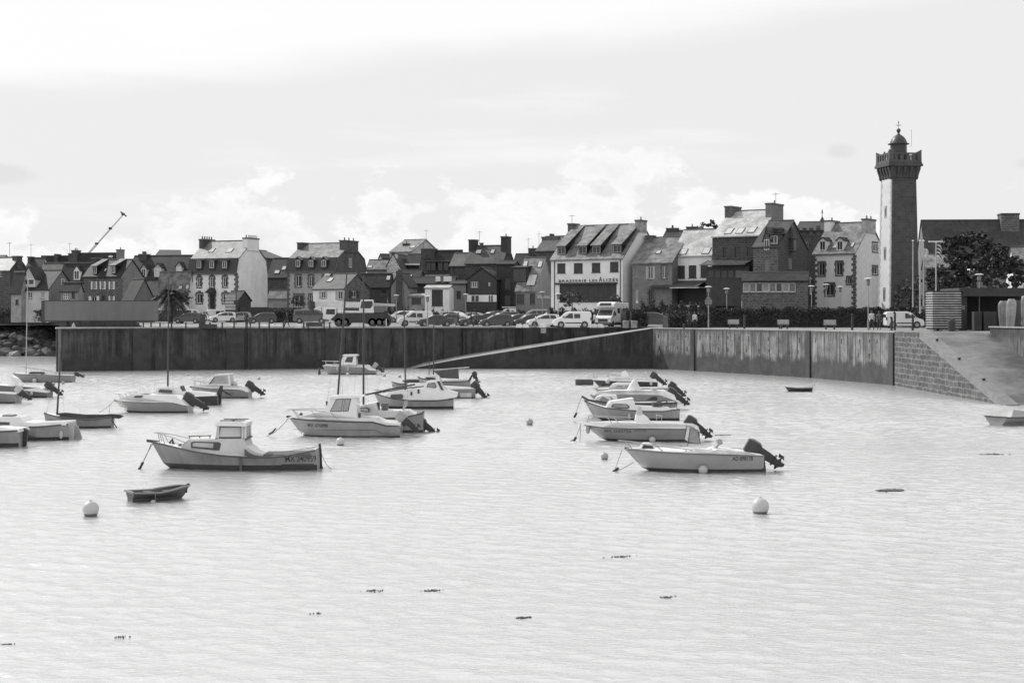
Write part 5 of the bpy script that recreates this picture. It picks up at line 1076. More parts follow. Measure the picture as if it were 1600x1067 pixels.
# --- low stone + white house right of it
h = House('stone_cottage', 'low rendered stone house with arched door between the brasserie and the white house', 988, 1050, 1096, 209.5, 411, 372.5, wf=M('cottage_render', .25, .85, .2, 1.2), roof=slate_l, th=27, wins=[win(992, 996, 417, 434, frame=shut_g), win(1013, 1020, 416.5, 436, shut=shut_g), win(1035, 1040.5, 416.5, 435, sur=quoin_m), win(1014, 1021, 453, 475, door=True, frame=dark, sur=stone, arch=True), win(993, 997, 453, 474, door=True)])
h.skylight(1029, 394.5, .7, .8); h.chimney(1, None, 368, stone, .9, 0, wide=1.2)
h = House('white_house', 'white two-storey house with closed dark shutters and bright skylit roof', 1050, 1112, 1150, 209, 399.5, 360, wf=plaster, roof=slate_b, th=30, wins=[win(1058.5, 1070, 415, 435, **CL), win(1076, 1088, 414.5, 434.5, **CL), win(1094.5, 1106, 413.5, 433.5, **CL)])
h.skylight(1050, 394, .8, 1.); h.skylight(1068, 393.5, 1.1, 1.3); h.skylight(1104, 392, 1.1, 1.4); h.slabbox('dark_shopfront', 'F', 1050, 1110, 443, 476, .0, .1, MATS['dark_doorway'])
h.awning(1030, 1104, 439, 448.5, 3.2, M('dark_awning', .09, .8, .2)); h.awning(1066, 1111, 449, 449.8, 4.2, M('pale_awning', .6, .7), 'parasol_edge')
h = House('house', 'back house with two dark chimney stacks behind the white shuttered house', 1030, 1080, 1098, 240, 385, 362, wf=stone_d, roof=slate_d, th=12); h.chimney(.8, None, 356.5, stone_d, 1.9, 5, wide=1.4); h.chimney(.16, None, 354.5, stone_d, 1.8, 1, wide=1.6)
# --- tall stone house
h = House('tall_stone_house', 'tall dark stone house with bright roof, three skylights and two big chimneys', 1113, 1186, 1240, 200, 368.5, 330, wf=stone_d, ws=stone_d, roof=slate_b, th=33, wins=[win(1130, 1135.5, 387, 403, frame=dark), win(1148, 1153.5, 387, 403, frame=dark), win(1167.5, 1172.5, 386, 402, frame=dark)])
for px, py in ((1139.5, 361.5), (1157, 361), (1175.5, 359.5)): h.skylight(px, py, 1.0, 1.5)
h.chimney(1, 24, 323, stone, .8, 0); h.chimney(0, 26, 318.5, M('stack_render', .24, .8, .15), .8, 1); antenna(h, .02, 0, 2.4)
h.awning(1106, 1176, 407, 415, 2.6, M('glass_canopy', .12, .3, .3), 'glazed_canopy', .1)
for k in range(14):
    u0, z1 = h.hit('F', 1108+k*5, 407); _, z0 = h.hit('F', 1108, 415); mb = MB(); mb.loft([[(u0-.04, -.05, z1+.01), (u0+.04, -.05, z1+.01), (u0+.04, -.05, z1+.07), (u0-.04, -.05, z1+.07)], [(u0-.04, -2.6, z0+.01), (u0+.04, -2.6, z0+.01), (u0+.04, -2.6, z0+.07), (u0-.04, -2.6, z0+.07)]]); mb.build('canopy_rib', hull_g, h.root)
h.slabbox('dark_shopfront', 'F', 1108, 1175, 417, 478, .0, .9, MATS['dark_doorway'])
for k in range(6): h.slabbox('shopfront_window', 'F', 1112+k*10.3, 1120+k*10.3, 423, 434, .9, .95, glass)
h.slabbox('pale_window', 'F', 1155, 1166, 423, 434, .95, .98, hull_g)
h = House('turreted_house', 'dark stone house with steep gabled dormers, above the veranda', 1177, 1216, 1262, 196, 386, 347, ridge='F', wf=stone, ws=stone_d, roof=slate, th=30, wins=[win(1194.5, 1203, 406, 426, frame=shut_g, closed=hull_g)], swins=[win(1232, 1239, 404, 420, frame=shut_g, closed=hull_g)])
h.dormer(1198, 391.5, .9, 1.5, 'gable', stone, slate, rise=1.5, back=2.5, y0=-.05); h.chimney(.35, None, 356, stone_d, 1.2, 0, off=-2.6, wide=.9); h.dormer(1209.5, 382, 1.1, 1.2, 'shed', stone_d, slate_d, rise=.2)
mb = MB(); yy, zz = h.hit('S', 1235, 391); mb.box(0, .6, yy-.6, yy+.6, zz-.2, zz+1.5); mb.loft([[(-.1, yy-.8, zz+1.5), (.7, yy-.8, zz+1.5), (.7, yy+.8, zz+1.5), (-.1, yy+.8, zz+1.5)], [(.25, yy-.05, zz+3.4), (.35, yy-.05, zz+3.4), (.35, yy+.05, zz+3.4), (.25, yy+.05, zz+3.4)]]); dd = mb.build('turret_dormer', stone_d, h.root); mb = MB(); mb.box(.6, .64, yy-.35, yy+.35, zz, zz+1.3); mb.build('window', hull_g, dd)
h = House('crenellated_block', 'dark castle-like stone block with a stepped parapet and pointed finial gable', 1243, 1286, 1296, 214, 362, 349, wf=stone_d, ws=stone_d, roof=slate_d, th=14, wins=[win(1256.5, 1263, 378, 391, frame=shut_g)], cat='building')
x = -h.w
while x < -.6: mb = MB(); mb.box(x, x+.55, -.15, .35, h.ze-.6, h.ze+.55+(.25 if int(x*7) % 3 == 0 else 0)); mb.build('merlon', stone_d, h.root); x += .95
mb = MB(); mb.lathe([(.95, h.ze-.5), (.4, h.zr+.3), (.05, h.zr+1.0), (.04, h.zr+1.4), (.12, h.zr+1.55), (.02, h.zr+2.1)], 6, (-.6, h.d/2, 0)); mb.build('finial', stone_d, h.root)
# veranda
h = House('veranda', 'long glazed veranda with a dark sloping roof in front of the turreted house', 1160, 1262, 1276, 190, 440, 428, wf=stone, ws=stone_d, roof=slate_d, th=12, cat='veranda', wins=[win(1161+k*10.3, 1161+k*10.3+9.8, 442, 456.5, bars=0, pane=M('veranda_glass%d' % (k % 3), (.30, .2, .09)[k % 3], .12)) for k in range(8)], swins=[win(1265, 1271, 441, 460, door=True)], depth=5.)
h.slabbox('base_wall', 'F', 1158, 1262, 460, 500, .0, .08, stone)
# --- white house with quoins
h = House('white_stone_trimmed_house', 'white house with granite window surrounds and two round-topped dormers, left of the lighthouse', 1271, 1336, 1384, 205, 396, 349.5, wf=plaster, ws=M('right_gable_render', .72, .8, .08), roof=slate_l, th=35,
          wins=[win(1279.5, 1288.5, 411, 431, sur=quoin_m, frame=shut_g), win(1307, 1316, 410, 430, sur=quoin_m, frame=shut_g), win(1324, 1330, 434, 444, sur=quoin_m, frame=shut_g), win(1290, 1303, 444, 462, sur=quoin_m, frame=shut_g)], swins=[win(1363, 1371, 381, 393, sur=quoin_m), win(1363, 1371, 417.5, 428.5, sur=quoin_m)])
h.quoins(); h.dormer(1285.5, 391.5, 1.0, 1.35, 'gable', slate_d, slate_d, rise=.4, face=plaster); h.dormer(1312.5, 391.5, 1.0, 1.35, 'gable', slate_d, slate_d, rise=.4, face=plaster); h.skylight(1304, 386, .6, .7); h.skylight(1332, 383, .5, 1.1)
h.chimney(1, 22, 345, plaster, .8, 1); h.chimney(0, 20, 342.5, M('right_stack', .42, .8), .7, 2)
# --- long roof on the right, houses behind the pines
h = House('long_house', 'very long dark slate roof with one big square chimney behind the pines', 1430, 1660, 1690, 215, 425, 346, wf=plaster3, roof=M('long_slate_roof', .105, .6, .3, .6, kind='slate', spec=.2), th=4); h.chimney(.42, None, 334, stone, 2.4, 0, wide=2.2, cap=dark); h.skylight(1466, 376, 1., 1.)
h = House('house', 'pale house glimpsed under the pines at the right edge', 1572, 1640, 1660, 196, 440, 388, wf=plaster, roof=slate_l, th=10, wins=[win(1592, 1598, 448, 470)])
mb = MB(); hh = h
h = House('house', 'low pale roofed house glimpsed between flagpoles and pines', 1440, 1500, 1510, 190, 425, 400, wf=stone_d, roof=slate_l, th=10)
# ---------------------------------------------------------------- the lighthouse
Yl = 197.; Xl = Xp(1404, Yl); lh = empty('lighthouse', (Xl, Yl, QZ), R(9.3), 'tall square stone lighthouse with one white face, corbelled gallery and dark lantern', 'lighthouse')
s_ = F/Yl
def lz(py): return Zp(py, Yl)-QZ
tw_b, tw_t = 2.0, 1.66          # half widths at foot and under the corbels
ztop = lz(281); zc = lz(262); zg = lz(257)
gran = M('lighthouse_granite', .12, .85, .2, 1.2, kind='ashlar')
mb = MB(); mb.mi = 0
for k, (a, b) in enumerate((((-1, -1), (1, -1)), ((1, -1), (1, 1)), ((1, 1), (-1, 1)), ((-1, 1), (-1, -1)))):
    mb.mi = 1 if k == 3 else 0
    mb.poly([(a[0]*tw_b, a[1]*tw_b, 0), (b[0]*tw_b, b[1]*tw_b, 0), (b[0]*tw_t, b[1]*tw_t, ztop), (a[0]*tw_t, a[1]*tw_t, ztop)])
mb.build('tower_wall', [gran, M('lighthouse_white_face', .56, .8, .06, .8)], lh)
mb = MB(); z = 0.; k = 0
while z < ztop-.4:
    hw = lerp(tw_b, tw_t, z/ztop); e = .32 if k % 2 else .5
    for sy in (-1, 1): mb.box(-hw-.02, -hw+.1, sy*hw if sy < 0 else sy*hw-e, -hw+e if sy < 0 else sy*hw+.0, z+.01, z+.5)
    z += .52; k += 1
mb.build('quoins', M('lighthouse_quoins', .42, .8, .2), lh)
for py0, py1 in ((322, 342), (386, 408), (449, 472)):
    zz0, zz1 = lz(py1)+.35, lz(py0)-.35; hw = lerp(tw_b, tw_t, zz0/ztop); mb = MB(); mb.box(-hw-.03, -hw+.1, -.35, .35, zz0-.25, zz1+.35); w_ = mb.build('window', quoin_m if 0 else hull_w, lh); mb = MB(); mb.box(-hw-.05, -hw-.02, -.18, .18, zz0, zz1); mb.build('pane', M('slit_window', .16, .4), w_)
# corbels: flared head with brackets
mb = MB(); g = 2.72
mb.loft([[(a*q, b*q, z_) for a, b in ((-1, -1), (1, -1), (1, 1), (-1, 1))] for q, z_ in ((tw_t, ztop), (tw_t+.1, ztop+.25), (1.92, ztop+1.2), (2.0, zc-.15), (2.0, zc))]); hd = mb.build('corbelled_head', gran, lh)
for fx, fy in ((0, -1), (1, 0), (0, 1), (-1, 0)):
    for k in range(5):
        u = (k-2)*.86; mb = MB(); pr = [(tw_t-.1, ztop-.1), (tw_t+.1, ztop+.1), (2.17, zc-.3), (2.17, zc), (1.9, zc)]
        rings = []
        for du in (-.17, .17): rings.append([((u+du) if fy else fx*a, fy*a if fy else (u+du), z_) for a, z_ in pr])
        mb.loft(rings); mb.build('corbel', gran, hd)
mb = MB(); mb.box(-2.3, 2.3, -2.3, 2.3, zc+.001, zc+.3); mb.box(-2.2, 2.2, -2.2, 2.2, zc+.301, zc+.55); mb.build('gallery_floor', gran, lh)
zp = lz(240.5)
pr_ = M('parapet_granite', .14, .85, .2, 1.2)
for sx in (-1, 1):
    for sy in (-1, 1):
        mb = MB(); c0, c1 = 2.16, 1.6
        mb.loft([[(sx*a, sy*b, z_+(0 if (a, b) != (2.16, 2.16) else e)) for a, b in ((c1, c1), (c0, c1), (c0, c0), (c1, c0))] for z_, e in ((zc+.551, 0), (zp, .35))]); mb.build('corner_pier', pr_, lh)
for fx, fy in ((0, -1), (1, 0), (0, 1), (-1, 0)):
    mb = MB()
    def bb(u0, u1, a0, a1, z0, z1):
        if fy: mb.box(u0, u1, fy*a0, fy*a1, z0, z1)
        else: mb.box(fx*a0, fx*a1, u0, u1, z0, z1)
    bb(-1.6, 1.6, 1.9, 2.12, zp-.25, zp-.05); bb(-1.6, 1.6, 1.9, 2.12, zc+.551, zc+.8)
    for k in range(4): u = -1.2+k*.8; bb(u-.17, u+.17, 1.94, 2.1, zc+.8, zp-.25)
    mb.build('parapet', pr_, lh)
lan = M('lantern_iron', .05, .45, .2)
mb = MB(); zb = lz(241.5); mb.lathe([(1.15, zc+.55), (1.15, zb+.0), (1.05, zb+.02), (1.03, lz(226))], 16); mb.build('lantern_wall', lan, lh, smooth=40)
mb = MB(); mb.lathe([(1.35, lz(226)), (1.36, lz(225)), (1.1, lz(224.2)), (1.02, lz(221)), (.86, lz(217)), (.6, lz(213.5)), (.3, lz(211)), (.16, lz(209.5)), (.13, lz(207.5)), (.2, lz(207))], 20); dm = mb.build('dome', lan, lh, smooth=40)
mb = MB(); zz = lz(204.2); mb.lathe([(.27*math.sin(PI*k/8)+.001, -.27*math.cos(PI*k/8)) for k in range(9)], 14, (0, 0, zz)); mb.build('ball', lan, dm, smooth=60)
mb = MB(); mb.tube([(0, 0, zz), (0, 0, lz(189))], .03, 5); mb.tube([(-.4, 0, lz(196)), (.4, 0, lz(196))], .025, 4); mb.tube([(0, -.4, lz(196.2)), (0, .4, lz(196.2))], .025, 4); mb.box(-.06, .06, -.02, .02, lz(193), lz(191)); mb.build('weather_vane', lan, dm)
mb = MB(); mb.tube([(1.35, 0, lz(229)), (1.75, 0, lz(228)), (1.75, 0, lz(202))], .018, 4); mb.build('aerial', lan, lh)
mb = MB(); mb.lathe([(.16, lz(242)), (.16, lz(240)), (.1, lz(239.9)), (.12, lz(238.3)), (.02, lz(237.8))], 8, (-1.9, 0, 0)); mb.build('small_lamp', lan, lh)
# ---------------------------------------------------------------- vehicles
def paint(name, v, rough=.3): return M(name, v, rough, .04, 1., coat=.5)
P_w = paint('white_paint', .74); P_s = paint('silver_paint', .40); P_k = paint('black_paint', .035, .25); P_g = paint('grey_paint', .16); P_d = paint('dark_grey_paint', .075)
cglass = M('car_glass', .035, .06, .1, 1); screen_m = M('windscreen_glass', .62, .22, .1, 1, metal=.75); lampm = M('lamp_lens', .55, .15, .05); tail = M('tail_lamp', .12, .2, .05)
CAR = {  # side profiles (x forward, z up), greenhouse polygons, wheels, length, half width
 'hatch': dict(L=4.0, hw=.86, body=[(0, .35), (0, .75), (.08, 1.0), (.25, 1.42), (.6, 1.5), (1.7, 1.5), (2.3, 1.38), (3.0, .98), (3.75, .82), (3.98, .62), (4.0, .32), (3.8, .22), (.2, .22)], win=[[(.55, .98), (.72, 1.36), (1.3, 1.41), (1.3, .97)], [(1.4, .97), (1.4, 1.41), (1.75, 1.4), (2.2, 1.3), (2.72, .98)]], ws=[(2.36, 1.37), (2.97, .99)], rw=[(.09, 1.02), (.26, 1.38)], wh=(.72, 3.2)),
 'sedan': dict(L=4.4, hw=.87, body=[(0, .35), (0, .85), (.1, .98), (.75, 1.02), (1.35, 1.4), (2.3, 1.42), (3.2, 1.0), (4.1, .86), (4.38, .65), (4.4, .32), (4.2, .22), (.2, .22)], win=[[(.95, .99), (1.4, 1.32), (1.85, 1.35), (1.85, .97)], [(1.93, .97), (1.93, 1.35), (2.3, 1.34), (2.95, 1.0)]], ws=[(2.35, 1.41), (3.15, 1.02)], rw=[(.78, 1.04), (1.33, 1.38)], wh=(.8, 3.55)),
 'suv': dict(L=4.5, hw=.92, body=[(0, .4), (0, .9), (.06, 1.1), (.3, 1.62), (.6, 1.7), (2.2, 1.7), (2.8, 1.55), (3.4, 1.12), (4.2, 1.0), (4.48, .8), (4.5, .38), (4.3, .27), (.2, .27)], win=[[(.5, 1.1), (.65, 1.5), (1.5, 1.58), (1.5, 1.09)], [(1.6, 1.09), (1.6, 1.58), (2.2, 1.57), (2.65, 1.45), (3.15, 1.12)]], ws=[(2.84, 1.53), (3.38, 1.14)], rw=[(.09, 1.15), (.28, 1.58)], wh=(.8, 3.6)),
 'van': dict(L=4.3, hw=.90, body=[(0, .35), (0, 1.6), (.12, 1.78), (.5, 1.83), (2.4, 1.83), (2.8, 1.72), (3.4, 1.14), (4.05, .95), (4.28, .7), (4.3, .32), (4.1, .24), (.2, .24)], win=[[(1.28, 1.08), (1.28, 1.55), (1.95, 1.55), (1.95, 1.08)], [(2.08, 1.05), (2.08, 1.6), (2.45, 1.6), (3.1, 1.1)]], ws=[(2.84, 1.68), (3.38, 1.17)], rw=[(.0, 1.1), (.0, 1.58)], wh=(.78, 3.42)),
 'panelvan': dict(L=4.2, hw=.90, body=[(0, .35), (0, 1.55), (.1, 1.76), (.5, 1.81), (2.3, 1.81), (2.75, 1.7), (3.35, 1.14), (4.0, .95), (4.18, .7), (4.2, .32), (4.0, .24), (.2, .24)], win=[[(2.08, 1.05), (2.08, 1.6), (2.4, 1.58), (3.05, 1.1)]], ws=[(2.8, 1.66), (3.33, 1.17)], rw=[(.0, 1.15), (.0, 1.5)], wh=(.75, 3.35)),
 'mpv': dict(L=4.9, hw=.95, body=[(0, .4), (0, 1.1), (.15, 1.8), (.5, 1.92), (3.3, 1.92), (3.8, 1.75), (4.4, 1.18), (4.8, 1.02), (4.9, .7), (4.9, .35), (4.7, .27), (.2, .27)], win=[[(.3, 1.15), (.38, 1.68), (1.4, 1.72), (1.4, 1.15)], [(1.5, 1.15), (1.5, 1.72), (2.7, 1.72), (2.7, 1.15)], [(2.8, 1.15), (2.8, 1.72), (3.3, 1.7), (4.1, 1.18)]], ws=[(3.84, 1.72), (4.38, 1.2)], rw=[(.03, 1.2), (.12, 1.72)], wh=(.9, 3.95)),
}
def taper(hw, z0, z1, k=.82):
    return lambda x, z: hw*(1 if z < z0 else lerp(1, k, (z-z0)/(z1-z0)))*(1-.03*(z < .3))
def car(kind, xc, Y, yaw, pm, label, scale=1., group='vehicles parked on the quay', cat=None, name=None, z=None):
    """yaw 0: nose to the left in the photo"""
    d = CAR[kind]; L = d['L']; hw = d['hw']; zt = max(p[1] for p in d['body']); zb = .98 if kind in ('hatch', 'sedan') else 1.1
    k_ = .80 if kind in ('hatch', 'sedan') else .88
    root = empty(name or {'van': 'parked_van', 'panelvan': 'parked_van', 'mpv': 'parked_minibus'}.get(kind, 'parked_car'), (Xp(xc, Y), Y, gz(Y) if z is None else z), PI+R(yaw), label, cat or ('van' if 'van' in kind or kind == 'mpv' else 'car'), group)
    root.scale = (scale,)*3; wf = taper(hw, zb-.05, zt, k_)
    def sx(p): return [(x-L/2, z_) for x, z_ in p]
    mb = MB(); w_ = [(0, 0)]; pts = sx(d['body'])
    # inner section lofted in five slices so that the body side is rounded
    rings = []
    for q, sc_ in ((-1, .97), (-.9, 1), (0, 1), (.9, 1), (1, .97)):
        rings.append([(x*(1-(.012 if abs(q) > .95 else 0)), q*wf(x, z_), (z_-.6)*sc_+.6 if z_ > .5 else z_) for x, z_ in pts])
    mb.loft(rings); body = mb.build('body', pm, root, smooth=35)
    for wp in d['win']:
        for sd in (-1, 1):
            p = sx(wp); mb = MB(); mb.loft([[(x, sd*(wf(x, z_)-.03), z_) for x, z_ in p], [(x, sd*(wf(x, z_)+.012), z_) for x, z_ in p]]); mb.build('side_window', cglass, root)
    for nm, seg in (('windscreen', d['ws']), ('rear_window', d['rw'])):
        (xa, za), (xb, zb_) = sx(seg); n = Vector((zb_-za, 0, xa-xb)); n = n.normalized()*(.03 if (nm == 'windscreen') else .03); 
        if nm == 'windscreen' and n.x < 0: n = -n
        if nm != 'windscreen' and n.x > 0: n = -n
        wa, wb = wf(0, za)-.09, wf(0, zb_)-.09; c = [Vector((xa, -wa, za)), Vector((xa, wa, za)), Vector((xb, wb, zb_)), Vector((xb, -wb, zb_))]
        mb = MB(); mb.loft([[v-n for v in c], [v+n*.6 for v in c]]); mb.build(nm, screen_m if nm == 'windscreen' else cglass, root)
    r_ = .31 if kind in ('hatch', 'sedan') else .34
    for wx in d['wh']:
        for sd in (-1, 1):
            mb = MB(); mb.lathe([(r_+.06, 0), (r_+.06, .03)], 16, (wx-L/2, sd*(hw-.005)-(.015), r_+.01), 'y'); arch = mb.build('wheel_arch', black, root)
            mb = MB(); mb.lathe([(r_*.9, -.1), (r_, -.07), (r_, .05), (r_*.9, .09)], 16, (wx-L/2, sd*(hw-.05), r_), 'y'); wl = mb.build('wheel', black, root, smooth=40)
            mb = MB(); mb.lathe([(r_*.6, -.012), (r_*.55, .012)], 12, (wx-L/2, sd*(hw+.05), r_), 'y'); mb.build('rim', steel, wl)
    zh = .72 if kind in ('hatch', 'sedan') else .85
    for sd in (-1, 1):
        mb = MB(); x = L/2-.12; mb.loft([[(x-.18, sd*(hw-.3), zh-.06), (x-.18, sd*(hw-.0), zh-.06), (x-.24, sd*(hw-.0), zh+.1), (x-.24, sd*(hw-.3), zh+.1)], [(x+.1, sd*(hw-.34), zh-.08), (x+.05, sd*(hw-.04), zh-.08), (x-.05, sd*(hw-.06), zh+.06), (x-.0, sd*(hw-.34), zh+.06)]]); mb.build('headlight', lampm, root)
        mb = MB(); mb.box(-L/2-.015, -L/2+.12, sd*(hw-.2), sd*(hw-.0), zh, zh+.32); mb.build('tail_light', tail, root)
        mb = MB(); xm = d['ws'][1][0]-L/2-.25; zm = d['ws'][1][1]+.06; mb.box(xm-.07, xm+.07, sd*(hw-.02), sd*(hw+.16), zm-.07, zm+.08); mb.build('wing_mirror', dark, root)
    mb = MB(); mb.box(L/2-.1, L/2+.02, -hw+.1, hw-.1, .28, .48); mb.build('bumper', black if kind in ('van', 'panelvan', 'hatch') else pm, root, bevel=.03)
    mb = MB(); mb.box(L/2-.02, L/2+.03, -.28, .28, .42, .53); mb.build('number_plate', frame_w, root)
    if kind in ('van', 'panelvan'):
        for sd in (-1, 1): mb = MB(); mb.box(-L/2+1.15, L/2-1.35, sd*(hw-.01), sd*(hw+.02), .48, .6); mb.build('side_strip', black, root)
        mb = MB(); mb.box(-.02, .0, -.0, .01, 1.2, 1.7)
    return root
V = car
V('hatch', 294, 214, -6, P_d, 'dark grey hatchback on the open quay at left, in front of a white van')
V('panelvan', 303, 240, -172, P_w, 'white panel van parked in front of the tall white house')
V('van', 345, 236, -160, P_w, 'white van right of the door of the tall white house, behind a white hatchback')
V('hatch', 348, 226, 20, P_w, 'white hatchback in front of the second white van, left car park'); V('hatch', 371, 228, 28, P_s, 'silver hatchback between two white cars, left car park'); V('suv', 387, 232, 15, P_w, 'white sports utility car behind the black hatchback, left car park')
V('hatch', 409, 215, 14, P_k, 'black hatchback alone in front of the row of white cars'); V('hatch', 424, 240, -150, P_w, 'small white car at the right end of the row of white cars'); V('hatch', 398, 236, 150, P_w, 'white car half hidden behind the black hatchback')
V('mpv', 486, 214, -176, P_g, 'grey minibus just left of the crane truck')
V('suv', 626, 222, 20, P_w, 'white sports utility car right behind the crane truck')
V('van', 648, 190, 10, P_w, 'white passenger van right of the crane truck, by the thin mast')
V('sedan', 679, 186, 12, P_k, 'black saloon right beside the white passenger van'); V('suv', 713, 208, 150, P_s, 'silver estate car seen behind the people on the quay')
V('sedan', 742, 187, 14, P_d, 'dark saloon with a shining bonnet, middle of the car park'); V('hatch', 748, 216, 160, P_s, 'silver car peeping over the dark saloon in the middle')
V('hatch', 775, 184, 8, P_k, 'black hatchback in the middle of the car park, beside the dark saloon'); V('suv', 770, 212, 20, P_d, 'dark sports utility car behind the middle black hatchback')
V('panelvan', 796, 226, 0, P_w, 'white panel van with roof rack at the back of the middle car park', scale=1.12); V('mpv', 842, 218, 0, P_s, 'long silver minibus left of the brasserie')
V('hatch', 806, 187, 16, P_k, 'left one of two black hatchbacks with bright windscreens'); V('hatch', 825, 186, 16, P_k, 'right one of two black hatchbacks with bright windscreens'); V('sedan', 800, 206, -10, P_d, 'dark saloon behind the two black hatchbacks')
V('hatch', 849, 183, 10, P_w, 'little white hatchback just left of the nearest white van'); V('suv', 862, 204, 14, P_w, 'white car behind the little white hatchback'); V('suv', 913, 206, 160, P_d, 'dark high car behind the nearest white van'); V('sedan', 884, 222, 10, P_k, 'black car at the back, under the brasserie hedge')
V('van', 893, 172, 4, P_w, 'nearest white van with dark side strip, at the quay edge in front of the brasserie')
V('suv', 1026, 186, 170, P_k, 'black off-road car facing the slipway head'); V('panelvan', 1034, 214, -4, P_w, 'white van behind the black off-road car'); V('suv', 1072, 210, 10, P_w, 'white car with a roof box behind the shrubs', cat='car')
V('panelvan', 1412, 170, 178, P_w, 'white van parked below the lighthouse'); V('hatch', 1330, 196, 0, P_s, 'silver car whose roof shows over the hedge left of the lighthouse'); V('hatch', 1366, 198, 0, P_g, 'grey car whose roof shows over the hedge beside the lighthouse foot')
V('hatch', 1603, 148, 8, P_w, 'pale car cut by the right edge behind the parapet')
V('hatch', 458, 226, 12, P_w, 'white hatchback just left of the grey minibus'); V('van', 322, 246, -165, P_w, 'white van tucked between the two other vans by the tall white house')
V('suv', 330, 252, 160, P_w, 'white car showing behind the white van at left'); V('hatch', 437, 234, 10, P_w, 'small white car beside the dark hedge, right of the white row')
V('sedan', 700, 198, 12, P_g, 'grey saloon between the black saloon and the silver estate car'); V('hatch', 757, 200, 8, P_d, 'dark hatchback directly behind the middle dark saloon'); V('suv', 786, 196, 14, P_k, 'black high car behind the two bright-windscreened hatchbacks')
V('hatch', 262, 250, 0, P_w, 'white car behind the palm tree')
# roof rack / roof box
for px, Y, zz, n_ in ((796, 226, gz(226)+2.08, 'roof_rack'),):
    mb = MB()
    for k in range(3): mb.box(-1.2+k*1., -1.12+k*1., -.75, .75, 0, .12)
    mb.box(-1.3, .95, -.8, -.74, .1, .2); mb.box(-1.3, .95, .74, .8, .1, .2); o = mb.build(n_, frame_w); o.location = (Xp(px, Y)+.2, Y, zz-.02); tag(o, 'pale roof rack on the white panel van at the back', 'roof rack')
# motorhome
Y = 186; t = empty('motorhome', (Xp(955, Y), Y, gz(Y)), R(-90-22), 'white motorhome with overcab bulge facing the water, in front of the brasserie', 'motorhome')
mb = MB(); mb.extrude([(-3.6, .5), (-3.6, 2.85), (1.3, 2.95), (2.1, 2.75), (2.25, 2.35), (1.6, 2.05), (1.4, .5)], -1.08, 1.08, 'y'); mb.build('body', P_w, t, bevel=.08)
mb = MB(); mb.side([(1.2, .45), (1.2, 2.05), (1.75, 2.0), (2.45, 1.35), (3.0, 1.15), (3.15, .85), (3.15, .4)], lambda x, z: 1.0-(.12 if z > 1.5 else 0)); mb.build('cab', P_w, t, bevel=.05)
mb = MB(); mb.loft([[(1.82, -.82, 1.98), (1.82, .82, 1.98), (2.47, .9, 1.37), (2.47, -.9, 1.37)], [(1.86, -.82, 2.0), (1.86, .82, 2.0), (2.51, .9, 1.39), (2.51, -.9, 1.39)]]); mb.build('windscreen', cglass, t)
mb = MB(); mb.loft([[(2.0, -.7, 2.82), (2.0, .7, 2.82), (2.24, .75, 2.5), (2.24, -.75, 2.5)], [(2.03, -.7, 2.84), (2.03, .7, 2.84), (2.27, .75, 2.52), (2.27, -.75, 2.52)]]); mb.build('overcab_window', cglass, t)
mb = MB(); mb.box(3.12, 3.2, -.6, .6, .6, .95); mb.build('grille', black, t); mb = MB(); mb.box(3.1, 3.24, -.98, .98, .3, .55); mb.build('bumper', P_g, t)
for sd in (-1, 1):
    mb = MB(); mb.box(2.95, 3.17, sd*.65, sd*.95, .8, 1.05); mb.build('headlight', lampm, t)
    mb = MB(); mb.box(2.0, 2.15, sd*1.02, sd*1.3, 1.3, 1.75); mb.build('wing_mirror', black, t)
    mb = MB(); mb.box(-2.6, -1.3, sd*1.07, sd*1.1, 1.6, 2.2); mb.build('side_window', cglass, t)
    mb = MB(); mb.box(.0, .9, sd*1.07, sd*1.1, 1.6, 2.2); mb.build('side_window', cglass, t)
    mb = MB(); mb.extrude([(1.5, 1.3), (1.5, 1.9), (1.8, 1.9), (2.3, 1.35)], sd*.95, sd*1.01, 'y'); mb.build('cab_window', cglass, t)
    for wx in (-2.1, 2.35): mb = MB(); mb.lathe([(.34, -.12), (.34, .12)], 16, (wx, sd*.93, .34), 'y'); mb.build('wheel', black, t)
mb = MB(); mb.box(-.8, -.1, 1.08, 1.11, .6, 2.3); mb.build('door', P_s, t)
# crane truck
Y = 186; z0 = gz(Y); s_ = F/Y
def cx(px): return (px-505)/s_
def cz(py): return Zp(py, Y)-z0
t = empty('crane_truck', (Xp(505, Y), Y, z0), 0, 'long mobile crane truck with folded pale telescopic boom and dark carrier', 'crane truck')
mb = MB(); mb.extrude([(cx(519), .8), (cx(527), 1.5), (cx(530), 1.58), (cx(606), 1.6), (cx(613), 1.1), (cx(612), .5), (cx(600), .3), (cx(575), .3), (cx(570), .45), (cx(550), .45), (cx(545), .3), (cx(534), .3)], -1.2, 1.2, 'y'); mb.build('carrier', M('carrier_dark', .04, .5, .15), t)
mb = MB(); mb.extrude([(cx(506), .9), (cx(507), cz(487)), (cx(509), cz(481.5)), (cx(526), cz(481.5)), (cx(527), cz(492)), (cx(522), 1.1), (cx(518), .8)], -1.18, 1.18, 'y'); mb.build('driving_cab', P_w, t, bevel=.06)
for sd in (-1, 1):
    mb = MB(); mb.extrude([(cx(511), cz(491)), (cx(512), cz(483)), (cx(525), cz(483)), (cx(525), cz(491.5))], sd*1.17, sd*1.2, 'y'); mb.build('side_window', cglass, t)
    for k, px in enumerate((531, 541, 583, 594, 603)): mb = MB(); mb.lathe([(.5, -.18), (.55, 0), (.5, .18)], 16, (cx(px), sd*1.02, .52), 'y'); wl = mb.build('wheel', black, t); mb = MB(); mb.lathe([(.25, -.19), (.2, .2)], 10, (cx(px), sd*1.03, .52), 'y'); mb.build('rim', P_g, wl)
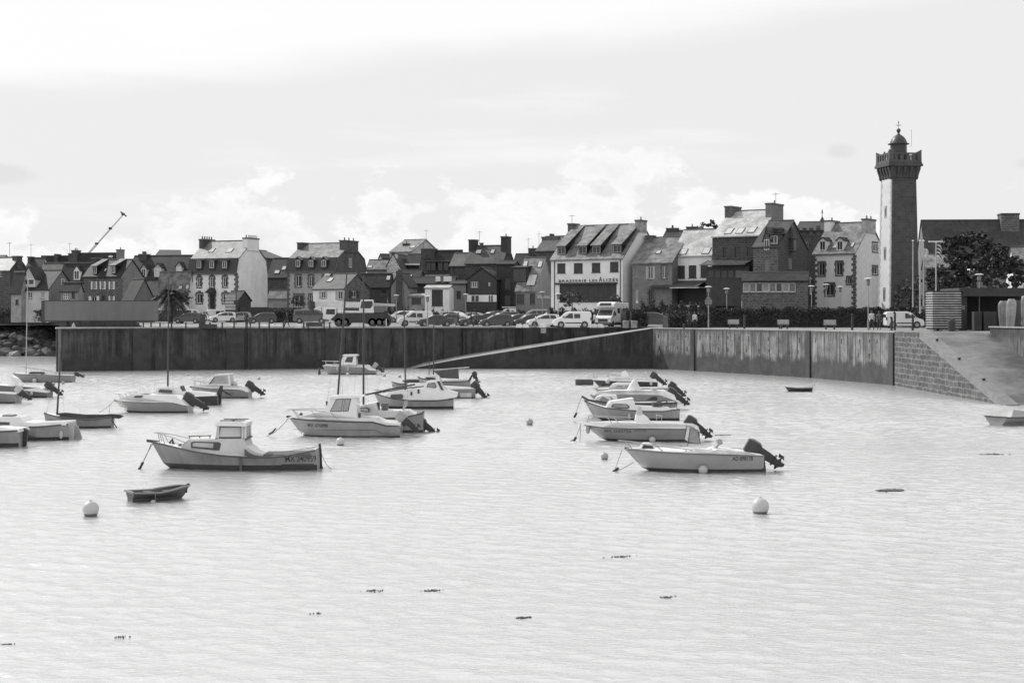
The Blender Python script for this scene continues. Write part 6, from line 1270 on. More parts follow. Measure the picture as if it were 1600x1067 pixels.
mb = MB(); mb.extrude([(cx(528), 1.62), (cx(529), cz(485.5)), (cx(560), cz(486)), (cx(563), 1.62)], -1.0, 1.0, 'y'); mb.build('engine_deck', P_w, t, bevel=.05)
mb = MB(); mb.extrude([(cx(562), 1.62), (cx(563), cz(480)), (cx(565), cz(468.5)), (cx(584), cz(468.5)), (cx(586), 1.62)], -1.15, .1, 'y'); cb = mb.build('crane_cab', P_w, t, bevel=.06)
mb = MB(); mb.extrude([(cx(564.5), cz(481.5)), (cx(566.5), cz(471)), (cx(583), cz(470.5)), (cx(584), cz(477)), (cx(580), cz(482))], -1.17, -1.14, 'y'); mb.build('cab_window', cglass, cb)
mb = MB(); mb.box(cx(586), cx(605), -1.1, 1.1, cz(489), cz(478)); mb.build('counterweight', P_g, t, bevel=.05)
mb = MB(); mb.loft([[(cx(px), y, cz(py)) for y, py in ((.15, b), (.85, b), (.85, a), (.15, a))] for px, a, b in ((492, 471, 478.5), (538, 471.5, 480.5), (562, 472, 481))]); bm_ = mb.build('boom', M('boom_pale', .55, .5, .12, 2), t)
mb = MB(); mb.loft([[(cx(px), y, cz(py)) for y, py in ((.2, b), (.8, b), (.8, a), (.2, a))] for px, a, b in ((562, 472, 480), (617, 475, 478.5))]); mb.build('boom_base', MATS['boom_pale'], bm_)
mb = MB(); mb.loft([[(cx(px), y, cz(py)) for y, py in ((.25, b), (.75, b), (.75, a), (.25, a))] for px, a, b in ((483, 469.5, 484), (488, 470, 485), (493, 473, 479))]); mb.build('boom_head', dark, bm_)
mb = MB(); mb.tube([(cx(488), .5, cz(484)), (cx(488), .5, cz(490))], .08, 6); mb.build('hook', black, bm_)
for px in (486, 504): mb = MB(); mb.tube([(cx(px), -1., .9), (cx(px), -1., cz(480))], .04, 5); mb.build('light_pole', dark, t)
mb = MB()
mb = MB(); mb.box(-.9, .9, -.45, .45, 0, .62); o = mb.build('concrete_block', M('block_grey', .11, .8), bevel=.08); Y = 174; o.location = (Xp(491, Y), Y, gz(Y)); tag(o, 'grey rounded block standing in front of the crane truck cab', 'block')
# crane boom behind the roofs
Y = 330; mb = MB(); a = Vector((Xp(133, Y), Y, Zp(402, Y))); b = Vector((Xp(183, Y), Y+6, Zp(331, Y)))
t = empty('mobile_crane', (Xp(126, Y), Y, 6), 0, 'slim telescopic crane boom raised above the roofs at left', 'crane')
o = Vector((Xp(126, Y), Y, 6)); a -= o; b -= o; d = (b-a)
for k, (q0, q1, r_) in enumerate(((-.25, .3, .5), (.28, .65, .38), (.63, .98, .28))):
    mb = MB(); mb.tube([a+d*q0, a+d*q1], r_*.5, 4); bo = mb.build('boom', M('far_boom', .5, .5, .1), t)
    mb = MB(); c = a+d*q1; mb.box(c.x-.38, c.x+.25, c.y-.3, c.y+.3, c.z-.15, c.z+.3); mb.build('boom_collar', dark, bo)
mb = MB(); mb.tube([b-d*.01+Vector((-.7, 0, .5)), b+Vector((.5, 0, -.6))], .16, 5); mb.build('boom_head', dark, t)
mb = MB(); mb.box(-6, 3, -1.4, 1.4, -1, 3); mb.build('crane_body', P_w, t, bevel=.2)
# semi-trailer
Y = 172.; z0 = gz(Y)
t = empty('semi_trailer', (Xp(157, Y), Y, z0), 0, 'long grey box semi-trailer parked at the left end of the quay', 'trailer'); s_ = F/Y; L = 173/s_
mb = MB(); mb.box(-L/2, L/2, -1.25, 1.25, Zp(501, Y)-z0, Zp(470.5, Y)-z0); bx_ = mb.build('box', M('trailer_side', .22, .5, .06, .5, streak=.12), t, bevel=.03)
mb = MB(); mb.box(-L/2-.03, L/2+.03, -1.29, 1.29, Zp(502.5, Y)-z0, Zp(500.9, Y)-z0); mb.build('bottom_rail', dark, t); mb = MB(); mb.box(-L/2-.02, L/2+.02, -1.28, 1.28, Zp(470.6, Y)-z0, Zp(469.6, Y)-z0); mb.build('top_rail', dark, t)
mb = MB(); mb.box(-L/2-.04, -L/2+.3, -1.28, 1.28, Zp(501, Y)-z0, Zp(470.6, Y)-z0); mb.build('front_frame', dark, t)
mb = MB(); mb.box(-4.6, 6.4 if 0 else 3.8, -.9, .9, .25, Zp(502.6, Y)-z0); mb.build('chassis', M('chassis_dark', .035, .6), t)
for wx in (-3.9, -2.6, -1.3):
    for sd in (-1, 1): mb = MB(); mb.lathe([(.48, -.15), (.5, .0), (.48, .15)], 16, (wx, sd*1.05, .5), 'y'); mb.build('wheel', black, t)
mb = MB(); mb.box(.4, 3.9, -1.15, -1.05, .35, .95); mb.build('side_guard', dark, t)
for k in range(5):
    mb = MB(); w_ = 9.2-.5*k; mb.box(-w_/2, w_/2, -.9, .9, 0, .18); o = mb.build('pallet', M('pallet_wood', .075, .85, .3)) if 0 else None
Y = 163.5
for i in range(4):
    mb = MB(); mb.box(-3.6+.15*i, 3.7-.2*i, -.6, .6, 0, .15); o = mb.build('timber_baulk', M('dark_timber', .06, .85, .3, 2)); o.location = (Xp(168, Y), Y, QZ+.16*i); tag(o, ('lowest', 'second', 'third', 'topmost')[i]+' of the dark timber baulks stacked under the trailer', 'timber', 'timbers under the trailer')
mb = MB(); mb.lathe([(.3, 0), (.28, .03), (.1, .5), (.03, .62)], 10); o = mb.build('traffic_cone', plaster2); o.location = (Xp(115, 161), 161, QZ+.0); tag(o, 'pale cone on the quay edge under the trailer', 'cone')
# ---------------------------------------------------------------- people
def person(px, Y, h, yaw, top, legs, label, pose='stand', hold=None, z=None, coat=False):
    z = gz(Y) if z is None else z; k = h/1.75
    st = {'stand': (.10, -.10, .03, -.05), 'walk': (.30, -.28, .22, -.2)}[pose]
    V_ = {'pel': (0, 0, .95), 'waist': (0, 0, 1.12), 'chest': (.01, 0, 1.32), 'neck': (.02, 0, 1.50), 'head0': (.03, 0, 1.58), 'head': (.03, 0, 1.66), 'crown': (.02, 0, 1.74)}
    rad = {'pel': (.15, .11), 'waist': (.13, .1), 'chest': (.17, .11), 'neck': (.06, .06), 'head0': (.075, .075), 'head': (.095, .085), 'crown': (.05, .05)}
    E = [('pel', 'waist'), ('waist', 'chest'), ('chest', 'neck'), ('neck', 'head0'), ('head0', 'head'), ('head', 'crown')]
    for sd, nm in ((-1, 'r'), (1, 'l')):
        a = st[0] if sd > 0 else st[1]; b = st[2] if sd < 0 else st[3]
        V_['hip'+nm] = (0, sd*.10, .90); V_['knee'+nm] = (a*.55+.03, sd*.10, .50); V_['ank'+nm] = (a, sd*.10, .09); V_['toe'+nm] = (a+.14, sd*.11, .04)
        V_['sh'+nm] = (.0, sd*.19, 1.42); V_['elb'+nm] = (b*.5-.03, sd*.25, 1.14); V_['wr'+nm] = (b+.05, sd*.24, .90); V_['hand'+nm] = (b+.08, sd*.24, .80)
        rad.update({'hip'+nm: (.1, .1), 'knee'+nm: (.065, .065), 'ank'+nm: (.045, .045), 'toe'+nm: (.045, .035), 'sh'+nm: (.075, .075), 'elb'+nm: (.05, .05), 'wr'+nm: (.035, .035), 'hand'+nm: (.035, .025)})
        E += [('pel', 'hip'+nm), ('hip'+nm, 'knee'+nm), ('knee'+nm, 'ank'+nm), ('ank'+nm, 'toe'+nm), ('chest', 'sh'+nm), ('sh'+nm, 'elb'+nm), ('elb'+nm, 'wr'+nm), ('wr'+nm, 'hand'+nm)]
        for f in range(4): V_['f%d' % f+nm] = (b+.06+.018*f, sd*(.235), .72+.006*abs(f-1.5)*2); rad['f%d' % f+nm] = (.009, .009); E.append(('hand'+nm, 'f%d' % f+nm))
        V_['th'+nm] = (b+.12, sd*.215, .77); rad['th'+nm] = (.01, .01); E.append(('hand'+nm, 'th'+nm))
    ks = list(V_); me = bpy.data.meshes.new('person'); me.from_pydata([Vector(V_[q])*k for q in ks], [(ks.index(a), ks.index(b)) for a, b in E], [])
    o = bpy.data.objects.new('person', me); C.objects.link(o); md = o.modifiers.new('skin', 'SKIN'); sv = me.skin_vertices[0].data
    for i, q in enumerate(ks): sv[i].radius = (rad[q][0]*k, rad[q][1]*k)
    sv[0].use_root = True; o.modifiers.new('sub', 'SUBSURF').levels = 1
    dg = bpy.context.evaluated_depsgraph_get(); m2 = bpy.data.meshes.new_from_object(o.evaluated_get(dg)); o.modifiers.clear(); o.data = m2
    m2.materials.clear()
    for q in (top, legs, skin_m, black): m2.materials.append(q)
    for p in m2.polygons:
        c = p.center/k; p.use_smooth = True
        p.material_index = 3 if c.z < .1 else (1 if c.z < (.75 if coat else .98) and abs(c.y) < .19 else (2 if c.z > 1.53 or (c.z < .88 and abs(c.y) > .19) else 0))
    mb = MB(); mb.lathe([(.02, .125), (.07, .11), (.1, .05), (.105, -.03), (.09, -.08)], 10, (.01*k, 0, 1.66*k)); hr = mb.build('hair', M('dark_hair', .04, .7), o, smooth=60)
    mb = MB(); mb.loft([[(.105, -.015, 1.64), (.105, .015, 1.64), (.10, .008, 1.69), (.10, -.008, 1.69)], [(.135, -.008, 1.645), (.135, .008, 1.645), (.115, .004, 1.68), (.115, -.004, 1.68)]]); mb.v = [(a*k, b*k, c*k) for a, b, c in mb.v]; mb.build('nose', skin_m, o)
    o.location = (Xp(px, Y), Y, z); o.rotation_euler = (0, 0, R(yaw)); tag(o, label, 'person', 'people on the quay')
    if hold == 'bag': mb = MB(); mb.box(-.15, .2, .26, .4, .35, .7); b_ = mb.build('handbag', black); b_.location = o.location; b_.rotation_euler = o.rotation_euler; tag(b_, 'dark bag carried by the walker on the quay edge', 'bag')
    return o
c_dk = M('dark_cloth', .04, .85, .1); c_gy = M('grey_cloth', .16, .85, .1); c_lt = M('light_cloth', .55, .85, .08); c_md = M('denim_cloth', .09, .85, .1)
person(385.5, 166, 1.6, 90, c_dk, c_dk, 'person in dark clothes standing at the quay edge by the white cars', 'stand')
person(391, 166, 1.15, 60, c_gy, c_md, 'child in grey beside the dark-clothed adult at the quay edge', 'stand')
person(448.5, 168, 1.7, 180, c_dk, c_dk, 'person in a dark jacket walking left on the quay', 'walk')
person(319, 164.5, 1.75, -90, c_dk, c_dk, 'dark figure standing by the low plinth, left quay', 'stand')
person(736, 176, 1.7, 180, c_dk, c_md, 'left one of the small group walking on the quay by the dark saloon', 'walk'); person(744, 176.5, 1.75, 190, c_gy, c_dk, 'middle one of the small group walking on the quay', 'walk'); person(716, 178, 1.7, 170, c_md, c_dk, 'lone walker in denim between the silver estate car and the group', 'walk')
person(606, 187, 1.75, 180, c_gy, c_dk, 'person standing on the deck at the rear of the crane truck', 'stand', z=gz(187)+1.62)
person(1077, 162, 1.75, -90, c_dk, c_dk, 'person in dark coat standing at the head of the quay wall', 'stand', coat=True); person(1085.5, 162.3, 1.7, -80, c_lt, c_dk, 'person in a light top beside the dark-coated one', 'stand'); 
person(1362, 143, 1.8, -90, c_lt, c_dk, 'person in a white top walking below the lighthouse', 'walk'); person(1373.5, 144, 1.75, -100, c_gy, c_md, 'person in grey walking beside the white-topped one', 'walk')
person(929, 180, 1.7, 200, c_lt, c_gy, 'person in pale clothes standing left of the motorhome', 'stand'); person(986, 178, 1.75, 180, c_dk, c_dk, 'dark-clothed person near the motorhome, at the head of the slipway', 'stand')
person(837, 176, 1.5, 180, c_lt, c_gy, 'pale small person between the black hatchbacks and the little white hatchback', 'stand')
# ---------------------------------------------------------------- street furniture
def lamp(px, Y, py_top, label, z=None, rcap=.40):
    z = gz(Y) if z is None else z; H = Zp(py_top, Y)-z
    t = empty('street_lamp', (Xp(px, Y), Y, z), 0, label, 'street lamp', 'street lamps with flat round caps')
    mb = MB(); mb.tube([(0, 0, 0), (0, 0, .9), (0, 0, .9), (0, 0, H-.75)], [.085, .085, .055, .045], 8); mb.build('pole', steel, t, smooth=40)
    mb = MB(); mb.lathe([(.05, H-.76), (.16, H-.66), (.19, H-.25), (.1, H-.12)], 12); mb.build('lantern', M('lantern_glass', .22, .3), t, smooth=40)
    mb = MB(); mb.lathe([(rcap, H-.13), (rcap, H-.08), (rcap*.6, H-.02), (.05, H)], 20); mb.build('lamp_cap', M('lamp_cap_grey', .5, .4), t, smooth=40)
    return t
for px, Y, py, lab in ((1530, 142, 427.5, 'tall street lamp standing before the dark open shed'), (1356.5, 145, 434, 'street lamp beside the two walkers below the lighthouse'), (1313, 190, 447, 'small street lamp left of the lighthouse foot'),
        (1291, 182, 443.5, 'street lamp in front of the door of the stone-trimmed white house'), (1268, 180, 446, 'street lamp at the right end of the veranda'), (1107, 168, 447, 'street lamp with a road sign, at the left end of the hedge'), (1135.5, 182, 450, 'street lamp just right of the signposted one'),
        (872, 184, 458, 'street lamp between the white hatchback and the nearest white van'), (847.5, 212, 455.5, 'small street lamp in front of the long silver minibus'), (728, 214, 459, 'street lamp behind the walking group'), (668, 178, 462, 'street lamp right of the white passenger van'), (619.5, 220, 460.5, 'small street lamp above the white car behind the crane truck')): lamp(px, Y, py, lab)
mb = MB(); mb.box(-.38, .38, -.03, .03, 0, .55); mb.extrude([(-.3, .6), (.3, .6), (0, 1.0)], -.02, .02, 'y'); o = mb.build('road_sign', plaster3); Y = 167.7; o.location = (Xp(1107, Y), Y, Zp(476, Y)); tag(o, 'pale square and triangle road sign on the signposted street lamp', 'road sign')
def flagpole(px, Y, pt, pb, lab, flag=None, cap=True):
    z = Zp(pb, Y); H = Zp(pt, Y)-z; t = empty('flagpole', (Xp(px, Y), Y, z), 0, lab, 'flagpole', 'white flagpoles by the lighthouse')
    mb = MB(); mb.tube([(0, 0, 0), (0, 0, H)], [.09, .055], 8); mb.build('pole', plaster2, t)
    mb = MB(); mb.lathe([(.11, H), (.11, H+.1), (.03, H+.13)], 8); mb.build('pole_cap', frame_w, t)
    if flag:
        y0, y1, wd, m1, m2 = flag; za, zb = Zp(y0, Y)-z, Zp(y1, Y)-z; n = 7
        for j in range(n):
            mb = MB(); rings = []
            for i in range(9):
                u = i/8; x = .08+u*wd/ (F/Y); dz = -u*u*(za-zb)*.35; top = lerp(za, zb, j/n)+dz; bot = lerp(za, zb, (j+1)/n)+dz; yy = .12*math.sin(u*7+j*.3)
                rings.append([(x, yy, top), (x, yy+.012, top), (x, yy+.012, bot), (x, yy, bot)])
            mb.loft(rings); mb.build('flag_stripe', m1 if j % 2 == 0 else m2, t) 
    return t
flagpole(1426.5, 172, 377, 480, 'leftmost of the four flagpoles, bare, against the lighthouse'); flagpole(1437.5, 158, 377, 490, 'second flagpole, bare and longest, just right of the lighthouse')
flagpole(1443, 165, 377, 478, 'third flagpole with a limp plain white flag', (388, 401, 7, c_lt, c_lt)); flagpole(1462.5, 160, 380, 470, 'rightmost flagpole with a black and white striped flag', (381, 401, 8, c_lt, c_dk))
mb = MB(); mb.box(-.7, .7, -.15, .15, 0, .12); o = mb.build('pole_yard', frame_w); Y = 160; o.location = (Xp(1462, Y), Y+.01, Zp(378.5, Y)); tag(o, 'short pale crossbar on top of the rightmost flagpole', 'crossbar')
k = 0
bolm = M('bollard_dark', .04, .6)
for px in list(range(290, 460, 19))+[472, 480, 506, 516]:
    Y = 165.2-.6*(460-px)/170*6; mb = MB(); mb.lathe([(.09, 0), (.08, .5), (.11, .52), (.10, .62), (.02, .66)], 8); o = mb.build('bollard', bolm); o.location = (Xp(px+random.uniform(-3, 3), Y), Y, QZ); tag(o, 'short dark bollard in the line along the left quay edge', 'bollard', 'dark bollards along the left quay')
for px in (216, 224, 236, 250, 268): 
    Y = 163.; mb = MB(); mb.lathe([(.09, 0), (.08, .5), (.11, .52), (.10, .62), (.02, .66)], 8); o = mb.build('bollard', bolm); o.location = (Xp(px, Y), Y, QZ); tag(o, 'short dark bollard on the quay right of the trailer', 'bollard', 'dark bollards beside the trailer')
for px in (288, 361, 412, 424, 466, 435, 811, 821, 848, 928, 938, 1049, 245, 263):
    Y = 168. if px < 600 else 174; mb = MB(); mb.loft([[(-.42*q, -.3*q, z_), (.42*q, -.3*q, z_), (.42*q, .3*q, z_), (-.42*q, .3*q, z_)] for q, z_ in ((1, 0), (.95, .18), (.75, .34), (.4, .4))]); o = mb.build('kerb_block', M('white_block', .6, .6)); o.location = (Xp(px, Y), Y, gz(Y)); tag(o, 'low white rounded kerb block on the quay', 'kerb block', 'white kerb blocks along the quay')
for px, Y, hh, lab in ((1221, 160, .95, 'leaning short dark post left of the first bench'), (1331.5, 142, 1.5, 'slim dark post between bench and walkers'), (1393, 139, 1.25, 'short dark post in front of the rear of the white van'), (1398, 141, 1.7, 'taller dark post at the rear of the white van'), (1426, 139, 1.45, 'leaning dark post in front of the van cab'), (1163, 155, 1.4, 'slim pale post near the hedge, right of the signposted lamp'), (1068.5, 160, .5, 'squat dark post at the head of the quay wall')):
    mb = MB(); mb.tube([(0, 0, 0), (.02, 0, hh-.12), (-.03, 0, hh-.1), (-.06, 0, hh)], [.11, .1, .12, .09], 8); o = mb.build('post', bolm, smooth=40); o.location = (Xp(px, Y), Y, QZ); tag(o, lab, 'post')
def bench(px, Y, lab):
    t = empty('bench', (Xp(px, Y), Y, QZ), R(-8), lab, 'bench', 'benches in front of the hedge')
    mb = MB(); mb.box(-.6, .6, -.25, .25, .42, .48); mb.build('seat', M('bench_stone', .34, .7), t); mb = MB(); mb.loft([[(-.6, .22, .5), (.6, .22, .5), (.6, .27, .5), (-.6, .27, .5)], [(-.6, .42, .95), (.6, .42, .95), (.6, .47, .95), (-.6, .47, .95)]]); mb.build('backrest', MATS['bench_stone'], t)
    for sx in (-.4, .4): mb = MB(); mb.box(sx-.07, sx+.07, -.2, .2, 0, .42); mb.build('leg', dark, t)
bench(1224, 158, 'left bench in front of the long hedge'); bench(1297, 150, 'right bench in front of the long hedge'); bench(1301 if 0 else 1146, 164, 'small bench by the hedge near the signposted lamp')
# low plinth and signs on the left quay
mb = MB(); mb.box(-.9, .9, -.4, .4, 0, .45); mb.box(-.75, -.35, -.3, .3, .451, 1.5); o = mb.build('plinth', M('plinth_dark', .08, .8)); Y = 164; o.location = (Xp(325, Y), Y, QZ); tag(o, 'low dark plinth with an upright block, left quay edge', 'plinth')
Y = 205; t = empty('signpost', (Xp(369, Y), Y, gz(Y)), 0, 'direction signpost with several pale boards by the white house', 'signpost'); mb = MB(); mb.tube([(0, 0, 0), (0, 0, 4.6)], .06, 6); mb.build('pole', dark, t)
for k in range(5): mb = MB(); mb.box(-1.5+.1*(k % 2), -.1, -.03, .03, 1.9+k*.42, 2.25+k*.42); mb.build('sign_board', plaster2, t)
mb = MB(); mb.lathe([(.01, 0), (.33, .0), (.33, .04), (.01, .04)], 14, (0, -.06, 2.9), 'y'); mb.build('round_sign', c_md, t)
Y = 177; t = empty('traffic_sign', (Xp(603.5, Y), Y, gz(Y)), 0, 'small stack of dark sign plates on a white post behind the crane truck', 'sign'); mb = MB(); mb.tube([(0, 0, 0), (0, 0, 1.0)], .05, 6); mb.build('pole', frame_w, t)
for k in range(3): mb = MB(); mb.box(-.22, .22, -.03, .03, 1.0+k*.33, 1.26+k*.33); mb.build('sign_plate', c_dk, t)
Y = 172.; mb = MB(); mb.box(-.3, .3, -.03, .03, 0, .55); o = mb.build('wall_plate', plaster2); Y = 175.2; o.location = (Xp(849, Y), 175.0, Zp(520.5, Y)+.0); tag(o, 'pale square plate fixed on the dark wall below the nearest van', 'plate')
for px, Y, lab in ((987 if 0 else 978, 172, 'left stone waste bin at the head of the slipway'), (991, 171, 'right stone waste bin at the head of the slipway')):
    mb = MB(); mb.lathe([(.32, 0), (.36, .7), (.38, .75), (.3, .8)], 12); o = mb.build('waste_bin', M('bin_stone', .3, .8)); o.location = (Xp(px, Y), Y, QZ); tag(o, lab, 'bin')
# striped slatted stack, shed, and things behind the parapet on the right
Y = 136.; z0 = QZ; t = empty('slatted_box', (Xp(1474, Y), Y, z0), R(2), 'big stack-like box with pale and dark horizontal stripes, right of the white van', 'slatted box'); wd = 45*Y/F; ht = Zp(454, Y)-z0
mb = MB(); mb.box(-wd/2+.05, wd/2-.05, -.9, .9, .15, ht-.05); mb.build('core', M('stripe_dark', .045, .8), t)
for k in range(15): mb = MB(); z_ = .28+k*(ht-.35)/15; mb.box(-wd/2, wd/2, -1., 1., z_, z_+.1); mb.build('board', M('stripe_pale', .42, .75, .25, 2.5), t)
for q in (-1.05, -.5, .9): mb = MB(); mb.box(q-.15, q+.15, -.95, .95, 0, .15); mb.build('foot', plaster3, t)
mb = MB(); mb.lathe([(.26, 0), (.3, .1), (.34, .8), (.3, .95), (.05, 1.05)], 12); o = mb.build('waste_bin', black); Y = 133.5; o.location = (Xp(1487, Y), Y, QZ); o.scale = (1, 1, 1.05); tag(o, 'black rounded bin leaning against the striped box', 'bin')
Y = 139.; t = empty('open_shed', (Xp(1498, Y), Y, QZ), 0, 'low dark flat-roofed open shed behind the right street lamp', 'shed'); wd = 130*Y/F; ht = Zp(450, Y)-QZ; shm = M('shed_dark', .055, .8, .15)
mb = MB(); mb.box(0, .75, 0, .4, 0, ht-.3); mb.build('pillar', shm, t); mb = MB(); mb.box(0, wd, -.2, 6, ht-.31, ht+.0); mb.build('roof', M('shed_roof', .09, .8), t); mb = MB(); mb.box(.3, wd, -.28, -.21, ht-.75, ht-.28); mb.build('fascia', M('shed_fascia', .075, .7), t)
mb = MB(); mb.box(0, wd, 5.6, 5.9, 0, ht-.32); mb.build('back_wall', M('shed_inside', .03, .9), t); mb = MB(); mb.box(0, .25, .5, 5.5, 0, ht-.32); mb.build('side_wall', shm, t)
mb = MB(); mb.box(.25, .55, -.03, 0, 1.9, 2.25); mb.build('notice', plaster3, t)
for px, py0, py1, wpx, lab in ((1526, 487, 509, 12, 'dark crate standing under the shed, left one'), (1545, 487, 509, 20, 'dark crate standing under the shed, right one')):
    Yq = 138; mb = MB(); w_ = wpx*Yq/F; mb.box(-w_/2, w_/2, -.4, .4, 0, Zp(py0, Yq)-QZ); o = mb.build('crate', M('crate_dark', .075, .8, .2), bevel=.03); o.location = (Xp(px, Yq), Yq, QZ); tag(o, lab, 'crate')
# upturned boats stood on end
def upright(px, Y, py, wpx, lab, v, lean=0.):
    H = Zp(py, Y)-QZ; w_ = wpx*Y/F/2; mb = MB(); rings = []
    for k in range(13):
        t = k/12; z = t*H; hw = w_*(.62+.38*math.sin(PI*min(1, t*1.05)*.62)) if t < .9 else w_*(.98-(t-.9)*4.2)
        n = 10; rings.append([(hw*math.cos(PI*j/n)+lean*z, -.75*hw*math.sin(PI*j/n), z) for j in range(n+1)])
    mb.loft(rings, closed=True); o = mb.build('upright_dinghy', M('upright_hull%.2f' % v, v, .6, .25, 1.2, streak=.45), smooth=50); o.location = (Xp(px, Y), Y, QZ); tag(o, lab, 'dinghy', 'dinghies stood on end'); return o
upright(1568.5, 131, 470, 17, 'pale streaked dinghy stood on end, left one behind the parapet', .30, -.02); upright(1578, 129, 467, 16, 'brighter dinghy stood on end, overlapping the left one', .36, .05); upright(1590, 134, 469, 13, 'dark dinghy stood on end behind the pale car', .10); upright(1602, 130, 462, 14, 'tallest dinghy stood on end at the right edge', .34)
# fence behind left, garden walls
def longwall(name, px0, Y0, px1, Y1, h, th, mat, lab, cat='wall', z=None):
    a = (Xp(px0, Y0), Y0); b = (Xp(px1, Y1), Y1); z = gz(min(Y0, Y1)) if z is None else z
    o, _ = vwall(name, a, b, z-.3, z+h, mat, th, lab, cat); return o
longwall('garden_wall', 418, 232, 470, 232, 2.1, .4, stone_d, 'dark garden wall right of the tall white house'); longwall('garden_wall', 243, 236, 298, 236, 1.7, .3, stone_d, 'dark low wall under the palm tree')
longwall('shelter_wall', 375, 228, 420, 229, 2.2, .4, M('shelter_dark', .07, .8), 'dark wall panel in front of the white gable')
t = House('shelter', 'little dark shelter with a pointed roof in front of the white gable', 352, 372, 392, 228, 470, 457, wf=shm, roof=slate_d, ridge='F', th=18, cat='shelter')
longwall('stone_wall', 1160, 186, 1262, 188, 3.1, .4, stone, 'stone wall beneath the veranda windows'); longwall('stone_wall', 1262, 190, 1372, 190, 2.2, .4, stone_d, 'dark wall below the stone-trimmed white house')
longwall('low_wall', 0, 205 if 0 else 226, 75, 224, 1.2, .4, M('left_low_wall', .075, .85, .2), 'dark low wall in front of the far-left houses')
# ---------------------------------------------------------------- vegetation
def leaves(mb, c, rx, ry, rz, n, size, shell=.55, flat=.0):
    for _ in range(n):
        while True:
            p = Vector((random.uniform(-1, 1), random.uniform(-1, 1), random.uniform(-1, 1)))
            if shell*random.random() < p.length < 1: break
        q = Vector((c[0]+p.x*rx, c[1]+p.y*ry, c[2]+p.z*rz)); a = Vector((random.gauss(0, 1), random.gauss(0, 1), random.gauss(0, 1-flat))).normalized(); b = a.cross(Vector((random.gauss(0, 1), random.gauss(0, 1), random.gauss(0, 1)))).normalized()
        s1 = size*random.uniform(.5, 1.3); s2 = s1*random.uniform(.4, .9)
        mb.poly([q-a*s1, q-b*s2, q+a*s1, q+b*s2])
def hedge(px0, Y0, px1, Y1, h, th, lab, n, z=None, top=.25, cat='hedge', name='hedge'):
    a = Vector((Xp(px0, Y0), Y0, 0)); b = Vector((Xp(px1, Y1), Y1, 0)); z = gz(Y0) if z is None else z; d = b-a; L = d.length; u = d/L; v = Vector((-u.y, u.x, 0))
    t = empty(name, (a.x, a.y, z), math.atan2(d.y, d.x), lab, cat)
    mb = MB(); m = 40; prev = None; rings = []
    for i in range(m+1):
        x = L*i/m; hh = h*(1-top+top*(.5+.5*math.sin(i*1.7)*math.sin(i*.6+1)))-.25; rings.append([(x, .1, 0), (x, th-.1, 0), (x, th-.2, hh), (x, .2, hh)])
    mb.loft(rings); mb.build('branches', M('hedge_core', .028, .9, .3, 2), t)
    mb = MB()
    for _ in range(n):
        x = random.uniform(0, L); i = x/L*m; hh = h*(1-top+top*(.5+.5*math.sin(i*1.7)*math.sin(i*.6+1)))
        if random.random() < .6: p = Vector((x, random.uniform(-.1, .25), hh*random.random()**.8))
        else: p = Vector((x, random.uniform(0, th), hh+random.uniform(-.25, .12)))
        aa = Vector((random.gauss(0, 1), random.gauss(0, 1), random.gauss(0, 1))).normalized(); bb_ = aa.cross(Vector((random.gauss(0, 1), random.gauss(0, 1), .3))).normalized(); s1 = random.uniform(.06, .17)
        mb.poly([p-aa*s1, p-bb_*s1*.6, p+aa*s1, p+bb_*s1*.6])
    mb.build('foliage', hedgem, t)
hedge(1105, 180, 1400, 176, 2.35, 1.4, 'long dark clipped hedge below the veranda and the white house', 9000, top=.18); hedge(1045, 172, 1110, 174, 1.9, 1.6, 'looser low shrubs right of the black off-road car', 2500, top=.5)
hedge(860, 196, 990, 200, 2.2, 1.4, 'hedge in front of the brasserie storefront', 3500, top=.4); hedge(980, 182, 1010, 184, 2.3, 1.2, 'dark bushy hedge right of the motorhome', 1200, top=.5); hedge(628, 222, 740, 224, 1.9, 1., 'low garden hedge behind the silver estate car', 1800, top=.5); hedge(740, 224, 862, 222, 1.9, 1., 'hedge behind the white panel van and silver minibus', 2200, top=.4)
hedge(-10, 226, 70, 222, 2.0, 1.5, 'dark hedge below the far-left houses', 2500, top=.4); hedge(420, 222, 470, 222, 1.9, 1., 'dark hedge between white house and grey minibus', 1200, top=.3); hedge(560, 222, 640, 224, 2.6, 1., 'dark hedge behind the crane truck', 1500, top=.5); hedge(1395, 184, 1460, 176, 2.2, 1.5, 'dark shrubs around the lighthouse foot', 2500, top=.6)
hedge(1000, 205, 1110, 200, 3.2, 1.0, 'dark planting in front of the awning terrace', 2200, top=.5)
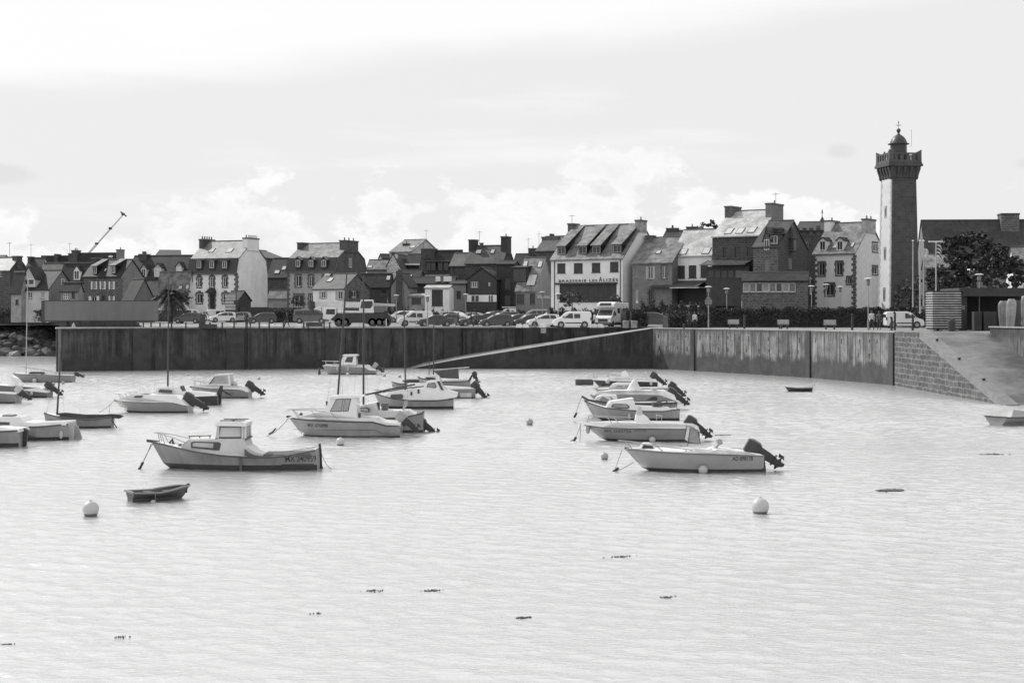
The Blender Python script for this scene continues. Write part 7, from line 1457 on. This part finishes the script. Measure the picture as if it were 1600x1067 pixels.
def tree(px, Y, base, blobs, lab, trunk, leaf=.22, dens=26, name='tree', mat=leafm, cat='tree', shell=.5, branches=None, flat=0.):
    """blobs: (px, py, rx px, ry px) ; trunk: list of (px, py, r)"""
    X0 = Xp(px, Y); t = empty(name, (X0, Y, base), 0, lab, cat); k = Y/F; tr = [( (a-px)*k, 0, Zp(b, Y)-base) for a, b, r_ in trunk]
    mb = MB(); mb.tube(tr, [r_ for _, _, r_ in trunk], 7); tk = mb.build('trunk', bark, t, smooth=50)
    for br in branches or ():
        mb = MB(); mb.tube([((a-px)*k, random.uniform(-.3, .3), Zp(b, Y)-base) for a, b in br], [.12]*(len(br)-1)+[.05], 6); mb.build('limb', bark, t)
    mb = MB()
    for (a, b, rx, ry) in blobs:
        c = ((a-px)*k, random.uniform(-.5, .5)*rx*k, Zp(b, Y)-base); R1, R2 = rx*k, ry*k
        ns = max(6, int(R1*R2*9.0))
        for _ in range(ns):
            a_ = random.uniform(0, 2*PI); rr = math.sqrt(random.random()); q = (c[0]+rr*R1*.85*math.cos(a_), c[1]+random.uniform(-.8, .8)*R1, c[2]+rr*R2*.85*math.sin(a_))
            r0 = random.uniform(.35, .8)*min(R1, R2)**.5*.7; leaves(mb, q, r0*1.3, r0*1.3, r0*.8, dens, leaf, shell, flat)
    mb.build('crown', mat, t); return t
pine_m = M('pine_foliage', .04, .75, .5, .8)
Y = 168
tree(1525, 166, QZ, [(1490, 385, 20, 14), (1520, 378, 26, 16), (1545, 395, 24, 18), (1500, 405, 30, 14), (1560, 415, 30, 14), (1520, 425, 40, 16), (1500, 440, 30, 12), (1575, 425, 26, 12)], 'great dark pine with a wide layered crown, right of the flagpoles', [(1528, 512, .35), (1526, 470, .28), (1520, 430, .22), (1515, 400, .12)], .26, 30, 'pine_tree', pine_m, branches=[[(1526, 460), (1505, 430), (1495, 405)], [(1524, 440), (1545, 415), (1550, 398)]], flat=.4)
tree(1570, 158, QZ, [(1548, 430, 24, 12), (1575, 408, 20, 9), (1600, 420, 24, 14), (1550, 450, 24, 10), (1596, 410, 16, 8), (1610, 440, 14, 10), (1565, 392, 16, 8), (1580, 440, 20, 9), (1545, 412, 18, 12)], 'dark pine with leaning bare limbs at the right edge', [(1571, 512, .2), (1574, 480, .17), (1580, 455, .14), (1592, 432, .1)], .24, 26, 'pine_tree', pine_m, branches=[[(1572, 482), (1566, 458), (1560, 440)], [(1576, 470), (1598, 470), (1610, 462)]], flat=.4)
tree(1480, 172, QZ, [(1456, 446, 12, 16), (1452, 470, 12, 20), (1470, 425, 14, 10), (1470, 440, 18, 20), (1490, 455, 22, 14), (1465, 462, 16, 12), (1510, 460, 26, 10), (1545, 462, 30, 10)], 'dense dark rounded shrub-like tree behind the striped box', [(1480, 512, .2), (1480, 470, .15), (1478, 450, .1)], .22, 30, 'tree', leafm)
tree(1420, 182, QZ, [(1408, 455, 14, 14), (1425, 448, 16, 16), (1438, 462, 14, 16), (1412, 475, 18, 10), (1448, 470, 14, 12), (1425, 480, 20, 10), (1404, 470, 10, 12)], 'airy dark bush tree at the foot of the lighthouse', [(1421, 505, .15), (1422, 475, .12), (1424, 455, .07)], .16, 16, 'tree', leafm)
tree(1110, 262, 5, [(1100, 356, 9, 7), (1112, 350, 8, 5), (1122, 358, 7, 6), (1095, 364, 8, 6)], 'tree top showing over the roofs behind the white shuttered house', [(1110, 420, .3), (1110, 380, .2), (1109, 360, .1)], .25, 22)
tree(895, 196, gz(196), [(878, 468, 8, 8), (894, 462, 12, 9), (908, 468, 9, 7), (884, 475, 10, 5)], 'dark garden bush before the brasserie storefront', [(894, 496, .08), (894, 480, .06), (894, 470, .04)], .16, 16, 'bush', cat='bush')
tree(966, 198, gz(198), [(963, 466, 7, 7), (969, 472, 6, 6)], 'small dark bush at the brasserie corner', [(966, 496, .06), (966, 480, .05), (966, 470, .03)], .14, 14, 'bush', cat='bush')
tree(467, 224, gz(224), [(463, 470, 8, 7), (470, 474, 8, 7)], 'climbing dark bush on the grey mansard house front', [(467, 500, .08), (467, 485, .06), (467, 474, .04)], .16, 14, 'bush', cat='bush')
tree(284, 226, gz(226), [(272, 465, 12, 10), (290, 462, 9, 10), (250, 468, 10, 9), (283, 474, 12, 8)], 'dark rounded evergreen bush beside the palm', [(280, 498, .15), (279, 485, .12), (278, 470, .08)], .2, 18, 'bush', cat='bush')
tree(63, 222, gz(222), [(62, 486, 8, 7), (68, 492, 9, 7)], 'dark bush left of the trailer', [(64, 502, .08), (64, 495, .06), (64, 488, .04)], .18, 14, 'bush', cat='bush')
# palm
Y = 215; t = empty('palm_tree', (Xp(267, Y), Y, gz(Y)), 0, 'bushy palm tree left of the tall white house', 'palm tree'); H = Zp(462, Y)-gz(Y)
mb = MB(); mb.tube([(0, 0, 0), (.02, 0, H*.5), (0, 0, H)], [.3, .24, .3], 9); mb.build('trunk', bark, t, smooth=50)
for k in range(130):
    a = random.uniform(0, 2*PI); el_ = random.uniform(-.5, 1.25); Lf = random.uniform(2.0, 2.9); mb = MB(); pts = []
    for i in range(8):
        u = i/7; r_ = Lf*u*math.cos(el_*(1-.2*u)); z_ = Lf*u*math.sin(el_)-.55*Lf*u*u; pts.append(Vector((r_*math.cos(a), r_*math.sin(a), H+z_)))
    sd = Vector((-math.sin(a), math.cos(a), 0))
    for p, q in zip(pts, pts[1:]):
        for s2 in (-1, 1):
            for f in (0., .5): c = p.lerp(q, f); e = c+(q-p)*1.1+sd*s2*.42+Vector((0, 0, -.12)); mb.poly([c, c+(q-p)*.45, e])
        mb.poly([p-sd*.02, p+sd*.02, q+sd*.02, q-sd*.02])
    mb.build('frond', leafm, t)
mb = MB(); mb.tube([(0, 0, H), (0, 0, H+1.6)], [.12, .06], 6); mb.build('spike', leafm, t)
# rocks at the left
rk = [M('boulder%d' % k, v, .85, .4, 1.2, bump=.5, bscale=2.5) for k, v in enumerate((.045, .07, .12, .26))]
for k in range(150):
    px = random.uniform(-20, 100); row = random.random(); Y = lerp(219, 232, row) if px < 88 else lerp(222, 232, row)
    py = lerp(557, 516, row)
    z = lerp(-.1, 4.0, row); s1 = random.uniform(.7, 1.5)
    bmh = bmesh.new(); bmesh.ops.create_icosphere(bmh, subdivisions=1, radius=1)
    for v in bmh.verts: v.co *= random.uniform(.72, 1.1)
    for v in bmh.verts: v.co.x *= s1*1.15; v.co.y *= s1*.9; v.co.z *= s1*.62
    me = bpy.data.meshes.new('boulder'); bmh.to_mesh(me); bmh.free(); me.materials.append(random.choice(rk[:3]+rk[:2]) if random.random() > .1 else rk[3])
    o = bpy.data.objects.new('boulder', me); C.objects.link(o); o.location = (Xp(px, Y), Y, z); o.rotation_euler = (random.uniform(-.4, .4), random.uniform(-.4, .4), random.uniform(0, 6)); tag(o, 'grey boulder in the rock bank at the left edge', 'boulder', 'boulders of the rock bank')
mb = MB(); mb.poly([(-130, 217, -1.5), (-44, 217, -1.5), (-44, 231, 4.2), (-130, 231, 4.2)]); mb.poly([(-130, 231, 4.2), (-44, 231, 4.2), (-44, 233, 4.5), (-130, 238, 4.6)]); tag(mb.build('rock_bank', rk[0]), 'dark rocky bank under the boulders', None, None, 'structure')
mb = MB()
for _ in range(5000):
    x = random.uniform(-110, -52); y = random.uniform(231, 238); z = lerp(4.35, 4.75, (y-231)/7); a = random.uniform(0, PI); mb.poly([(x, y, z), (x+.06*math.cos(a), y+.06*math.sin(a), z), (x+random.uniform(-.1, .1), y, z+random.uniform(.2, .55))])
tag(mb.build('grass', M('rough_grass', .075, .8, .4, .5)), 'rough grey grass strip above the boulders', 'grass', None, 'stuff')
